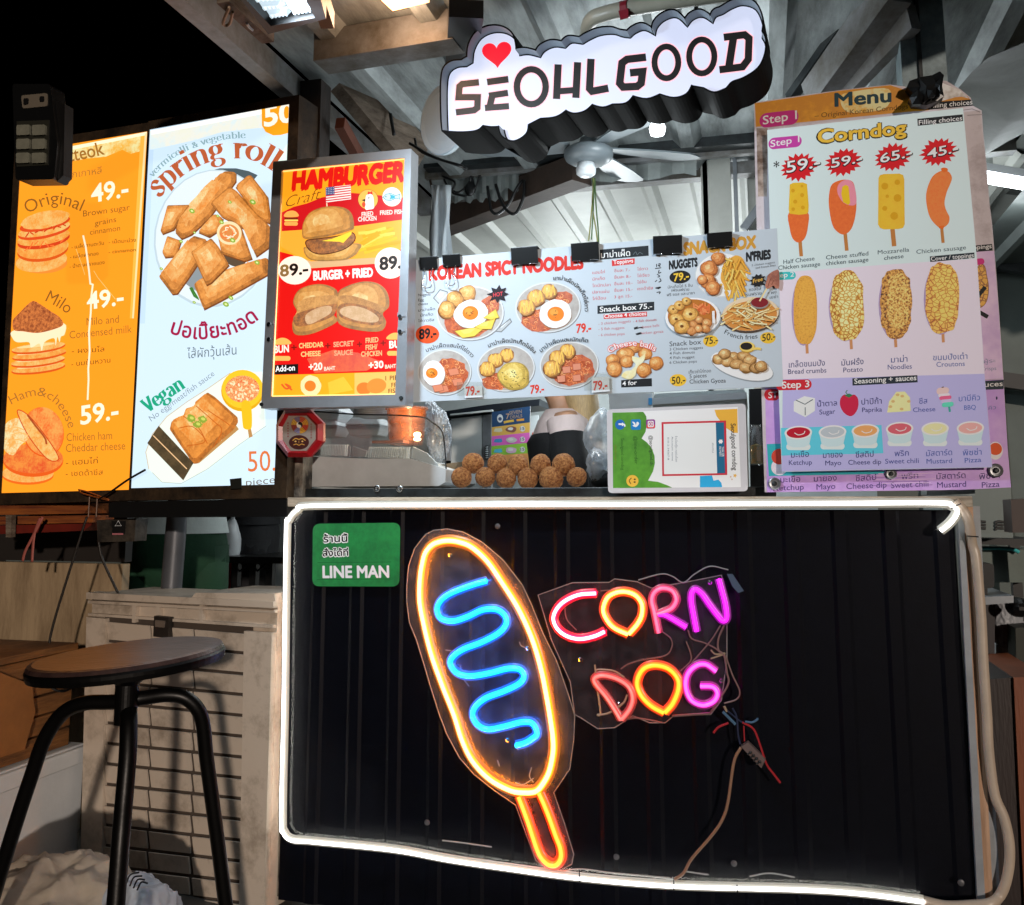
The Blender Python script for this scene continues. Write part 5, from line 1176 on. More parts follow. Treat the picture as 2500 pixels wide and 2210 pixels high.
S.text('THAI QR', (1430, 580), (1434, 690), 22, '#e6eef4', .01, up=(24, 0)).text('PAYMENT', (1402, 580), (1406, 690), 20, '#e6eef4', .01, up=(22, 0)).burst(1420, 525, 28, 28, 6, '#dfe9f2', .7)
for x, y0, y1, h, st in ((1335, 540, 645, 18, 'สแกน'), (935, 465, 745, 20, 'ร้านโซลกู๊ด คอร์นด็อก'), (895, 470, 735, 18, 'Account name'), (850, 480, 725, 18, '010-2-34567-8')): S.text(st, (x-8, y0), (x-6, y1), h, '#6c7686', 0, up=(h, 0))
S.back().text('Seoulgood corndog', (1528, 330), (1548, 838), 50, '#23282c', .01, up=(52, 0)).text('@seoulgood.th', (645, 460), (655, 782), 34, '#24302c', .004, up=(36, 0)).text('@line-order', (478, 465), (488, 772), 34, '#2c5a1c', .004, up=(36, 0)).text('Seoulgood corndog', (338, 490), (342, 835), 30, '#2c5a1c', .004, up=(32, 0)).text('delivery', (266, 560), (270, 780), 26, '#6a7a24', .0, up=(28, 0))
S.burst(1575, 895, 24, 24, 5, '#e8b04c', .5).burst(1542, 935, 12, 12, 5, '#c8a888', .5).burst(1528, 908, 12, 12, 5, '#c8a888', .5)
S.part('icon').ell(328, 342, 52, 54, '#1c62ae').text('f', (274+40, 320), (274+42, 362), 70, '#e8f0f6', .03, up=(68, 2))
S.part('icon').poly(rounded([(446, 286), (552, 284), (552, 398), (446, 398)], 20), '#1a78b8').poly([(460, 310), (490, 320), (500, 345), (510, 312), (535, 325), (515, 360), (490, 368), (462, 350), (480, 345)], '#e6f2f8', True, 3)
S.part('icon').poly(rounded([(610, 286), (708, 284), (710, 384), (612, 386)], 22), '#8a2a86').poly(rounded([(618, 340), (705, 340), (706, 380), (616, 382)], 12), '#d8483c').poly(rounded([(628, 302), (692, 300), (694, 368), (630, 370)], 14), '#f2e8f0').poly(rounded([(638, 312), (682, 310), (684, 358), (640, 360)], 10), '#b23a70').ell(661, 336, 18, 18, '#f2e8f0').ell(661, 336, 10, 10, '#b23a70')
S.part('icon').ell(462, 952, 66, 64, '#f0b040').ell(488, 935, 12, 8, '#3a2a14').ell(486, 965, 12, 8, '#3a2a14').stroke([(452, 920), (428, 950), (446, 985)], 8, '#3a2a14', True)
S.build(pay)

# ================================================================ green delivery sticker (its mascot left out)
PST = front(-.0095)
S = Sheet(PST, 0, .00015); S.z(700, 1220, 5.6778)
stk = thing('sticker', PST.at(870, 1430), 'green rounded delivery service sticker on the black counter front', 'sticker')
RO = rounded([(362, 335), (1575, 320), (1562, 1205), (355, 1202)], 105)
SGN = tex('#1f8040', '#176634', 12, 'noise', .35, .65)
S.part('label').poly(RO, SGN); S.stroke([(430, 872), (1450, 865)], 5, '#12502a').stroke([(420, 1108), (1450, 1100)], 5, '#12502a')
S.back().text('ร้านนี้', (500, 595), (855, 585), 96, '#e8eaea', .11).text('สั่งได้ที่', (490, 790), (862, 780), 92, '#e8eaea', .11).text('ร้านนี้', (508, 592), (846, 582), 92, '#101412', .022).text('สั่งได้ที่', (498, 786), (854, 776), 88, '#101412', .022)
S.text('LINE MAN', (497, 1082), (1422, 1077), 158, '#d9d6dc', .035); S.build(stk)

# ================================================================ red octagonal mirror charm
POC = front(-.075, 3, 730, 1060); S = Sheet(POC); S.z(660, 960, 3.4067)
octg = thing('octagonal_plaque', POC.at(730, 1118), 'red octagonal feng shui plaque hung on the left counter post', 'plaque')
OO = [(118, 138), (330, 138), (441, 248), (441, 402), (330, 532), (145, 532), (48, 410), (48, 262)]; OM = [(245+(x-245)*.83, 335+(y-335)*.83) for x, y in OO]; OI = [(245+(x-245)*.70, 335+(y-335)*.74) for x, y in OO]
M_RED = pm('red lacquer', '#a3141c', .3, 0, .25, 9); mb = MB()
for i in range(8):
    j = (i+1) % 8
    a, b, c, d = POC.up(*S.P(*OO[i]), 0), POC.up(*S.P(*OO[j]), 0), POC.up(*S.P(*OM[j]), .010), POC.up(*S.P(*OM[i]), .010)
    e, f = POC.up(*S.P(*OI[j]), .003), POC.up(*S.P(*OI[i]), .003)
    mb.face([a, b, c, d], M_RED); mb.face([d, c, e, f], M_RED); mb.face([a, b, b-POC.n*.012, a-POC.n*.012], M_RED)
mb.face([POC.up(*S.P(*p), 0)-POC.n*.012 for p in OO], M_RED)
mb.build('frame', octg)
mb = MB(); mb.face([POC.up(*S.P(*p), .003) for p in OI], pm('mirror glass', '#b4a498', .12, .3, .2, 20)); mb.build('mirror_face', octg)
S.base = .0032; S.part('emblem').ell(250, 265, 74, 74, '#7a5a3a'); cols = ['#b8422c', '#c8902c', '#7a7ca0', '#8a3a30', '#c89838', '#70647a', '#b04a30', '#c88c30']
for i in range(8):
    a0, a1 = i*math.pi/4, (i+1)*math.pi/4; S.poly([(250, 265)]+[(250+70*math.cos(a0+(a1-a0)*t/4), 265+70*math.sin(a0+(a1-a0)*t/4)) for t in range(5)], cols[i])
for r in (62, 50, 38): S.stroke([(250+r*math.cos(t*.2618), 265+r*math.sin(t*.2618)) for t in range(24)], 3, '#5a2a20', False, True)
S.ell(250, 265, 26, 26, '#d8cfc0').poly([(250+26*math.sin(math.pi*t/10), 265-26*math.cos(math.pi*t/10)) for t in range(11)], '#241a18').ell(250, 252, 13, 13, '#241a18').ell(250, 278, 13, 13, '#d8cfc0')
S.part('emblem').ell(243, 410, 84, 60, '#3e1a16').stroke([(190, 395), (215, 378), (243, 385), (270, 378), (298, 395)], 8, '#b8863c', True).stroke([(198, 432), (222, 424), (243, 434), (265, 424), (290, 432)], 7, '#b8863c', True).ell(215, 402, 8, 6, '#d0a860').ell(272, 402, 8, 6, '#d0a860').stroke([(243, 395), (243, 418)], 5, '#a07838')
S.back()
for k in range(6): S.ell(152, 250+k*22, 7, 7, '#7a4a44').ell(345, 260+k*22, 7, 7, '#7a4a44')
S.build(octg)

# ================================================================ neon work on the counter front
def V_(p): return (1260+p[0]/2.9143, 1340+p[1]/2.9143)
def T_(p): return (660+p[0]/2.7622, 1180+p[1]/2.7622)
def U_(p): return (960+p[0]/2.044, 1700+p[1]/2.044)
def W_(p): return (2200+p[0]/1.7543, 1180+p[1]/1.7543)
def flex(root, px, y, col, core, s_out, s_core, r, name='neon_tube', closed=False, k=8, halo=1.28, halok=.07, sk_=.74, spill=38):
    P = spline([on_y(a, b, y) for a, b in px], k, closed)
    mb = MB(); mb.tube(P, r*sk_, emit(f'neon skin {col} {s_out}', lin(col), s_out), 10, closed)
    mb.tube([p+Vector((0, r*.40, 0)) for p in P], r*halo, emit(f'neon bed {col} {s_out}', lin(col), s_out*halok), 12, closed, squash=((0, 1, 0), .32))      # wider dim strip added round the tube for a glow halo
    mb.tube([p+Vector((0, -r*.82*sk_, 0)) for p in P], r*.60*sk_, emit(f'neon core {core} {s_core}', lin(core), s_core), 8, closed)
    if spill: mb.tube([p+Vector((0, r*.85, 0)) for p in P], .0018, emit(f'neon spill strip {col}', lin(col), spill), 6, closed)      # hidden bright strip added to throw coloured light on the board
    return mb.build(name, root, smooth=True)
def outline(root, px, y, mat, name, edge, t=.004):
    P = [on_y(a, b, y) for a, b in px]
    mb = MB(); mb.prism(P, (0, t, 0), mat); o = mb.build(name, root)
    mb = MB(); mb.tube([p+Vector((0, t/2, 0)) for p in P], .0014, edge, 5, True); mb.build('board_edge', o); return o
M_EDGE = pm('acrylic edge', '#8d8a86', .25, 0, 0); 
bd = thing('neon_border', on_y(1500, 2150, -.03), 'white neon light tube bordering the black counter front, loose on its right side', 'neon light')
BP = [(2296, 1296), (2316, 1280), (2331, 1262), (2336, 1246), (2322, 1234), (2290, 1228), (2050, 1229), (1500, 1232), (1100, 1233), (765, 1235), (728, 1245), (706, 1270), (700, 1310), (695, 1700), (689, 1990), (694, 2032), (714, 2050), (760, 2054), (960, 2074), (1100, 2099), (1250, 2121), (1415, 2143), (1645, 2162), (1960, 2171), (2120, 2182), (2255, 2200)]
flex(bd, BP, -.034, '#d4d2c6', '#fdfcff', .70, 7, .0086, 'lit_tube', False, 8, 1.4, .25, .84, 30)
UP_ = [(2330, 1224), (2346, 1240), (2364, 1270)]+[W_(p) for p in ((305, 260), (322, 330), (342, 560), (352, 760), (368, 1000), (376, 1150), (400, 1330), (440, 1430), (462, 1530), (464, 1620), (448, 1710), (420, 1770), (380, 1800), (300, 1808))]+[(2310, 2212), (2255, 2200)]
mb = MB(); mb.tube(spline([on_y(a, b, -.028 if (b < 1300 or b > 2190) else -.010) for a, b in UP_], 8), .0115, pm('dead tube', '#c2b2a0', .35, 0, .2, 10), 10); mb.build('unlit_tube', bd, smooth=True)
mb = MB()
for px, py, dx, dy in ((1415, 2143, 1, 14), (1645, 2162, 0, 14), (1800, 2172, 1, 12), (2334, 1236, 12, -6), (2375, 1310, 14, 1)):
    mb.tube([on_y(px-dx, py-dy, -.045), on_y(px, py, -.0475), on_y(px+dx, py+dy, -.045)], .0016, M_BLKP, 5)
build_each(mb, 'cable_tie', bd)
mb = MB()
for pts in ([(1360, 2128), (1420, 2122), (1500, 2132), (1640, 2146), (1660, 2160)], [(1080, 2052), (1130, 2058), (1200, 2068)], [(1830, 2140), (1880, 2132), (1940, 2142)], [(1676, 2128), (1730, 2136)]):
    mb.tube(spline([on_y(a, b, -.02) for a, b in pts], 6), .0018, pm('thin wire', '#8d8f90', .4), 5)
build_each(mb, 'tie_wire', bd)

# corn dog neon
dog = thing('neon_sign', on_y(1340, 2110, -.04), 'corn dog shaped neon sign with amber outline and blue squiggle on clear board', 'neon sign')
ACR = clear('acrylic board', (.96, .96, .97), .055, .03, .15, (.40, .42, .52))
OUTL = [T_(p) for p in ((918, 800), (918, 690), (930, 560), (970, 440), (1045, 345), (1100, 318), (1190, 308), (1300, 330), (1430, 400), (1570, 520), (1700, 690), (1760, 820), (1840, 1020), (1930, 1200), (2000, 1400), (2035, 1510))]+[U_(p) for p in ((905, 100), (900, 220), (880, 365), (800, 482), (855, 640), (900, 790), (890, 840), (830, 872), (760, 862), (710, 820), (610, 545), (500, 470), (400, 390), (330, 310), (260, 180))]+[T_(p) for p in ((1190, 1700), (1130, 1540), (1080, 1380), (1030, 1210), (980, 1050), (935, 940))]
outline(dog, OUTL, -.020, ACR, 'backing_board', M_EDGE)
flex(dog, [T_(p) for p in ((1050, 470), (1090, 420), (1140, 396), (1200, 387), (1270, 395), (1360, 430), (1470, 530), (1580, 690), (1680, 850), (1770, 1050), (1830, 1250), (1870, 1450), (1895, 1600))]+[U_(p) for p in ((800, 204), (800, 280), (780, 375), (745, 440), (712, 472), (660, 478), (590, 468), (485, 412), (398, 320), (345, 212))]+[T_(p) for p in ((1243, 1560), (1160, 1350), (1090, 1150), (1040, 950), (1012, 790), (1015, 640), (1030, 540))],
     -.038, '#ff8c00', '#ffdc90', 2.3, 2.3, .0125, 'outline_tube', True, 5, spill=130)
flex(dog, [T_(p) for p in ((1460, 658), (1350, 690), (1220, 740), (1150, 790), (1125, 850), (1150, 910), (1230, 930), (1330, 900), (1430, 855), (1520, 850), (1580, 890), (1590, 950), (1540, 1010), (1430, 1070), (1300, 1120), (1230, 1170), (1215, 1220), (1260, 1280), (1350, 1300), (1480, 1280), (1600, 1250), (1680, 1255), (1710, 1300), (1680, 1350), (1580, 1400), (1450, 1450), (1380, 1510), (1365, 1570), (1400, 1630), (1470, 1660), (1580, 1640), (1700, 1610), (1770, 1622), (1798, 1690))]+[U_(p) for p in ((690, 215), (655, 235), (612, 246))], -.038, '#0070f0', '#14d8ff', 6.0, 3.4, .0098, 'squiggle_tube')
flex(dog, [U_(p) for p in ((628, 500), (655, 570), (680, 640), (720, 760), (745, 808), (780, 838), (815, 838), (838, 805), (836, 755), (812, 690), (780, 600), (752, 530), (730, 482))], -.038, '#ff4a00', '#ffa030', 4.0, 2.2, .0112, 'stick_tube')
def screw(root, px, py, y, r=.0062):
    mb = MB(); p = on_y(px, py, y); mb.lathe(p, [(r, 0), (r*.9, .003), (r*.45, .005), (r*.35, .004), (0, .004)], M_CHROME, 12, (0, -1, 0)); mb.build('screw', root)
for p in (T_((1215, 485)), T_((1738, 1112)), T_((1262, 1528)), U_((572, 218)), U_((322, 68))): screw(dog, *p, -.021)
mb = MB()
for pts in ([(1680, 1070), (1690, 1095), (1720, 1110)], [(1280, 1230), (1290, 1300), (1340, 1370)], [(1180, 1125), (1220, 1130)]): mb.tube(spline([on_y(*T_(p), -.024) for p in pts], 6), .0012, pm('thin wire', '#8d8f90', .4), 5)
for pts in ([(690, 355), (680, 400), (700, 430)], [(610, 430), (650, 440), (700, 410)], [(530, 350), (520, 320)]): mb.tube(spline([on_y(*U_(p), -.024) for p in pts], 6), .0014, pm('thin wire', '#8d8f90', .4), 5)
for k in range(9): mb.ball(on_y(*U_((690+k*8, 545+k*38) if k < 4 else (785+(k-4)*18, 540+(k-4)*56)), -.0225), .004, M_BLKP, n=8, m=5)
build_each(mb, 'feed_wire', dog)

# word neon
wn = thing('neon_sign', on_y(1570, 1760, -.04), 'pink, orange and purple neon words CORN DOG on a clear board', 'neon sign')
outline(wn, [V_(p) for p in ((155, 330), (400, 242), (660, 240), (700, 215), (860, 235), (960, 280), (1200, 240), (1462, 188), (1500, 500), (1500, 800), (1460, 1080), (1385, 1180), (1120, 1190), (1060, 1240), (950, 1240), (830, 1190), (700, 1275), (580, 1282), (460, 1205), (415, 1180), (385, 950), (250, 650))], -.020, clear('acrylic word board', (.96, .95, .96), .030, .03, .15, (.40, .36, .42)), 'backing_board', M_EDGE)
for px, c, k_, so_, sk in (([(570, 316), (450, 326), (350, 370), (290, 430), (268, 500), (300, 572), (370, 622), (460, 640), (560, 620), (632, 588)], '#ff0038', '#ffa0a8', 5.0, 5.0),
                      ([(797, 608), (700, 562), (645, 500), (622, 430), (650, 350), (710, 312), (780, 305), (850, 330), (895, 390), (895, 470), (862, 538), (803, 606)], '#ff5400', '#ffc058', 4.8, 4.5),
                      ([(1015, 600), (985, 450), (967, 370), (985, 310), (1040, 280), (1110, 298), (1140, 360), (1112, 418), (1060, 446), (1003, 466)], '#d42a62', '#fa7098', 1.3, 1.1),
                      ([(1012, 464), (1062, 472), (1130, 510), (1212, 560)], '#a802a8', '#f030ea', 3.2, 1.3),
                      ([(1285, 590), (1262, 470), (1246, 370), (1252, 310), (1280, 290), (1325, 325), (1370, 390), (1430, 470), (1470, 512), (1498, 490), (1490, 400), (1465, 300), (1442, 215)], '#a802a8', '#ee20ee', 3.2, 1.3),
                      ([(746, 1218), (700, 1140), (640, 1050), (570, 965), (560, 920), (620, 900), (720, 925), (800, 980), (830, 1060), (808, 1140), (750, 1216)], '#d03c3c', '#f47a72', 1.0, 1.0),
                      ([(1053, 1168), (960, 1115), (890, 1040), (862, 950), (900, 860), (980, 828), (1080, 850), (1148, 920), (1155, 1000), (1115, 1100), (1058, 1166)], '#ff4c00', '#ffa424', 4.2, 2.0),
                      ([(1425, 872), (1350, 822), (1280, 832), (1222, 890), (1208, 980), (1245, 1075), (1330, 1112), (1405, 1085), (1432, 1030), (1400, 982), (1310, 976)], '#b80c94', '#fc6ae4', 2.6, 1.2)):
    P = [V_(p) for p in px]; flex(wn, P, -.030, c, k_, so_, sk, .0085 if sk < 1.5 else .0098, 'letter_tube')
for p in (V_((458, 788)), V_((1380, 240)), V_((1460, 938)), V_((735, 1105))): screw(wn, *p, -.021)
mb = MB(); WR = pm('pinkish wire', '#7a5c58', .4); WB = pm('beige wire', '#a08a70', .4)
for pts, m, r in (([(1040, 590), (1100, 640), (1108, 700), (1060, 760), (900, 790), (800, 820), (745, 855)], WR, .0017), ([(1222, 580), (1250, 640), (1340, 670), (1420, 710), (1460, 750)], WR, .002), ([(1210, 660), (1240, 740), (1240, 800), (1170, 870)], WR, .0017),
                  ([(1455, 545), (1380, 660), (1250, 810)], WR, .0018), ([(1480, 545), (1440, 640), (1440, 720), (1480, 760), (1500, 880), (1510, 960), (1440, 1080), (1380, 1170)], WR, .0026), ([(1490, 760), (1540, 900), (1590, 1010), (1570, 1070), (1480, 1100)], WR, .002),
                  ([(560, 825), (568, 885), (575, 860), (690, 868), (770, 915)], WB, .0024), ([(580, 1000), (600, 1170), (580, 1180), (660, 1168), (760, 1100), (790, 1040)], WB, .0026), ([(740, 1225), (840, 1205), (930, 1215), (1040, 1238)], WR, .002), ([(1110, 1190), (1250, 1180), (1385, 1170)], WR, .003), ([(345, 400), (360, 500), (430, 580)], WR, .0014),
                  ([(870, 222), (1030, 180), (1110, 195), (1190, 240), (1270, 180), (1380, 125), (1510, 150)], pm('thin wire', '#8d8f90', .4), .0016), ([(600, 300), (700, 290), (760, 285)], WR, .0014), ([(1385, 720), (1420, 750), (1490, 745), (1385, 782)], WB, .002)):
    mb.tube(spline([on_y(*V_(p), -.026) for p in pts], 6), r, m, 6)
mb.prism([on_y(*V_(p), -.024) for p in ((1500, 180), (1540, 180), (1620, 300), (1580, 315), (1540, 270))], (0, .003, 0), pm('torn film', '#49586c', .3)); build_each(mb, 'loose_wire', wn)
# adapter and its leads
ad = thing('cable_connector', on_y(*V_((1690, 1550)), -.03), 'small clear connector block with red and blue leads hanging on the counter front', 'cable connector')
mb = MB(); px_ = [on_y(*V_(p), -.045) for p in ((1600, 1408), (1650, 1378), (1775, 1500), (1745, 1562))]; mb.prism(px_, (0, .022, 0), pm('smoky plastic', '#6a5a58', .3))
for k in range(4): mb.ball(on_y(*V_((1668+k*22, 1450+k*22)), -.046), .004, M_BLACK, n=8, m=5).ball(on_y(*V_((1650+k*22, 1462+k*22)), -.046), .003, M_BLACK, n=8, m=5)
mb.build('block', ad)
mb = MB(); RW = pm('red wire', '#a8242c', .4); BW = pm('blue wire', '#4a6a86', .4)
for pts, m, r in (([(1610, 1235), (1690, 1285), (1740, 1410), (1780, 1530), (1830, 1600), (1880, 1665)], RW, .0026), ([(1405, 1310), (1440, 1270), (1510, 1240)], RW, .0026), ([(1470, 1160), (1520, 1210), (1560, 1250)], BW, .0036), ([(1540, 1135), (1570, 1200), (1580, 1320), (1595, 1390)], pm('navy wire', '#222a44', .4), .0024), ([(1630, 1230), (1680, 1235), (1715, 1215), (1715, 1205)], BW, .0026), ([(1480, 1120), (1500, 1160)], WB, .003), ([(1620, 1260), (1625, 1370)], RW, .0016), ([(1500, 1150), (1600, 1230), (1640, 1235)], pm('navy wire', '#222a44', .4), .002)):
    mb.tube(spline([on_y(*V_(p), -.034) for p in pts], 6), r, m, 6)
build_each(mb, 'lead', ad)
mb = MB(); mb.tube(spline([on_y(*p, -.036) for p in [U_(q) for q in ((1735, 255), (1700, 330), (1670, 530), (1640, 620), (1585, 700), (1490, 810), (1450, 880), (1405, 915))]], 8), .0036, pm('brown flex', '#8a6a54', .45), 8)
tag(mb.build('power_cord', smooth=True), 'brown power cord hanging from the connector block down to the white border tube', 'cord')

# ================================================================ lamps, disc, fan, pipe above
fl = thing('floodlight', on_z(640, 20, 2.15), 'lit LED floodlight with white lens tiles at the top edge left of the roof', 'floodlight')
zf = 2.12; q = [on_z(*p, zf) for p in ((585, -18), (737, -18), (769, 44), (661, 64))]
M_FLH = pm('flood housing', '#1b1a1a', .4, .3, .3, 10)
mb = MB(); o_ = [on_z(*p, zf) for p in ((556, -40), (772, -40), (796, 46), (655, 84))]
for i in range(4): mb.prism([o_[i], o_[(i+1) % 4], q[(i+1) % 4], q[i]], (0, 0, .05), M_FLH)
mb.prism([p+Vector((0, 0, .05)) for p in o_], (0, 0, .03), M_FLH); mb.build('housing', fl)
mb = MB(); mb.prism([p+Vector((0, 0, .030)) for p in q], (0, 0, .004), emit('lens back', (.42, .47, .50), .7)); mb.build('reflector', fl)
def bil(u, v): return (q[0]*(1-u)+q[1]*u)*(1-v)+(q[3]*(1-u)+q[2]*u)*v
M_LENS = emit('lens', (.80, .90, .96), 1.0); M_LENS2 = emit('lens ridge', (.60, .72, .80), .85)
for i in range(2):
    for j in range(4):
        mb = MB(); u0, u1, v0, v1 = i/2+.02, (i+1)/2-.02, j/4+.03, (j+1)/4-.03
        lo = [bil(*p)+Vector((0, 0, .022)) for p in ((u0, v0), (u1, v0), (u1, v1), (u0, v1))]; hi_ = [bil(*p)+Vector((0, 0, .012)) for p in ((u0+.05, v0+.05), (u1-.05, v0+.05), (u1-.05, v1-.05), (u0+.05, v1-.05))]
        mb.face(hi_, M_LENS)
        for k in range(4): mb.face([lo[k], lo[(k+1) % 4], hi_[(k+1) % 4], hi_[k]], M_LENS2)
        for k in range(5): a_ = u0+.07+(u1-u0-.14)*k/4; mb.bar(bil(a_, v0+.06)+Vector((0, 0, .011)), bil(a_, v1-.06)+Vector((0, 0, .011)), .004, .004, M_LENS2)
        mb.build('lens', fl)
l = bpy.data.lights.new('flood_beam', 'SPOT'); l.spot_size = R(150); l.spot_blend = .6; l.shadow_soft_size = .06; l.energy = 62; l.color = (.72, .87, 1.0)
o = bpy.data.objects.new('flood_beam', l); COL.objects.link(o); o.parent = fl
cq = sum(q, Vector())/4; dirn = Vector((.72, .50, -.62)).normalized()
o.location = cq-Vector(fl['wo'])+Vector((0, 0, -.012)); o.rotation_euler = dirn.to_track_quat('-Z', 'Y').to_euler()
mb = MB(); mb.tube(spline([on_z(*p, 2.14) for p in ((560, 18), (548, 45), (545, 58), (553, 63), (562, 55), (568, 30))], 6), .0035, pm('tan wire', '#a38a72', .5), 6); mb.tube(spline([on_z(*p, 2.14) for p in ((603, 58), (608, 66), (617, 74))], 4), .003, M_WHITEP, 6); build_each(mb, 'hook', fl)
mb = MB(); mb.bar(on_z(545, -10, 2.16), on_z(655, 90, 2.16), .03, .03, M_RAW); mb.bar(on_z(780, -10, 2.19), on_z(800, 50, 2.19), .03, .04, M_FLH); build_each(mb, 'bracket', fl)
# unlit flood at far left
PF = front(-.55, 3, 85, 330)
fd = thing('floodlight', PF.at(85, 440), 'dark unlit floodlight with square lens cells at the left edge', 'floodlight')
mb = MB(); px_prism(mb, PF, rounded([(30, 205), (122, 205), (140, 352), (132, 438), (38, 440)], 8), 0, .05, M_BLKP)
mb.prism([PF.up(*p, -.012) for p in ((122, 240), (150, 250), (146, 425), (130, 440))], -PF.n*.03, M_FLH); mb.build('housing', fd)
mb = MB(); LC = pm('lens cell', '#8f8f80', .25, .2, .3, 30); px_prism(mb, PF, [(42, 297), (121, 294), (118, 404), (42, 408)], .002, .003, pm('lens tray', '#2b2b25', .3))
for i in range(2):
    for j in range(3): x = 62+i*38-j*.5; y = 320+j*34; px_prism(mb, PF, rounded([(x-16, y-12), (x+16, y-13), (x+15, y+12), (x-16, y+13)], 4), .008, .006, LC)
mb.build('lens', fd)
mb = MB(); px_prism(mb, PF, rounded([(53, 234), (117, 228), (117, 260), (56, 266)], 6), .002, .003, pm('sensor plate', '#6a6256', .5)); px_prism(mb, PF, rounded([(60, 242), (72, 241), (71, 256), (60, 258)], 4), .004, .002, M_BLACK); px_prism(mb, PF, rounded([(99, 237), (110, 236), (110, 250), (99, 250)], 4), .004, .002, M_BLACK); mb.build('sensor', fd)
mb = MB(); a = PF.at(80, 205); mb.bar(a+Vector((0, .05, 0)), a+Vector((0, .05, .5)), .02, .03, M_BLKP); mb.bar(PF.at(10, 360)+Vector((0, .07, 0)), PF.at(80, 330)+Vector((0, .05, 0)), .03, .03, M_BLKP); build_each(mb, 'bracket', fd)
# small warm strip on the soffit
ws = thing('strip_light', on_z(980, 6, 2.42), 'glowing warm strip lamp on the boarded soffit at the top edge', 'strip light')
mb = MB(); mb.bar(on_z(945, 8, 2.42), on_z(1035, -14, 2.42), .06, .015, emit('warm strip', (1.0, .55, .25), 2.5)); mb.build('diffuser', ws)
mb = MB(); mb.bar(on_z(940, 6, 2.44), on_z(1040, -18, 2.44), .08, .015, M_BEAMB); mb.build('casing', ws)
l = bpy.data.lights.new('strip_glow', 'POINT'); l.energy = 2.2; l.color = (1, .6, .35); l.shadow_soft_size = .05
o = bpy.data.objects.new('strip_glow', l); COL.objects.link(o); o.parent = ws; o.location = (0, -.02, -.06)
# round disc
PD = front(.06, 10, 1080, 295)
dz = thing('dish', PD.at(1080, 380), 'pale blue round plastic dish hung behind the left end of the cloud sign', 'dish')
c = PD.at(1085, 293); e = []
mb = MB(); prof = [(.001, 0), (.17, .006), (.196, .016), (.203, .012), (.203, -.015), (.0, -.03)]
vs = []; mb.lathe(c, [(0, -.006), (.062, -.003), (.09, .002), (.102, .008), (.106, .006), (.104, -.010), (0, -.02)], pm('disc plastic', '#c4d8e4', .3, 0, .06, 3), 48, (PD.n+Vector((-.42, .0, -.12))).normalized()); mb.build('bowl', dz, smooth=False)
mb = MB(); mb.tube([c+Vector((.04, .03, .02)), c+Vector((.05, .05, .24))], .008, M_STEELD, 6); mb.build('stem', dz)
# ceiling fan
fan = thing('ceiling_fan', at_d(1440, 380, 3.3), 'white ceiling fan below the cloud shaped sign', 'ceiling fan')
c = at_d(1437, 372, 3.35); M_FAN = pm('fan white', '#6c757a', .35, 0, .15, 8)
mb = MB(); mb.lathe(c, [(.0, -.042), (.060, -.040), (.082, -.026), (.088, -.012), (.086, .004), (.07, .016), (.035, .03), (.03, .05), (0, .05)], M_FAN, 28); mb.build('motor_housing', fan, smooth=True)
mb = MB(); mb.lathe(c+Vector((-.01, 0, -.075)), [(0, -.012), (.024, -.012), (.034, -.004), (.036, .012), (.030, .034), (.0, .036)], pm('fan glass', '#dfe6ea', .3), 20); mb.build('lamp_cap', fan, smooth=True)
mb = MB(); mb.tube([c+Vector((0, 0, .05)), Vector((c.x, c.y, 2.43))], .012, M_FAN, 8); mb.build('down_rod', fan)
for k, (ang, L) in enumerate(((198, .40), (28, .42), (75, .40), (318, .38))):
    a = R(ang); d = Vector((math.cos(a), math.sin(a), 0)); s_ = Vector((-d.y, d.x, .18)); bl = []
    for t, wd in ((.07, .03), (.14, .045), (.26, .062), (.36, .064), (.385, .05), (L, .02)): bl.append((c+d*t+Vector((0, 0, .012)), wd))
    mb = MB(); mb.prism([p+s_*w_ for p, w_ in bl]+[p-s_*w_ for p, w_ in bl[::-1]], (0, 0, .006), M_FAN); mb.build('blade', fan)
# small lit bulb under the sign
sb = thing('lamp', at_d(1605, 310, 3.0), 'small glowing white lamp hanging under the right half of the cloud sign', 'lamp')
c = at_d(1605, 312, 3.0); mb = MB(); mb.lathe(c+Vector((0, 0, -.022)), [(.0, 0), (.022, .0), (.026, .02), (.020, .036), (0, .036)], emit('lamp glass', (.9, .97, 1), 9), 18); mb.build('shade', sb, smooth=True)
mb = MB(); mb.lathe(c+Vector((0, 0, .014)), [(.018, 0), (.016, .03), (.006, .035), (.004, .2)], M_WHITEP, 14); mb.build('socket', sb)
l = bpy.data.lights.new('lamp_glow', 'POINT'); l.energy = 8; l.color = (.9, .97, 1); l.shadow_soft_size = .12
o = bpy.data.objects.new('lamp_glow', l); COL.objects.link(o); o.parent = sb; o.location = (0, -.01, -.07)
# pvc pipe with red tape
pv = thing('pipe', on_z(1450, 40, 2.36), 'cream plastic pipe with a red tape band above the cloud sign', 'pipe')
pz = [on_z(*p, 2.36) for p in ((1436, 120), (1434, 75), (1445, 48), (1470, 36), (1530, 22), (1700, -5), (1900, -30))]
mb = MB(); mb.tube(spline(pz, 6), .020, pm('pvc', '#b8b09c', .4, 0, .2, 8), 12); mb.build('tube', pv, smooth=True)
mb = MB(); a, b = on_z(1516, 26, 2.36), on_z(1536, 21, 2.36); mb.tube([a, b], .0225, pm('red tape', '#8a1626', .4), 12); mb.prism([a+Vector((0, -.02, -.01)), b+Vector((0, -.02, -.01)), b+Vector((0, -.02, -.035)), a+Vector((0, -.02, -.035))], (0, .004, 0), pm('red tape', '#8a1626', .4)); mb.build('tape_band', pv)
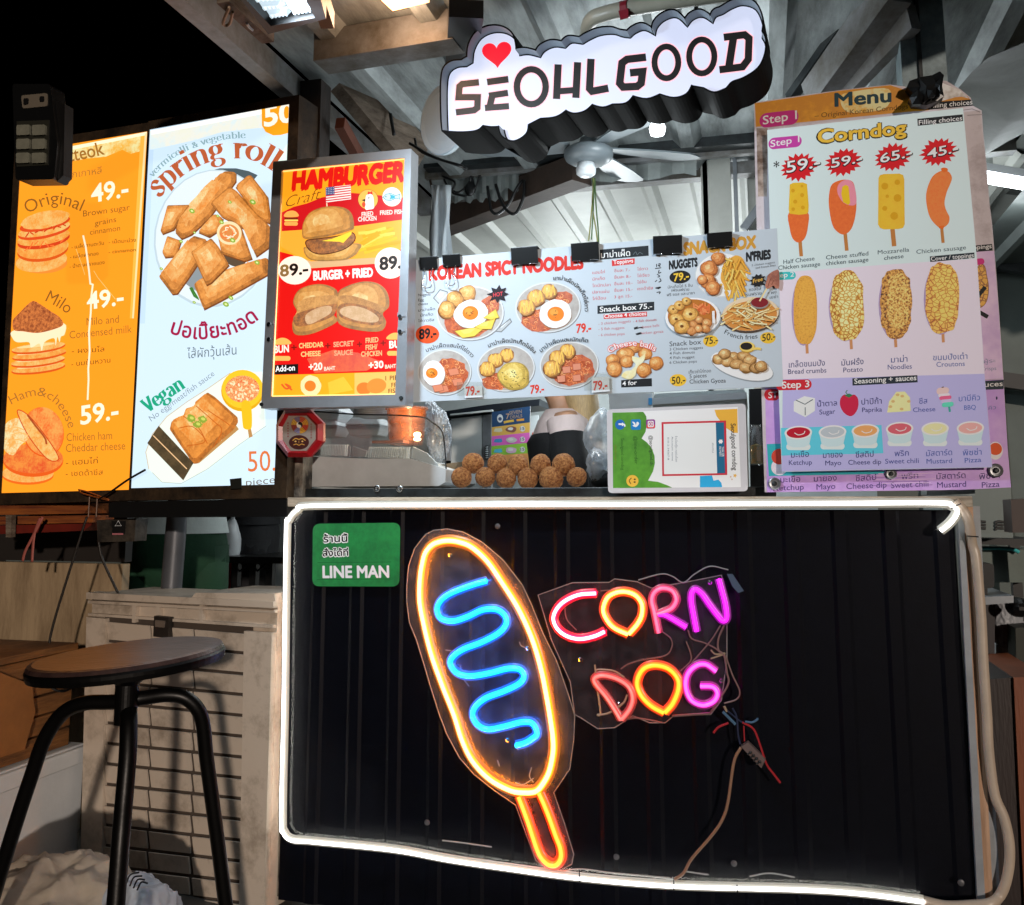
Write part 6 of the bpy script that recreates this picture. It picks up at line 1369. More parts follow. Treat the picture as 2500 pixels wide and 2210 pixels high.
# roof wiring
def cable(name, pts, y, r, m, label, cat='cable', group=None, k=6):
    mb = MB(); mb.tube(spline([on_y(*p, y) for p in pts], k), r, m, 6)
    return tag(mb.build(name, smooth=True), label, cat, group)
cable('roof_cable', [(1275, 100), (1330, 104), (1420, 90), (1510, 50)], .35, .004, M_WHITEP, 'white cable slung above the cloud sign beside the cream pipe')
cable('roof_cable', [(925, 118), (935, 165), (948, 240), (955, 290), (962, 330)], .35, .006, M_BLKP, 'black cable running down the roof sheet left of the round dish')
cable('roof_cable', [(1000, 350), (1060, 384), (1130, 406)], .35, .005, M_BLKP, 'thick black cable sagging under the round dish')
cable('roof_cable', [(1012, 338), (1030, 372), (1140, 412)], .36, .004, M_BLKP, 'thin black cable sagging under the round dish')
mb = MB(); mb.tube(spline([on_y(*p, -.05) for p in ((1148, -6), (1146, 20), (1150, 60), (1154, 86), (1160, 90), (1163, 80), (1158, 40), (1154, 10), (1152, -6))], 5), .004, M_WHITEP, 6)
tag(mb.build('white_loop', smooth=True), 'white cable loop dangling at the top edge left of the red heart', 'cable')
LOOPG = 'black cables tangled at the left of the serving hatch'
cable('hanging_cable', [(1190, 455), (1195, 490), (1200, 515), (1215, 522), (1240, 500), (1262, 460), (1276, 440)], 1.0, .0065, M_BLKP, 'black cable loop dangling left of the green strings, lower loop', 'cable', LOOPG)
cable('hanging_cable', [(1210, 450), (1225, 495), (1245, 520), (1262, 518), (1278, 480), (1280, 440)], .99, .0065, M_BLKP, 'black cable loop dangling left of the green strings, right-hand loop', 'cable', LOOPG)
cable('hanging_cable', [(1050, 440), (1060, 470), (1090, 480), (1075, 500), (1065, 530), (1072, 555)], 1.0, .005, pm('brown cord', '#3a2a22', .5), 'brown frayed cord hanging in front of the white cloth', 'cord')
cable('hanging_cable', [(1120, 400), (1150, 430), (1160, 460), (1180, 410), (1210, 405)], 1.0, .005, M_BLKP, 'black cable in a V under the left end of the cloud sign', 'cable', LOOPG)
cable('hanging_cable', [(1080, 430), (1110, 445), (1105, 470), (1140, 480)], .98, .005, M_BLKP, 'black cable end lying over the top of the white cloth', 'cable', LOOPG)
cable('hanging_cable', [(1100, 395), (1085, 440), (1120, 470), (1160, 420), (1140, 390)], 1.01, .005, M_BLKP, 'black cable loop above the white cloth', 'cable', LOOPG)
mb = MB(); mb.ball(on_y(1148, 462, 1.0), .025, M_BLKP, .012, .03, 10, 7).tube([on_y(1152, 395, 1.0), on_y(1148, 445, 1.0)], .004, M_BLKP, 6)
tag(mb.build('plug', smooth=True), 'black plug hanging on its cable among the tangled cables', 'plug')
mb = MB(); GS = pm('green string', '#4c6a3c', .6); YS = pm('straw string', '#8a8a50', .6)
for pts, m in (([(1448, 435), (1447, 480), (1440, 560), (1437, 588)], YS), ([(1452, 435), (1455, 500), (1460, 560), (1462, 600)], GS), ([(1450, 440), (1446, 500), (1455, 560), (1459, 596)], YS), ([(1446, 436), (1450, 470), (1444, 585)], GS)): mb.tube(spline([on_y(*p, .9) for p in pts], 5), .0028, m, 5)
tag(mb.build('string'), 'bunch of thin green strings dangling above the middle of the noodle menu', 'string')
vs = []; fs = []
for i in range(9):
    for j in range(12):
        u, v = i/8, j/11
        px = 1052+(1098-1052)*u+(1108-1104)*v*u; py = 452+v*190
        vs.append(on_y(px+3*math.sin(v*7+i), py, .8+.02*math.sin(i*1.7+v*3)))
for i in range(8):
    for j in range(11): fs.append((i*12+j, (i+1)*12+j, (i+1)*12+j+1, i*12+j+1))
mb = MB().add(vs, fs, pm('white cloth', '#ccd6dc', .8, 0, .1, 6)); o = mb.build('cloth', smooth=True); md = o.modifiers.new('thick', 'SOLIDIFY'); md.thickness = .002
tag(o, 'white cloth hanging at the left side of the serving hatch', 'cloth')
def blob(mb, c, rx, ry, rz, mat, b1=.22, f1=7, seed=0):
    vs = []; fs = []; n, m = 110, 70
    for i in range(m+1):
        t = math.pi*i/m
        for j in range(n):
            a = 2*math.pi*j/n; d = Vector((math.sin(t)*math.cos(a), math.sin(t)*math.sin(a), math.cos(t)))
            q = 1-b1*.20*abs(noise.noise(d*9+Vector((seed, 2, 0))))-b1*.08*abs(noise.noise(d*19+Vector((seed, 5, 0))))+b1*(1-abs(noise.noise(d*2.2+Vector((seed, 0, 0))))*2.2)*.6+b1*.35*(1-abs(noise.noise(d*5+Vector((0, seed, 0))))*2)
            vs.append(c+Vector((d.x*rx, d.y*ry, d.z*rz))*q)
    for i in range(m):
        for j in range(n): fs.append((i*n+j, (i+1)*n+j, (i+1)*n+(j+1) % n, i*n+(j+1) % n))
    mb.add(vs, fs, mat)
# ================================================================ binder clips along the menu board
def clip_proto(big):
    wd, ht = (.076, .046) if big else (.052, .032)
    t = thing('binder_clip', (0, 0, 0), 'clip', 'binder clip', 'black binder clips along the top of the noodle menu')
    mb = MB(); a, b = wd/2, ht
    F = [(-a, -.016, 0), (a, -.016, 0), (a*1.0, -.006, -b), (-a, -.006, -b)]; B = [(-a, .012, 0), (a, .012, 0), (a, .006, -b), (-a, .006, -b)]
    mb.prism([Vector(p) for p in F], (0, .0012, 0), M_BLKP); mb.prism([Vector(p) for p in B], (0, .0012, 0), M_BLKP)
    mb.prism([Vector(F[0]), Vector(F[1]), Vector(B[1]), Vector(B[0])], (0, 0, .0015), M_BLKP); mb.build('body', t)
    mb = MB()
    if big:
        for s in (-1, 1): mb.tube([Vector((s*a*.96, -.009, -b)), Vector((s*a*.4, -.010, -b*.98)), Vector((s*a*.38, -.012, -b*1.06))], .0014, M_CHROME, 6)
    else:
        mb.tube(spline([(-a*.5, -.010, -b*.9), (-a*.36, -.016, -b*1.6), (-a*.55, -.018, -b*2.4), (-a*.3, -.018, -b*2.75), (a*.3, -.018, -b*2.75), (a*.55, -.018, -b*2.4), (a*.36, -.016, -b*1.6), (a*.5, -.010, -b*.9)], 6), .0014, M_CHROME, 6)
    mb.build('handle', t, smooth=True)
    return t
pb, ps = clip_proto(True), clip_proto(False)
fb = fs_ = True
for px, py, big, lab in ((1050, 632, 0, 'small black binder clip with silver loop handle at the left end of the menu'), (1106, 626, 0, 'small black binder clip with silver loop handle over the middle of KOREAN'),
                         (1283, 608, 1, 'wide black binder clip covering the Y of the red SPICY heading'), (1430, 598, 1, 'wide black binder clip over the end of the red NOODLES heading'),
                         (1631, 581, 1, 'wide black binder clip directly left of the golden SNACK heading'), (1757, 573, 1, 'wide black binder clip covering the K between golden SNACK and BOX')):
    if big: o = pb if fb else copy_tree(pb); fb = False
    else: o = ps if fs_ else copy_tree(ps); fs_ = False
    o.location = PNB.up(px, py, .002); o.rotation_euler = (0, R(-.2), R(-.5)); o['label'] = lab
    if px == 1757: o.scale = (.85, 1, .8)
    if px == 1631: o.rotation_euler = (0, R(1.4), R(-.5))

# ================================================================ food warmer, cheese balls, things behind the hatch
def Np(p): return (660+p[0]/3.4067, 960+p[1]/3.4067)
def Op(p): return (1060+p[0]/4.6455, 940+p[1]/4.6455)
M_STEEL = pm('brushed steel', '#c6cacb', .5, .05, .25, 6, .05, 30)
wm = thing('food_warmer', on_y(900, 1190, .2), 'steel food warmer with curved clear cover and ribbed white lids on the counter', 'food warmer')
mb = MB(); mb.prism([on_y(*Np(p), .08) for p in ((352, 528), (800, 545), (1180, 548), (1462, 632), (1455, 742), (1400, 772), (342, 778))], (0, .30, 0), M_STEEL); mb.build('base', wm, bevel=.002)
for px0, px1, q in ((362, 640, 520), (806, 1155, 540)):
    mb = MB(); mb.prism([on_y(*Np(p), .13) for p in ((px0, q), (px0+20, q-95), (px1, q-92), (px1-5, q+4))], (0, .012, 0), M_WHITEP)
    for k in range(19):
        x = px0+18+(px1-px0-36)*k/18; mb.bar(on_y(*Np((x-7, q-2)), .127), on_y(*Np((x, q-88)), .127), .0035, .006, M_WHITEP, (0, 1, 0))
    mb.bar(on_y(*Np((px1+14, q+6)), .12), on_y(*Np((px1+18, q-80)), .12), .006, .006, M_GREYT)
    mb.build('ribbed_lid', wm)
mb = MB(); mb.prism([on_y(*Np(p), .10) for p in ((680, 440), (800, 480), (790, 530), (680, 528))], (0, .01, 0), M_GREYT).prism([on_y(*Np(p), .10) for p in ((1185, 445), (1300, 500), (1390, 590), (1380, 610), (1180, 540))], (0, .01, 0), M_WHITEP); build_each(mb, 'end_plate', wm)
GLS = clear('display glass', (.96, .98, .98), .10, .08, .06, (.6, .64, .64)); CV = spline([on_y(*Np(p), .09) for p in ((352, 150), (700, 176), (1000, 182), (1260, 200), (1340, 240), (1420, 305), (1448, 420), (1462, 632))], 4)
mb = MB(); mb.prism(CV+[on_y(*Np((1180, 545)), .09), on_y(*Np((352, 528)), .09)], (0, .004, 0), GLS); mb.build('clear_cover', wm)
mb = MB(); mb.tube(CV, .0022, M_STEELD, 6); mb.build('cover_edge', wm)
mb = MB(); c = on_y(*Np((1222, 345)), .19); mb.ball(c, .012, emit('mirrored bulb', (1, .72, .38), 7), .012, .008, 14, 9).ball(c+Vector((0, 0, -.014)), .012, emit('mirrored bulb', (1, .72, .38), 7), .012, .006, 14, 9); mb.build('mirrored_bulb', wm)  # glowing balls added in place of a lamp's reflection in the cover
l = bpy.data.lights.new('bulb_glow', 'POINT'); l.energy = .8; l.color = (1, .7, .4); l.shadow_soft_size = .02  # point light added for the mirrored bulb
o = bpy.data.objects.new('bulb_glow', l); COL.objects.link(o); o.parent = wm; o.location = c-Vector(wm['wo'])+Vector((0, -.03, .02))
rb = thing('tub', on_y(*Np((1130, 440)), .26), 'orange red plastic tub inside the steel food warmer', 'tub'); c = on_y(*Np((1130, 430)), .27); c2 = on_y(*Np((1150, 120)), .27)
M_TUB = clear('orange film', (1, .90, .84), .42, .06, .2, (.72, .22, .07)); mb = MB(); h = c2.z-c.z; mb.lathe(c, [(.0, 0), (.050, 0), (.056, h*.2), (.062, h*.92), (.068, h*.94), (.066, h), (.058, h), (.05, .01), (0, .01)], M_TUB, 26); mb.build('body', rb, smooth=True)
mb = MB(); mb.box(on_y(*Np((1000, 408)), .17), (.10, .05, .008), pm('orange tub', '#a85a3a', .45, 0, .3, 8)); mb.build('tray', rb)
pl_ = MB(); c = on_y(*Np((860, 178)), .34)
for k in range(4): pl_.lathe(c+Vector((0, 0, k*.006-.012)), [(.0, 0), (.04, 0), (.066, .008), (.066, .010), (.04, .003), (0, .003)], M_WHITEP, 26)
tag(pl_.build('plate_stack'), 'small stack of white plates behind the steel food warmer', 'plates')
# white lidded foam boxes behind the warmer
fp0 = None
for px, py, lab in ((800, 1052, 'white foam food box left of the orange tub, lower of the stack'), (806, 1018, 'white foam food box left of the orange tub, upper of the stack'), (900, 1050, 'white foam food box directly beside the orange tub')):
    c = on_y(px, py, .55)
    if fp0 is None:
        fp0 = t = thing('foam_container', (0, 0, 0), lab, 'food box', 'white foam food boxes behind the warmer')
        mb = MB(); mb.lathe(Vector((0, 0, -.018)), [(0, 0), (.052, 0), (.066, .024), (.069, .026), (0, .026)], M_WHITEP, 4); mb.build('body', t, bevel=.004)
        mb = MB(); mb.lathe(Vector((0, 0, .009)), [(0, 0), (.069, 0), (.066, .004), (.05, .022), (0, .022)], M_WHITEP, 4); mb.build('lid', t, bevel=.004)
    else: t = copy_tree(fp0); t['label'] = lab
    t.location = c; t.rotation_euler = (0, 0, R(45+px % 7)); t.scale = (1.35, 1.35, 1.3)
mb = MB(); cpb = clear('poly bag', (.9, .95, 1), .45, .12, .2, (.7, .75, .8)); blob(mb, on_y(1072, 1062, .42), .035, .04, .075, cpb, .25, 7, 21); blob(mb, on_y(1050, 1020, .46), .03, .03, .05, cpb, .25, 7, 24)
tag(mb.build('plastic_bag', smooth=True), 'clear plastic bag right of the orange tub, behind the warmer cover', 'plastic bag')
# white tray under the balls
ty = thing('tray', on_y(1290, 1190, .16), 'shallow white serving tray under the fried balls', 'tray')
a, b = on_y(1085, 1185, .09), on_y(1450, 1180, .09); zc = on_y(1250, 1192, .14).z-.016
mb = MB(); mb.box(((a.x+b.x)/2, .17, zc), (b.x-a.x, .17, .006), M_WHITEP); mb.build('base', ty, bevel=.002)
mb = MB()
for yy in (.085, .255): mb.box(((a.x+b.x)/2, yy, zc+.006), (b.x-a.x+.01, .006, .014), M_WHITEP)
for xx in (a.x, b.x): mb.box((xx, .17, zc+.006), (.006, .164, .014), M_WHITEP)
build_each(mb, 'rim', ty, bevel=.0015)
mb = MB(); M_BALL = pm('fried crumb', '#d99a5a', .75, 0, .55, 4.5, 1.0, 16, dark='#8a4519', lo=.38, hi=.60)
bm_ = MB(); bm_.ball((0, 0, 0), 1, M_BALL, n=40, m=26, bump=.075, bs=7.5)
bp = None; BALLS = []
for u, v, r, y, lab in ((310, 1050, 118, .105, 'fried cheese ball at the left end of the lower row'), (580, 1045, 119, .105, 'second fried cheese ball from the left in the lower row'), (815, 1060, 116, .105, 'third fried cheese ball from the left in the lower row'), (1060, 1062, 116, .105, 'fourth fried cheese ball from the left in the lower row'),
                        (1325, 1062, 140, .105, 'largest fried cheese ball of the lower row, second from the right'), (1615, 1045, 116, .105, 'fried cheese ball at the right end of the lower row'),
                        (440, 888, 124, .125, 'fried cheese ball at the left end of the upper row'), (715, 892, 116, .125, 'second fried cheese ball from the left in the upper row'), (950, 908, 122, .12, 'middle fried cheese ball of the upper row, before the coloured poster'), (1206, 905, 124, .12, 'fourth fried cheese ball from the left in the upper row'), (1466, 906, 130, .12, 'fried cheese ball at the right end of the upper row, top pale')):
    p = on_y(*Op((u, v)), y)
    if bp is None: o = bp = bm_.build('fried_ball', smooth=True, loc=(0, 0, 0)); BALLS.append(o)
    elif len(BALLS) < 4: bb_ = MB(); bb_.ball((.0, 0, 0), 1, M_BALL, 1+.06*(len(BALLS)-2), 1-.03*len(BALLS), 40, 26, .085, 6.5+len(BALLS)); o = bb_.build('fried_ball', smooth=True, loc=(0, 0, 0)); BALLS.append(o)
    else: o = random.choice(BALLS).copy(); COL.objects.link(o)
    s_ = r/4.6455/F_PX*(p-CAM).dot(FWD); o.location = p; o.scale = (s_, s_, s_*.97); o.rotation_euler = (random.uniform(0, 6), random.uniform(0, 6), random.uniform(0, 6))
    tag(o, lab, 'fried ball', 'fried cheese balls stacked on the counter')
# brown paper tray edge at left of balls
mb = MB(); mb.prism([on_y(*Op(p), .20) for p in ((80, 900), (330, 870), (330, 1080), (140, 1085))], (0, .006, 0), pm('brown card', '#6c6658', .7)); tag(mb.build('card'), 'folded grey brown card behind the leftmost fried balls', 'card')
# fridge
fg = thing('fridge', on_y(*Op((360, 1000)), 3.0), 'white glass door fridge with dark frame at the back of the kitchen', 'fridge')
M_FRG = pm('fridge white', '#cfd8da', .25, 0, .08, 3); yb = 2.9
def oq(y, *pp): return [on_y(*Op(p), y) for p in pp]
mb = MB(); mb.prism(oq(yb+.05, (85, 330), (650, 300), (650, 1400), (85, 1400)), (0, .5, 0), M_STEELD); mb.build('body', fg)
mb = MB(); mb.prism(oq(yb, (195, 385), (540, 345), (535, 1380), (185, 1380)), (0, .04, 0), M_FRG); mb.build('door', fg)
mb = MB(); mb.prism(oq(yb, (548, 345), (648, 330), (645, 1380), (545, 1380)), (0, .04, 0), M_GREYT); mb.prism(oq(yb-.02, (575, 690), (615, 685), (612, 840), (572, 845)), (0, .02, 0), M_STEELD)
for k in range(6): mb.prism(oq(yb-.03, (582, 700+k*24), (608, 697+k*24), (608, 710+k*24), (582, 713+k*24)), (0, .01, 0), M_FRG)
build_each(mb, 'control_panel', fg)
mb = MB(); mb.bar(on_y(*Op((270, 860)), yb-.02), on_y(*Op((420, 560)), yb-.02), .022, .01, emit('tube reflection', (.85, .95, 1), 1.2)) if False else mb.bar(on_y(*Op((165, 400)), yb-.03), on_y(*Op((160, 860)), yb-.03), .03, .03, M_GREYT); mb.build('handle', fg)
hd = MB(); hd.prism(oq(2.8, (75, 305), (600, 225), (1195, 160), (1190, 235), (620, 292), (80, 360)), (0, .3, 0), pm('hood', '#232a33', .35, .3, .3, 6)); hd.prism(oq(2.78, (180, 330), (660, 280), (660, 300), (180, 345)), (0, .02, 0), M_FRG)
tag(hd.build('range_hood'), 'dark blue black hood rail along the kitchen back, above the fridge', 'hood')
# price list with coloured rows
PBK = front(2.75); bpst = thing('poster', PBK.at(*Op((870, 1000))), 'small poster with navy, orange, pink and green rows at the back of the kitchen', 'poster')
S = Sheet(PBK, 0, .0004); S.z(1060, 940, 4.6455)
mb = MB(); px_prism(mb, PBK, [S.P(*p) for p in ((655, 308), (1090, 243), (1085, 960), (648, 960))], 0, .004, ink('#e0e4ea')); mb.build('sheet', bpst)
S.poly([(655, 308), (1090, 243), (1086, 425), (655, 480)], '#2a4a72').poly([(655, 480), (1086, 425), (1084, 540), (653, 582)], '#e8b45c').poly([(653, 582), (1084, 540), (1083, 655), (651, 695)], '#e06cc4').poly([(651, 695), (1083, 655), (1082, 775), (650, 800)], '#94cc4c').poly([(650, 800), (1082, 775), (1084, 955), (649, 955)], '#f0a060')
S.part('picture').ell(748, 380, 34, 48, '#d8dce4').ell(748, 385, 20, 20, '#4a5878').stroke([(790, 425), (850, 412), (905, 405)], 26, '#e8b850', True).stroke([(935, 400), (985, 395), (1020, 392)], 24, '#e8a040', True)
S.part('lettering').text('7', (815, 388), (855, 384), 60, '#b89a80', .02).text('SEVEN', (850, 340), (995, 318), 38, '#9a8a84', .02).text('DEALS', (862, 385), (1000, 365), 34, '#9a8a84', .02)
for k, (y, c1, c2) in enumerate(((505, '#d8d4b8', '#8a5a50'), (625, '#4a9ad0', '#c8ccc8'), (740, '#5cc0e0', '#d8b8d0'))):
    S.part('picture').poly([(675, y+25), (690, y-10), (765, y-18), (775, y+20), (740, y+30)], c1).lumps(875, y, 62, 34, c2, None, '#e8e4e4', 10, 3)
    S.part('price').ell(1002, y-8, 30, 32, '#f0e4e8').text('15', (980, y+8), (1024, y+4), 32, '#3a4050', .01)
S.build(bpst)
wt = MB(); wt.prism(oq(2.85, (1095, 350), (1180, 340), (1180, 900), (1090, 900)), (0, .02, 0), M_FRG); wt.prism(oq(2.83, (1110, 540), (1160, 535), (1160, 740), (1105, 745)), (0, .02, 0), ink('#c86a5a'))
wt.prism(oq(2.82, (1118, 560), (1150, 557), (1150, 620), (1116, 625)), (0, .02, 0), ink('#e8e6e6')); tag(wt.build('notice'), 'narrow white notice with a red block right of the coloured poster', 'notice')
# pale boxes and clutter at the right of the hatch
cb = thing('food_container', on_y(1660, 1010, .35), 'pale translucent lidded food container above the payment sign', 'container')
mb = MB(); mb.prism([on_y(px, py, .30) for px, py in rounded([(1595, 962), (1820, 950), (1826, 1190), (1590, 1190)], 12)], (0, .3, 0), pm('milky plastic', '#bcc4c4', .35, 0, .12, 5)); mb.build('body', cb)
mb = MB(); mb.prism([on_y(px, py, .28) for px, py in ((1592, 972), (1822, 958), (1822, 974), (1592, 988))], (0, .33, 0), M_WHITEP); mb.build('lid', cb)
nb = MB(); nb.prism([on_y(px, py, .5) for px, py in ((1486, 962), (1592, 955), (1590, 1004), (1488, 1000))], (0, .1, 0), M_WHITEP); nb.prism([on_y(px, py, .49) for px, py in ((1583, 972), (1594, 972), (1594, 988), (1583, 988))], (0, .01, 0), ink('#4a9ad8'))
tag(nb.build('carton'), 'white carton with blue spot behind the left edge of the payment sign', 'carton')
bg_ = MB(); rngb = random.Random(2)
bg_.ball(on_y(1465, 1075, .55), .05, clear('poly bag', (.9, .95, 1), .45, .12, .2, (.7, .75, .8)), .06, .10, 16, 12, .3, 14); bg_.ball(on_y(1462, 1140, .5), .045, clear('poly bag', (.9, .95, 1), .45, .12, .2, (.7, .75, .8)), .05, .05, 16, 12, .35, 18)
bg_.ball(on_y(1470, 1170, .5), .04, M_STEELD, .04, .03, 12, 8); tag(bg_.build('plastic_bag', smooth=True), 'crumpled clear plastic bag between the fried balls and the payment sign', 'plastic bag')
dk = MB(); dk.prism([on_y(px, py, .25) for px, py in ((1828, 950), (1866, 948), (1870, 1196), (1832, 1200))], (0, .2, 0), M_BLACK); tag(dk.build('crate_stack'), 'dark box wedged between the payment sign and the old menu board', 'box')
jr = thing('snack_jar', on_y(1852, 1140, .18), 'clear jar of orange snacks beside the payment sign', 'jar'); c = on_y(1848, 1135, .2)
mb = MB(); mb.lathe(c, [(0, 0), (.018, 0), (.02, .01), (.02, .085), (.014, .1), (.014, .11)], clear('jar glass', (.92, .96, .95), .15, .15, .1), 18); mb.build('glass', jr, smooth=True)
mb = MB(); mb.lathe(c+Vector((0, 0, .003)), [(0, 0), (.016, 0), (.016, .05), (0, .055)], tex('#c8883c', '#6a7a4a', 60), 14); mb.build('snacks', jr)

# ================================================================ people
SKIN = pm('skin', '#b98a6c', .5, 0, .12, 8)
def skinmesh(name, joints, edges, parent, mat, sub=2):
    me = bpy.data.meshes.new(name); o = bpy.data.objects.new(name, me); COL.objects.link(o); o.parent = parent
    me.from_pydata([j[0] for j in joints], edges, []); me.materials.append(mat)
    md = o.modifiers.new('skin', 'SKIN'); md.use_smooth_shade = True
    for i, j in enumerate(joints):
        sv = me.skin_vertices[0].data[i]; sv.radius = (j[1], j[2] if len(j) > 2 else j[1]); sv.use_root = (i == 0)
    s_ = o.modifiers.new('sub', 'SUBSURF'); s_.levels = sub; s_.render_levels = sub
    return o
def person(loc, yaw, label, arms, shirt, trousers, hair, hairlen=.0, lean=0.0, H=1.68, shoes='#20201f', apron=None, shirt_bottom=.98, long=False):
    t = thing('person', (0, 0, 0), label, 'person')
    k = H/1.68
    def V(x, y, z): return Vector((x*k, (y+lean*max(0, z-.95))*k, z*k))
    J = []; E = []
    def add(p, r, r2=None, par=None): J.append((p, r*k, (r2 or r)*k)); i = len(J)-1; (E.append((par, i)) if par is not None else None); return i
    pel = add(V(0, 0, .95), .135, .10); sp = add(V(0, 0, 1.12), .125, .095, pel); ch = add(V(0, .005, 1.32), .15, .105, sp); nk0 = add(V(0, 0, 1.43), .065, .06, ch); nk = add(V(0, .01, 1.49), .05, .05, nk0)
    hd0 = add(V(0, .025, 1.555), .07, .085, nk); hd1 = add(V(0, .015, 1.62), .075, .09, hd0); add(V(0, .0, 1.675), .045, .05, hd1); ns = add(V(0, .105, 1.57), .012, .012, hd0)
    for s, (el, wr) in zip((-1, 1), arms):
        sh = add(V(s*.17, 0, 1.38), .058, .058, ch); e = add(V(s*el[0], el[1], el[2]), .042, .042, sh); w_ = add(V(s*wr[0], wr[1], wr[2]), .027, .024, e)
        d = (V(s*wr[0], wr[1], wr[2])-V(s*el[0], el[1], el[2])).normalized(); sd = Vector((0, 1, 0)); sd = (sd-d*sd.dot(d)).normalized()
        pm_ = add(V(s*wr[0], wr[1], wr[2])+d*.06, .034, .016, w_); P0 = J[pm_][0]
        cu = d.cross(sd)*(-s)
        for f, L in ((-1.5, .06), (-.5, .072), (.5, .076), (1.5, .068)):
            q = add(P0+sd*f*.019+d*.035, .0095, .0095, pm_); q2 = add(J[q][0]+d*L*.55+cu*.008, .0085, .0085, q); add(J[q2][0]+d*L*.4+cu*.02, .007, .007, q2)
        th = add(P0-d*.025+sd*.036, .011, .011, pm_); add(J[th][0]+d*.045+sd*.018, .009, .009, th)
    for s in (-1, 1):
        h_ = add(V(s*.095, 0, .88), .092, .092, pel); kn = add(V(s*.10, .01, .50), .058, .058, h_); an = add(V(s*.105, -.02, .09), .038, .038, kn); add(V(s*.11, .12, .035), .032, .028, an)
    skinmesh('body', J, E, t, SKIN)
    # clothes
    def loft(mb, rows, mat, n=20):
        vs = []; fs = []
        for c, rx, ry in rows:
            for j in range(n): a = 2*math.pi*j/n; q = 1+.03*math.sin(3*a+c.z*9); vs.append(c+Vector((rx*k*q*math.cos(a), ry*k*q*math.sin(a), 0)))
        for i in range(len(rows)-1):
            for j in range(n): fs.append((i*n+j, i*n+(j+1) % n, (i+1)*n+(j+1) % n, (i+1)*n+j))
        mb.add(vs, fs, mat)
    ms = pm('cloth '+shirt, shirt, .85, 0, .15, 12, .15, 50); mt = pm('cloth '+trousers, trousers, .85, 0, .3, 8, .2, 30)
    mb = MB(); loft(mb, [(V(0, 0, shirt_bottom), .205, .15), (V(0, 0, 1.05), .19, .142), (V(0, 0, 1.18), .175, .13), (V(0, .005, 1.32), .195, .14), (V(0, 0, 1.40), .17, .11), (V(0, .0, 1.445), .09, .075)], ms)
    for s, (el, wr) in zip((-1, 1), arms): a, b = V(s*.15, 0, 1.39), V(s*el[0], el[1], el[2]); mb.tube([a, a.lerp(b, .4), a.lerp(b, .85)], .07*k, ms, 14, radii=[.078*k, .07*k, .066*k])
    if long:
        for s, (el, wr) in zip((-1, 1), arms): b, c = V(s*el[0], el[1], el[2]), V(s*wr[0], wr[1], wr[2]); mb.tube([V(s*.15, 0, 1.39).lerp(b, .25 if apron else .7), b, b.lerp(c, .5), b.lerp(c, .95)], .06*k, pm('apron '+apron, apron, .8, 0, .3, 20, .2, 60) if apron else ms, 14, radii=[(.080 if apron else .066)*k, .070*k, .056*k, .044*k])
    mb.build('shirt', t, smooth=True)
    mb = MB(); loft(mb, [(V(0, 0, .70), .12, .07), (V(0, 0, .76), .185, .125), (V(0, 0, .84), .208, .15), (V(0, 0, .93), .198, .150), (V(0, 0, 1.03), .178, .132)], mt, 40)
    for s in (-1, 1): mb.tube([V(s*.098, 0, .90), V(s*.106, .0, .74), V(s*.11, .005, .5), V(s*.11, -.01, .28), V(s*.11, -.02, .10)], .09, mt, 16, radii=[.112*k, .108*k, .092*k, .088*k, .085*k])
    mb.build('trousers', t, smooth=True)
    mb = MB(); mh = pm('hair '+hair, hair, .45, 0, .35, 40, .3, 90, stretch=(6, 6, 1)); mb.ball(V(0, -.012, 1.625), .098*k, mh, .11*k, .092*k, 20, 14, .05, 30)
    if hairlen: loft(mb, [(V(0, -.05, 1.62), .10, .085), (V(0, -.075, 1.5), .105, .075), (V(0, -.095, 1.62-hairlen*.6), .10, .06), (V(0, -.10, 1.62-hairlen), .06, .035)], mh)
    mb.build('hair', t, smooth=True)
    mb = MB()
    for s in (-1, 1): mb.ball(V(s*.032, .088, 1.605), .011*k, ink('#e8e4e0'), n=10, m=7).ball(V(s*.032, .097, 1.605), .006*k, M_BLACK, n=8, m=6); mb.tube(spline([V(s*.015, .10, 1.63), V(s*.034, .102, 1.635), V(s*.05, .09, 1.628)], 3), .0035, M_BLACK, 5)
    mb.tube(spline([V(-.024, .092, 1.528), V(0, .100, 1.524), V(.024, .092, 1.528)], 4), .005, pm('lips', '#9a5048', .5), 6)
    for s in (-1, 1): mb.ball(V(s*.088, -.0, 1.585), .012*k, SKIN, .02*k, .03*k, 10, 7)
    mb.build('face', t, smooth=True)
    if apron:
        mb = MB(); mp = pm('apron '+apron, apron, .8, 0, .3, 20, .2, 60)
        loft(mb, [(V(0, 0, .50), .25, .20), (V(0, 0, .80), .24, .185), (V(0, 0, 1.0), .215, .16), (V(0, .0, 1.16), .195, .148), (V(0, .012, 1.31), .208, .150), (V(0, .012, 1.34), .19, .13), (V(0, .012, 1.35), .14, .09)], mp, 36); mb.build('apron', t, smooth=True)
    mb = MB(); msx = pm('shoe '+shoes, shoes, .5)
    for s in (-1, 1): mb.ball(V(s*.11, .05, .04), .05*k, msx, .13*k, .045*k, 14, 8)
    mb.build('shoes', t, smooth=True)
    t.location = loc; t.rotation_euler = (0, 0, yaw)
    return t
hang = (((.24, -.02, 1.12), (.25, .04, .88)), ((.24, -.02, 1.12), (.25, .04, .88)))
p = on_y(432, 1300, 1.05); person((p.x, p.y, 0), R(25), 'person in white shirt and dark green trousers standing behind the grey pole', (((.22, .10, 1.15), (.10, .30, 1.10)), ((.22, .10, 1.15), (.10, .30, 1.10))), '#c8d2d0', '#0c3c24', '#1a1513', 0, 0, 1.72, shirt_bottom=.955)
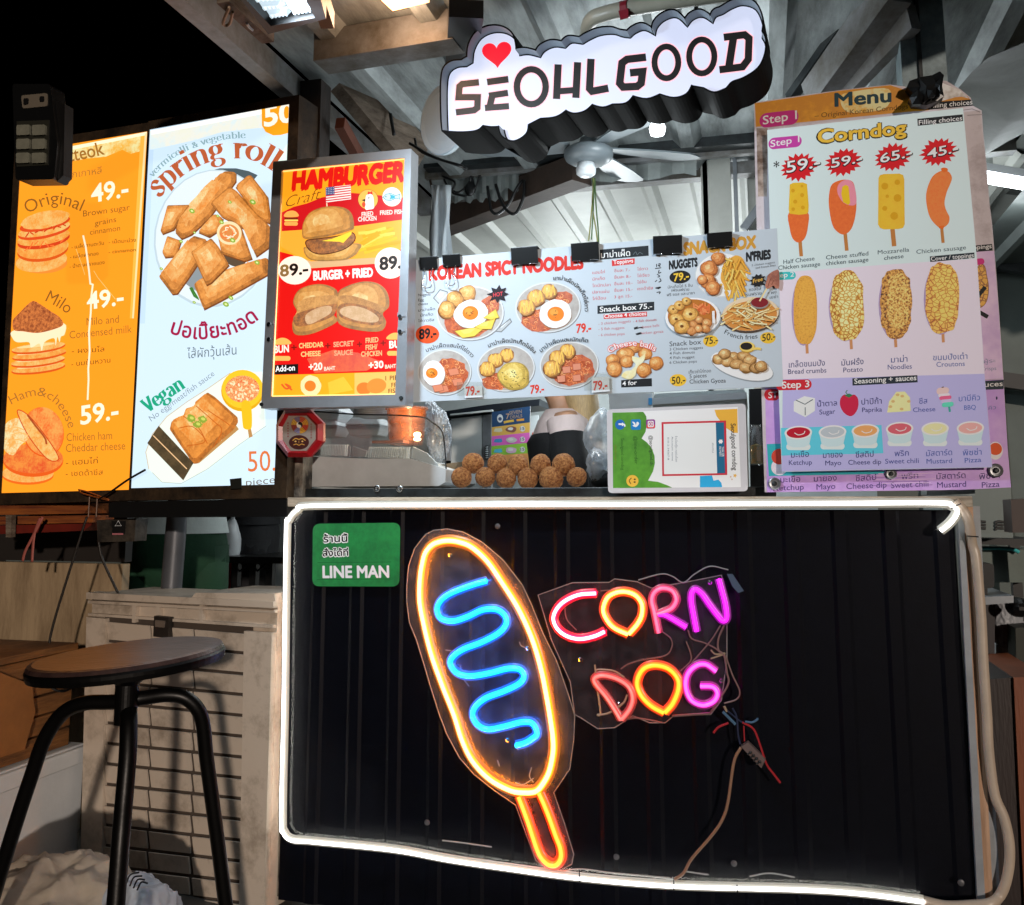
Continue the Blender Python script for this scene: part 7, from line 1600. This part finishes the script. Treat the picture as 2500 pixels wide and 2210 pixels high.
p = on_y(612, 1300, 2.1); person((p.x, p.y, 0), R(-60), 'person in black clothes standing behind the black lattice table, carrying a bag', (((.22, .04, 1.15), (.08, .24, 1.06)), ((.22, .04, 1.15), (.08, .24, 1.10))), '#15161a', '#131418', '#1a1513', 0, 0, 1.70, long=True)
p = on_y(1392, 1050, 1.45); person((p.x, p.y, 0), R(105), 'blond person in pink beige top and black apron working inside the stall', (((.205, .0, 1.14), (.19, .10, .92)), ((.205, .0, 1.14), (.19, .10, .92))), '#dac6c2', '#1c1c20', '#c8a878', .50, .06, 1.74, apron='#131417', long=True)
# bag carried by the person in black
bg2 = thing('carrier_bag', on_y(562, 1430, 1.85), 'white plastic carrier bag with red lower half beside the person in black', 'bag')
mb = MB(); c = on_y(563, 1330, 1.85); c3 = on_y(562, 1385, 1.85); mb.ball(c, .055, pm('bag white', '#d4dadd', .4, 0, .1, 8), .05, .13, 18, 14, .18, 14); mb.tube([c+Vector((0, 0, .11)), c+Vector((.02, 0, .20))], .012, pm('bag white', '#d4dadd', .4, 0, .1, 8), 8); mb.build('body', bg2, smooth=True)
mb = MB(); mb.ball(c3, .052, pm('bag red', '#c41a30', .4, 0, .2, 8), .055, .10, 18, 14, .15, 14); mb.build('red_contents', bg2, smooth=True)

# ================================================================ left foreground: stool, crate, boxes, sack
st = thing('bar_stool', on_z(300, 2210, 0) if False else at_d(312, 1605, 1.75)*1.0, 'dark round bar stool with bent black tube legs in front of the plastic crate', 'stool')
sc_ = at_d(312, 1603, 1.75); M_SEAT = pm('worn seat', '#4e3a34', .34, 0, .6, 9, .15, 40, dark='#22161a', lo=.35, hi=.70, stretch=(1, 3, 1)); M_LEG = pm('black tube', '#0c0b0b', .38, .4, .3, 10, .05, 60)
ax = Vector((-.070, -.045, 1)).normalized()
mb = MB(); mb.lathe(sc_, [(0, -.018), (.160, -.018), (.169, -.012), (.171, .0), (.168, .006), (.160, .008), (0, .008)], M_SEAT, 64, ax); 
seat = mb.build('seat', st); 
mb = MB(); mb.lathe(sc_-ax*.019, [(.171, .0), (.173, .008), (.1735, .014), (.171, .018)], M_LEG, 64, ax); mb.build('seat_rim', st)
mb = MB(); mb.lathe(sc_-ax*.02, [(0, -.10), (.020, -.10), (.021, -.03), (.03, -.022), (.06, -.006), (.062, 0), (0, 0)], M_LEG, 28); mb.build('hub', st, smooth=False)
def Sp(p): return (p[0]/2.8389, 1600+p[1]/2.8389)
hubz = sc_.z
def leg(pts, d0, d1, r=.0138):
    n = len(pts); P = [at_d(*Sp(p), d0+(d1-d0)*i/(n-1)) for i, p in enumerate(pts)]
    a, b = P[-2], P[-1]; t = (0.012-b.z)/(b.z-a.z); P.append(b+(b-a)*t)
    Q = spline(P[:-1], 6)+[P[-1]]
    mb = MB(); mb.tube(Q, r, M_LEG, 14); o = mb.build('leg', st, smooth=True)
    mb = MB(); mb.lathe(P[-1]+Vector((0, 0, -.012)), [(0, 0), (.018, 0), (.016, .03), (0, .03)], M_BLKP, 14); mb.build('rubber_foot', o)
leg([(890, 318), (760, 325), (600, 330), (480, 370), (390, 450), (300, 600), (230, 800), (130, 1100), (30, 1420), (-30, 1620)], 1.75, 1.80)
leg([(900, 310), (1000, 295), (1150, 275), (1270, 290), (1360, 360), (1405, 470), (1430, 700), (1470, 1000), (1510, 1300), (1560, 1700)], 1.75, 1.80, .0135)
leg([(890, 380), (892, 480), (885, 700), (860, 1000), (835, 1300), (802, 1732)], 1.735, 1.60, .0155)
mb = MB()
hp = [at_d(312+56*math.cos(t*.4)-2, 1664+14*math.sin(t*.4), 1.70) for t in range(0, 1)]
mb.tube(spline([at_d(*(p[0]/2.8389, 1600+p[1]/2.8389), 1.72) for p in ((340, 170), (360, 225), (430, 250), (500, 225), (545, 195))], 6), .0022, M_LEG, 6); mb.build('wire_loop', st)
# tall plastic crate
PCR = front(.02, 8.4, 440, 1800)
cr = thing('plastic_crate', PCR.at(430, 2210), 'tall beige plastic crate with slatted front behind the bar stool', 'crate')
M_CRT = pm('crate plastic', '#c2b4a4', .42, 0, .3, 6, .08, 40, dark='#7e7060', lo=.28, hi=.50); M_CRD = pm('crate shade', '#4a4038', .7)
def Rp(p): return (p[0]/2.8389, 1180+p[1]/2.8389)
mb = MB(); px_prism(mb, PCR, [(218, 1450), (672, 1472), (646, 2330), (196, 2330)], -.012, .26, M_CRT); mb.build('body', cr)
mb = MB()
px_prism(mb, PCR, [(218, 1446), (674, 1468), (673, 1484), (218, 1462)], .012, .05, M_CRT); px_prism(mb, PCR, [(218, 1466), (673, 1489), (673, 1496), (218, 1473)], .006, .03, M_CRT)
px_prism(mb, PCR, [(217, 1497), (668, 1527), (668, 1534), (217, 1503)], .004, .03, M_CRT); px_prism(mb, PCR, [(480, 1447), (672, 1449), (674, 1468), (470, 1458)], .004, .26, M_CRT)
for x in (326, 384, 490): px_prism(mb, PCR, [(x, 1474), (x+8, 1474), (x+7, 1520), (x-1, 1520)], .005, .03, M_CRT)
mb.build('lid_rim', cr)
mb = MB(); px_prism(mb, PCR, [(216, 1506), (262, 1510), (250, 2330), (196, 2330)], .008, .03, M_CRT); px_prism(mb, PCR, [(600, 1540), (668, 1545), (646, 2330), (586, 2330)], .008, .03, M_CRT); mb.build('corner_frame', cr)
mb = MB(); px_prism(mb, PCR, [(252, 1506), (612, 1530), (598, 2330), (246, 2330)], -.008, .004, M_CRD); mb.build('grille_back', cr)
rows = MB()
for i in range(16):
    for (xa, xb) in ((262, 366), (371, 471), (477, 597)):
        def Y(x): return 1534+i*50.5+(x-440)*.088+(x-440)*i*.0028
        q = -i*1.0; xa_, xb_ = xa-i*.6, xb-i*.9
        rows.prism([PCR.up(xa_, Y(xa_), .004), PCR.up(xb_, Y(xb_), .004), PCR.up(xb_, Y(xb_)+43.5, -.004), PCR.up(xa_, Y(xa_)+43.5, -.004)], -PCR.n*.006, M_CRT)
rows.build('slats', cr)
mb = MB(); px_prism(mb, PCR, [(388, 1502), (424, 1506), (422, 1556), (386, 1552)], .02, .02, pm('latch', '#3a3430', .5, .4, .5, 20, .2, 60)); px_prism(mb, PCR, [(394, 1512), (416, 1514), (414, 1530), (394, 1528)], .026, .008, pm('latch light', '#6a5e54', .5)); mb.build('latch', cr)
# white foam box and timber crate along the left
XL = -2.05
def xq(*pp): return [on_x(a, b, XL) for a, b in pp]
fbx = thing('foam_box', on_x(100, 2000, XL), 'white foam box under the brown timber crate at the lower left', 'box')
a0, a1 = on_x(-140, 1925, XL), on_x(208, 1822, XL); ztop = (a0.z+a1.z)/2
M_FOAM = pm('foam white', '#cfd4d8', .6, 0, .1, 6, .05, 50)
mb = MB(); mb.box((XL-.25, (a0.y+a1.y)/2, ztop/2), (.5, a1.y-a0.y, ztop), M_FOAM); mb.build('body', fbx, bevel=.006)
mb = MB(); mb.box((XL-.25, (a0.y+a1.y)/2, ztop-.03), (.53, a1.y-a0.y+.02, .05), M_FOAM); mb.build('lid', fbx, bevel=.006)
wc = thing('timber_crate', on_x(100, 1850, XL), 'brown timber crate of rough planks standing on the white foam box', 'crate')
M_PLK = pm('brown plank', '#94622f', .7, 0, .5, 5, .3, 40, stretch=(1, .6, 6), dark='#4f2f12')
c0, c1 = on_x(-140, 1640, XL), on_x(212, 1600, XL); zt2 = (c0.z+c1.z)/2; nb_ = 5; hh = (zt2-ztop)/nb_
for i in range(nb_):
    mb = MB(); mb.box((XL-.03, (a0.y+a1.y)/2-.02, ztop+hh*(i+.5)+.001), (.02, a1.y-a0.y-.06, hh-.006), M_PLK); mb.build('plank', wc, bevel=.002)
mb = MB(); mb.box((XL-.26, (a0.y+a1.y)/2-.02, (zt2+ztop)/2), (.42, a1.y-a0.y-.10, zt2-ztop-.02), pm('crate inside', '#6e4a26', .8, 0, .4, 6)); mb.build('inner_box', wc)
mb = MB(); mb.box((XL-.24, (a0.y+a1.y)/2-.02, zt2+.012), (.46, a1.y-a0.y-.05, .02), M_PLK); mb.build('top_board', wc, bevel=.002)
mb = MB(); p1, p2 = on_x(-10, 1600, XL+.004), on_x(78, 1680, XL+.004); mb.prism([on_x(-60, 1620, XL+.003), on_x(78, 1672, XL+.003), on_x(86, 1740, XL+.003), on_x(60, 1830, XL+.003), on_x(-60, 1870, XL+.003)], (-.012, 0, 0), pm('card flap', '#9a6430', .7, 0, .3, 8)); mb.build('flap', wc)
# sack on the floor
sk = thing('sack', at_d(150, 2300, 2.0), 'crumpled beige and white sack with dark stripes on the floor below the stool', 'sack')
M_SK = pm('sack cloth', '#b0a290', .8, 0, .25, 6, .3, 30); M_SK2 = pm('sack plastic', '#a4a8ae', .45, 0, .2, 6, .2, 30)
c = at_d(110, 2240, 2.12); c.z = min(c.z, .30); mb = MB(); blob(mb, Vector((c.x, c.y, .085)), .26, .24, .19, M_SK, .20, 7, 3); mb.build('cloth', sk, smooth=True)
c = at_d(310, 2250, 2.1); mb = MB(); blob(mb, Vector((c.x, c.y, .085)), .13, .14, .17, M_SK2, .14, 7, 8); mb.build('plastic', sk, smooth=True)
mb = MB()
for k in range(4): mb.tube(spline([at_d(308+k*9, 2158+k*5, 1.975), at_d(318+k*9, 2136+k*6, 1.972), at_d(340+k*7, 2130+k*9, 1.975)], 4), .0018, pm('faded stripe', '#2a2a2c', .7), 5)
build_each(mb, 'stripe', sk)
# crumpled black lashing at the top of the old board
Hq = lambda u, v, y: on_y(1700+u/2.555, v/2.555, y)
mb = MB()
for pts, y, d in (([(1312, 545), (1330, 505), (1400, 480), (1470, 470), (1520, 445), (1545, 470), (1532, 530), (1545, 600), (1500, 632), (1440, 655), (1350, 652), (1328, 615), (1350, 580)], -.055, .03), ([(1390, 490), (1465, 470), (1500, 520), (1470, 600), (1420, 640), (1380, 600), (1400, 540)], -.066, .012),
                  ([(1330, 610), (1380, 560), (1420, 600), (1400, 650), (1345, 652)], -.072, .016), ([(1490, 520), (1535, 470), (1540, 500), (1520, 600), (1480, 620)], -.068, .012), ([(1440, 560), (1500, 540), (1490, 600), (1440, 620)], -.074, .008)):
    fr = [Hq(a, b, y-.008*noise.noise(Vector((a*.02, b*.02, y*50)))*2) for a, b in pts]; cf = sum(fr, Vector())/len(fr)+Vector((0, -.012, 0))
    for k in range(len(fr)): mb.face([fr[k], fr[(k+1) % len(fr)], cf], M_BLKP); mb.face([fr[k], fr[k]+Vector((0, d, 0)), fr[(k+1) % len(fr)]+Vector((0, d, 0)), fr[(k+1) % len(fr)]], M_BLKP)
tag(mb.build('plastic_lashing'), 'crumpled black plastic lashing round the post above the old menu board', 'plastic bag')
# beige partition, shelf and dark beam behind
pt = MB(); a, b = on_y(-60, 1500, .42), on_y(293, 1500, .42); zz = on_y(100, 1374, .42).z; pt.box(((a.x+b.x)/2, .44, zz/2), (b.x-a.x, .04, zz), pm('beige ply', '#a08a6c', .65, 0, .45, 4, .15, 30, dark='#6e5a42', stretch=(3, 3, .6), lo=.3, hi=.6)); 
tag(pt.build('partition'), 'plain beige plywood partition behind the bar stool at the left edge', 'partition')
dw = MB(); a, b = on_y(-80, 1330, .50), on_y(298, 1330, .50); z1 = on_y(100, 1220, .5).z; dw.box(((a.x+b.x)/2, .54, (zz+z1)/2+.1), (b.x-a.x, .04, z1-zz+.2), pm('shadow ply', '#1e1712', .7, 0, .3, 5)); tag(dw.build('shadow_board'), 'dark board painted as the shadow above the beige partition under the orange menu box', 'board')  # near-black board stands for the shadow above the partition
sh = thing('shelf', on_y(100, 1292, .2), 'worn brown timber shelf coloured by orange glow under the orange menu box', 'shelf')
M_OR = pm('glow tinted timber', '#a55e22', .6, 0, .5, 6, .25, 40, stretch=(.5, 3, 6), dark='#5a2410')  # orange menu box's glow is put into the timber colour
mb = MB(); mb.prism([on_y(p[0], p[1], .12) for p in ((-40, 1234), (225, 1229), (205, 1254), (-40, 1258))], (0, .12, 0), M_OR); mb.build('top_plank', sh)
mb = MB(); mb.prism([on_y(p[0], p[1], .15) for p in ((-40, 1262), (232, 1258), (225, 1276), (-40, 1282))], (0, .1, 0), M_OR); mb.build('middle_plank', sh)
mb = MB(); mb.prism([on_y(p[0], p[1], .14) for p in ((-40, 1284), (228, 1278), (205, 1296), (-40, 1306))], (0, .1, 0), pm('red timber', '#6e1e12', .5, 0, .4, 9)); mb.build('red_plank', sh)
mb = MB(); mb.prism([on_y(p[0], p[1], .11) for p in ((14, 1258), (28, 1258), (26, 1312), (14, 1312))], (0, .02, 0), M_RAW); mb.build('peg', sh)
jb = thing('junction_box', on_y(285, 1322, .1), 'small grey junction box with triangle mark under the lit menu boxes', 'junction box')
mb = MB(); mb.prism([on_y(p[0], p[1], .08) for p in ((236, 1270), (332, 1266), (328, 1322), (238, 1324))], (0, .06, 0), pm('stained box', '#4e463c', .6, .2, .6, 14, .2, 60, dark='#15110e')); mb.build('body', jb, bevel=.002)
mb = MB(); mb.prism([on_y(p[0], p[1], .077) for p in ((272, 1272), (306, 1272), (304, 1304), (274, 1305))], (0, .003, 0), M_BLACK); mb.tube([on_y(p[0], p[1], .074) for p in ((281, 1284), (289, 1272), (296, 1284))], .0016, M_WHITEP, 5, True); mb.prism([on_y(p[0], p[1], .075) for p in ((274, 1302), (300, 1302), (300, 1306), (274, 1306))], (0, .003, 0), pm('pink mark', '#b06a72', .5)); mb.build('label', jb)
WRD = pm('dark wire', '#1d1712', .5)
cable('hanging_wire', [(212, 1262), (190, 1330), (168, 1400), (140, 1490), (124, 1550), (118, 1592)], .03, .0038, WRD, 'long dark wire hanging down over the beige partition to the timber crate', 'wire')
cable('hanging_wire', [(240, 1320), (248, 1360), (265, 1400), (288, 1448)], .03, .0038, WRD, 'short dark wire hanging from the junction box to the plastic crate', 'wire')
for pts, lab in (([(104, 1262), (80, 1310), (62, 1345), (55, 1370)], 'pink ribbon hanging from the shelf, slanting to the left'), ([(98, 1265), (85, 1300), (80, 1340), (78, 1372)], 'pink ribbon hanging from the shelf, straight one')):
    mb = MB(); mb.tube(spline([on_y(*p, .09) for p in pts], 5), .0055, pm('pink ribbon', '#a0564c', .6), 6, squash=((0, 1, 0), .3)); tag(mb.build('ribbon', smooth=True), lab, 'ribbon', 'pink ribbons under the shelf')
mb = MB(); mb.tube(spline([PLB.up(*p, .03) for p in ((262, 1218), (290, 1200), (330, 1172), (372, 1148))], 5), .0035, M_BLKP, 7); tag(mb.build('cable_end', smooth=True), 'stiff black cable end sticking up over the seam of the lit menu boxes', 'cable')
cw = thing('copper_wire', PLB.up(231, 1262, .03), 'bent copper wire tied below the orange menu box', 'wire')
mb = MB(); mb.tube(spline([PLB.up(*p, .03) for p in ((210, 1196), (228, 1200), (250, 1208), (285, 1222), (222, 1206), (210, 1196))], 5), .0022, pm('copper wire', '#b06434', .35, .6), 6); mb.build('loop', cw, smooth=True)
for x in (231, 250): mb = MB(); mb.tube([PLB.up(x, 1208, .02), PLB.up(x-3, 1262, .02)], .0022, pm('brown wire', '#6a4a34', .5), 6); mb.build('tail', cw)
mb = MB(); a, b = on_y(437, 1200, .33), on_y(414, 1490, .33); d = (a-b); mb.tube([b-d*1.6, b, a, a+d*.5], .034, pm('pole', '#5d6066', .4, .3, .25, 8), 18)
tag(mb.build('pole', smooth=True), 'grey round steel pole standing in front of the person in green trousers', 'pole')
# black lattice table and far wall seen under the boxes
tb = thing('table', on_y(625, 1440, 1.75), 'black lattice sided table behind the plastic crate', 'table')
mb = MB(); a, b = on_y(572, 1366, 1.7), on_y(690, 1364, 1.7); mb.box(((a.x+b.x)/2, 1.9, a.z), (b.x-a.x+.1, .45, .03), M_BLKP); mb.build('table_top', tb)
for x in (578, 622, 662):
    mb = MB(); p = on_y(x, 1370, 1.72); mb.box((p.x, 1.72, p.z/2), (.035, .035, p.z), M_BLKP); mb.build('leg', tb)
mb = MB()
for x0, x1 in ((585, 616), (628, 656)):
    mb.bar(on_y(x0, 1372, 1.72), on_y(x1, 1395, 1.72), .008, .008, M_BLKP); mb.bar(on_y(x1, 1372, 1.72), on_y(x0, 1395, 1.72), .008, .008, M_BLKP)
mb.bar(on_y(575, 1440, 1.72), on_y(680, 1440, 1.72), .03, .03, M_BLKP); build_each(mb, 'lattice', tb)
mb = MB(); mb.box((-4.6, 4.2, 1.2), (3.0, .1, 2.4), pm('grey plaster', '#5a625f', .7, 0, .3, 3)); tag(mb.build('far_wall'), 'dim grey green wall seen under the lit menu boxes', 'wall')

# ================================================================ right edge clutter
def rq(y, *pp): return [on_y(*W_(p), y) for p in pp]
ap = thing('appliance', on_y(2400, 1315, .9), 'grey green appliance housing with slanted vents right of the counter', 'appliance')
mb = MB(); mb.prism(rq(.9, (180, 15), (470, 0), (480, 238), (180, 240)), (0, .4, 0), pm('grey green', '#6d7a78', .45, 0, .15, 4)); mb.build('housing', ap)
mb = MB()
for u in (325, 402):
    for k in range(3): mb.tube(spline([on_y(*W_(p), .895) for p in ((u, 172+k*14), (u+12, 164+k*14), (u+38, 166+k*14))], 4), .004, M_BLACK, 6, squash=((0, 1, 0), .3))
build_each(mb, 'vent', ap)
mb = MB(); mb.prism(rq(.8, (325, 235), (600, 241), (600, 270), (325, 262)), (0, .3, 0), M_BLACK); a = on_y(*W_((580, 260)), .8)
for yy in (.82, 1.08): mb.box((a.x, yy, a.z/2), (.03, .03, a.z), M_BLACK)
tag(mb.build('black_shelf'), 'thin black shelf under the grey green appliance', 'shelf')
dc = thing('display_case', on_y(2440, 1420, .9), 'dim glass display case with turquoise top edge at the right edge', 'display case')
mb = MB(); mb.prism(rq(.95, (330, 282), (600, 285), (600, 425), (330, 425)), (0, .3, 0), pm('case inside', '#6f7c76', .3, 0, .3, 9)); mb.build('body', dc)
mb = MB(); mb.tube(spline([on_y(*W_(p), .93) for p in ((328, 280), (420, 278), (480, 284), (505, 296))], 5), .006, pm('turquoise edge', '#4cc0c4', .3), 8); mb.build('top_edge', dc)
sp_ = thing('speaker', on_y(2408, 1440, .7), 'small black speaker on the grey shelf right of the counter', 'speaker')
mb = MB(); mb.prism([on_y(*q, .7) for q in rounded([W_(p) for p in ((338, 342), (398, 346), (400, 448), (338, 450))], 8)], (0, .08, 0), M_BLKP); mb.build('box', sp_, bevel=.003); mb = MB(); mb.prism(rq(.7, (345, 450), (370, 450), (370, 488), (345, 488)), (0, .05, 0), M_BLKP); mb.build('foot', sp_)
mb = MB(); mb.prism(rq(.65, (342, 488), (482, 482), (482, 512), (345, 522)), (0, .3, 0), M_GREYT); tag(mb.build('grey_shelf'), 'short grey shelf holding the black speaker', 'shelf')
mb = MB(); blob(mb, on_y(*W_((445, 590)), .85), .045, .04, .075, M_SK2, .2, 7, 5); tag(mb.build('white_bag', smooth=True), 'white plastic bag beneath the grey shelf at the right edge', 'bag')
bn = thing('bin', on_y(2455, 1660, .85), 'pale plastic bin under the white bag at the right edge', 'bin')
mb = MB(); mb.prism(rq(.85, (405, 690), (490, 685), (482, 840), (408, 845)), (0, .15, 0), M_WHITEP); mb.build('body', bn); mb = MB(); mb.prism(rq(.84, (398, 640), (498, 632), (498, 668), (398, 675)), (0, .17, 0), M_WHITEP); mb.build('lid', bn)
mb = MB(); mb.prism(rq(.75, (348, 520), (402, 515), (400, 840), (352, 840)), (0, .1, 0), pm('dark wood', '#20161a', .5, 0, .3, 6)); tag(mb.build('wood_board'), 'narrow dark panel below the grey shelf beside the counter post', 'panel')
mb = MB(); mb.ball(on_y(*W_((500, 530)), .7), .035, M_BLKP, .05, .03, 14, 9); mb.prism(rq(.7, (490, 620), (560, 615), (560, 820), (495, 820)), (0, .1, 0), pm('olive box', '#23281e', .6)); tag(mb.build('dark_bundle'), 'dark bundle over an olive box at the far right edge', 'bundle')
cbn = thing('cabinet', on_y(2460, 2210, .4), 'dark brown wooden cabinet with orange brown side at the lower right corner', 'cabinet')
mb = MB(); mb.prism(rq(.35, (340, 842), (482, 832), (530, 1830), (400, 1830)), (0, .4, 0), pm('cabinet dark', '#251512', .5, 0, .4, 5, .1, 40, stretch=(4, 4, .5))); mb.build('front', cbn)
mb = MB(); mb.prism(rq(.34, (482, 832), (620, 825), (660, 1830), (530, 1830)), (0, .4, 0), pm('cabinet orange', '#8a4722', .5, 0, .35, 5, .1, 40, stretch=(4, 4, .5))); mb.build('side_board', cbn)
mb = MB(); mb.prism(rq(.6, (470, 70), (600, 62), (600, 210), (478, 212)), (0, .1, 0), pm('brown case', '#3c2a24', .5, 0, .3, 8)); tag(mb.build('brown_case'), 'dark brown case beside the grey green appliance at the right edge', 'case')
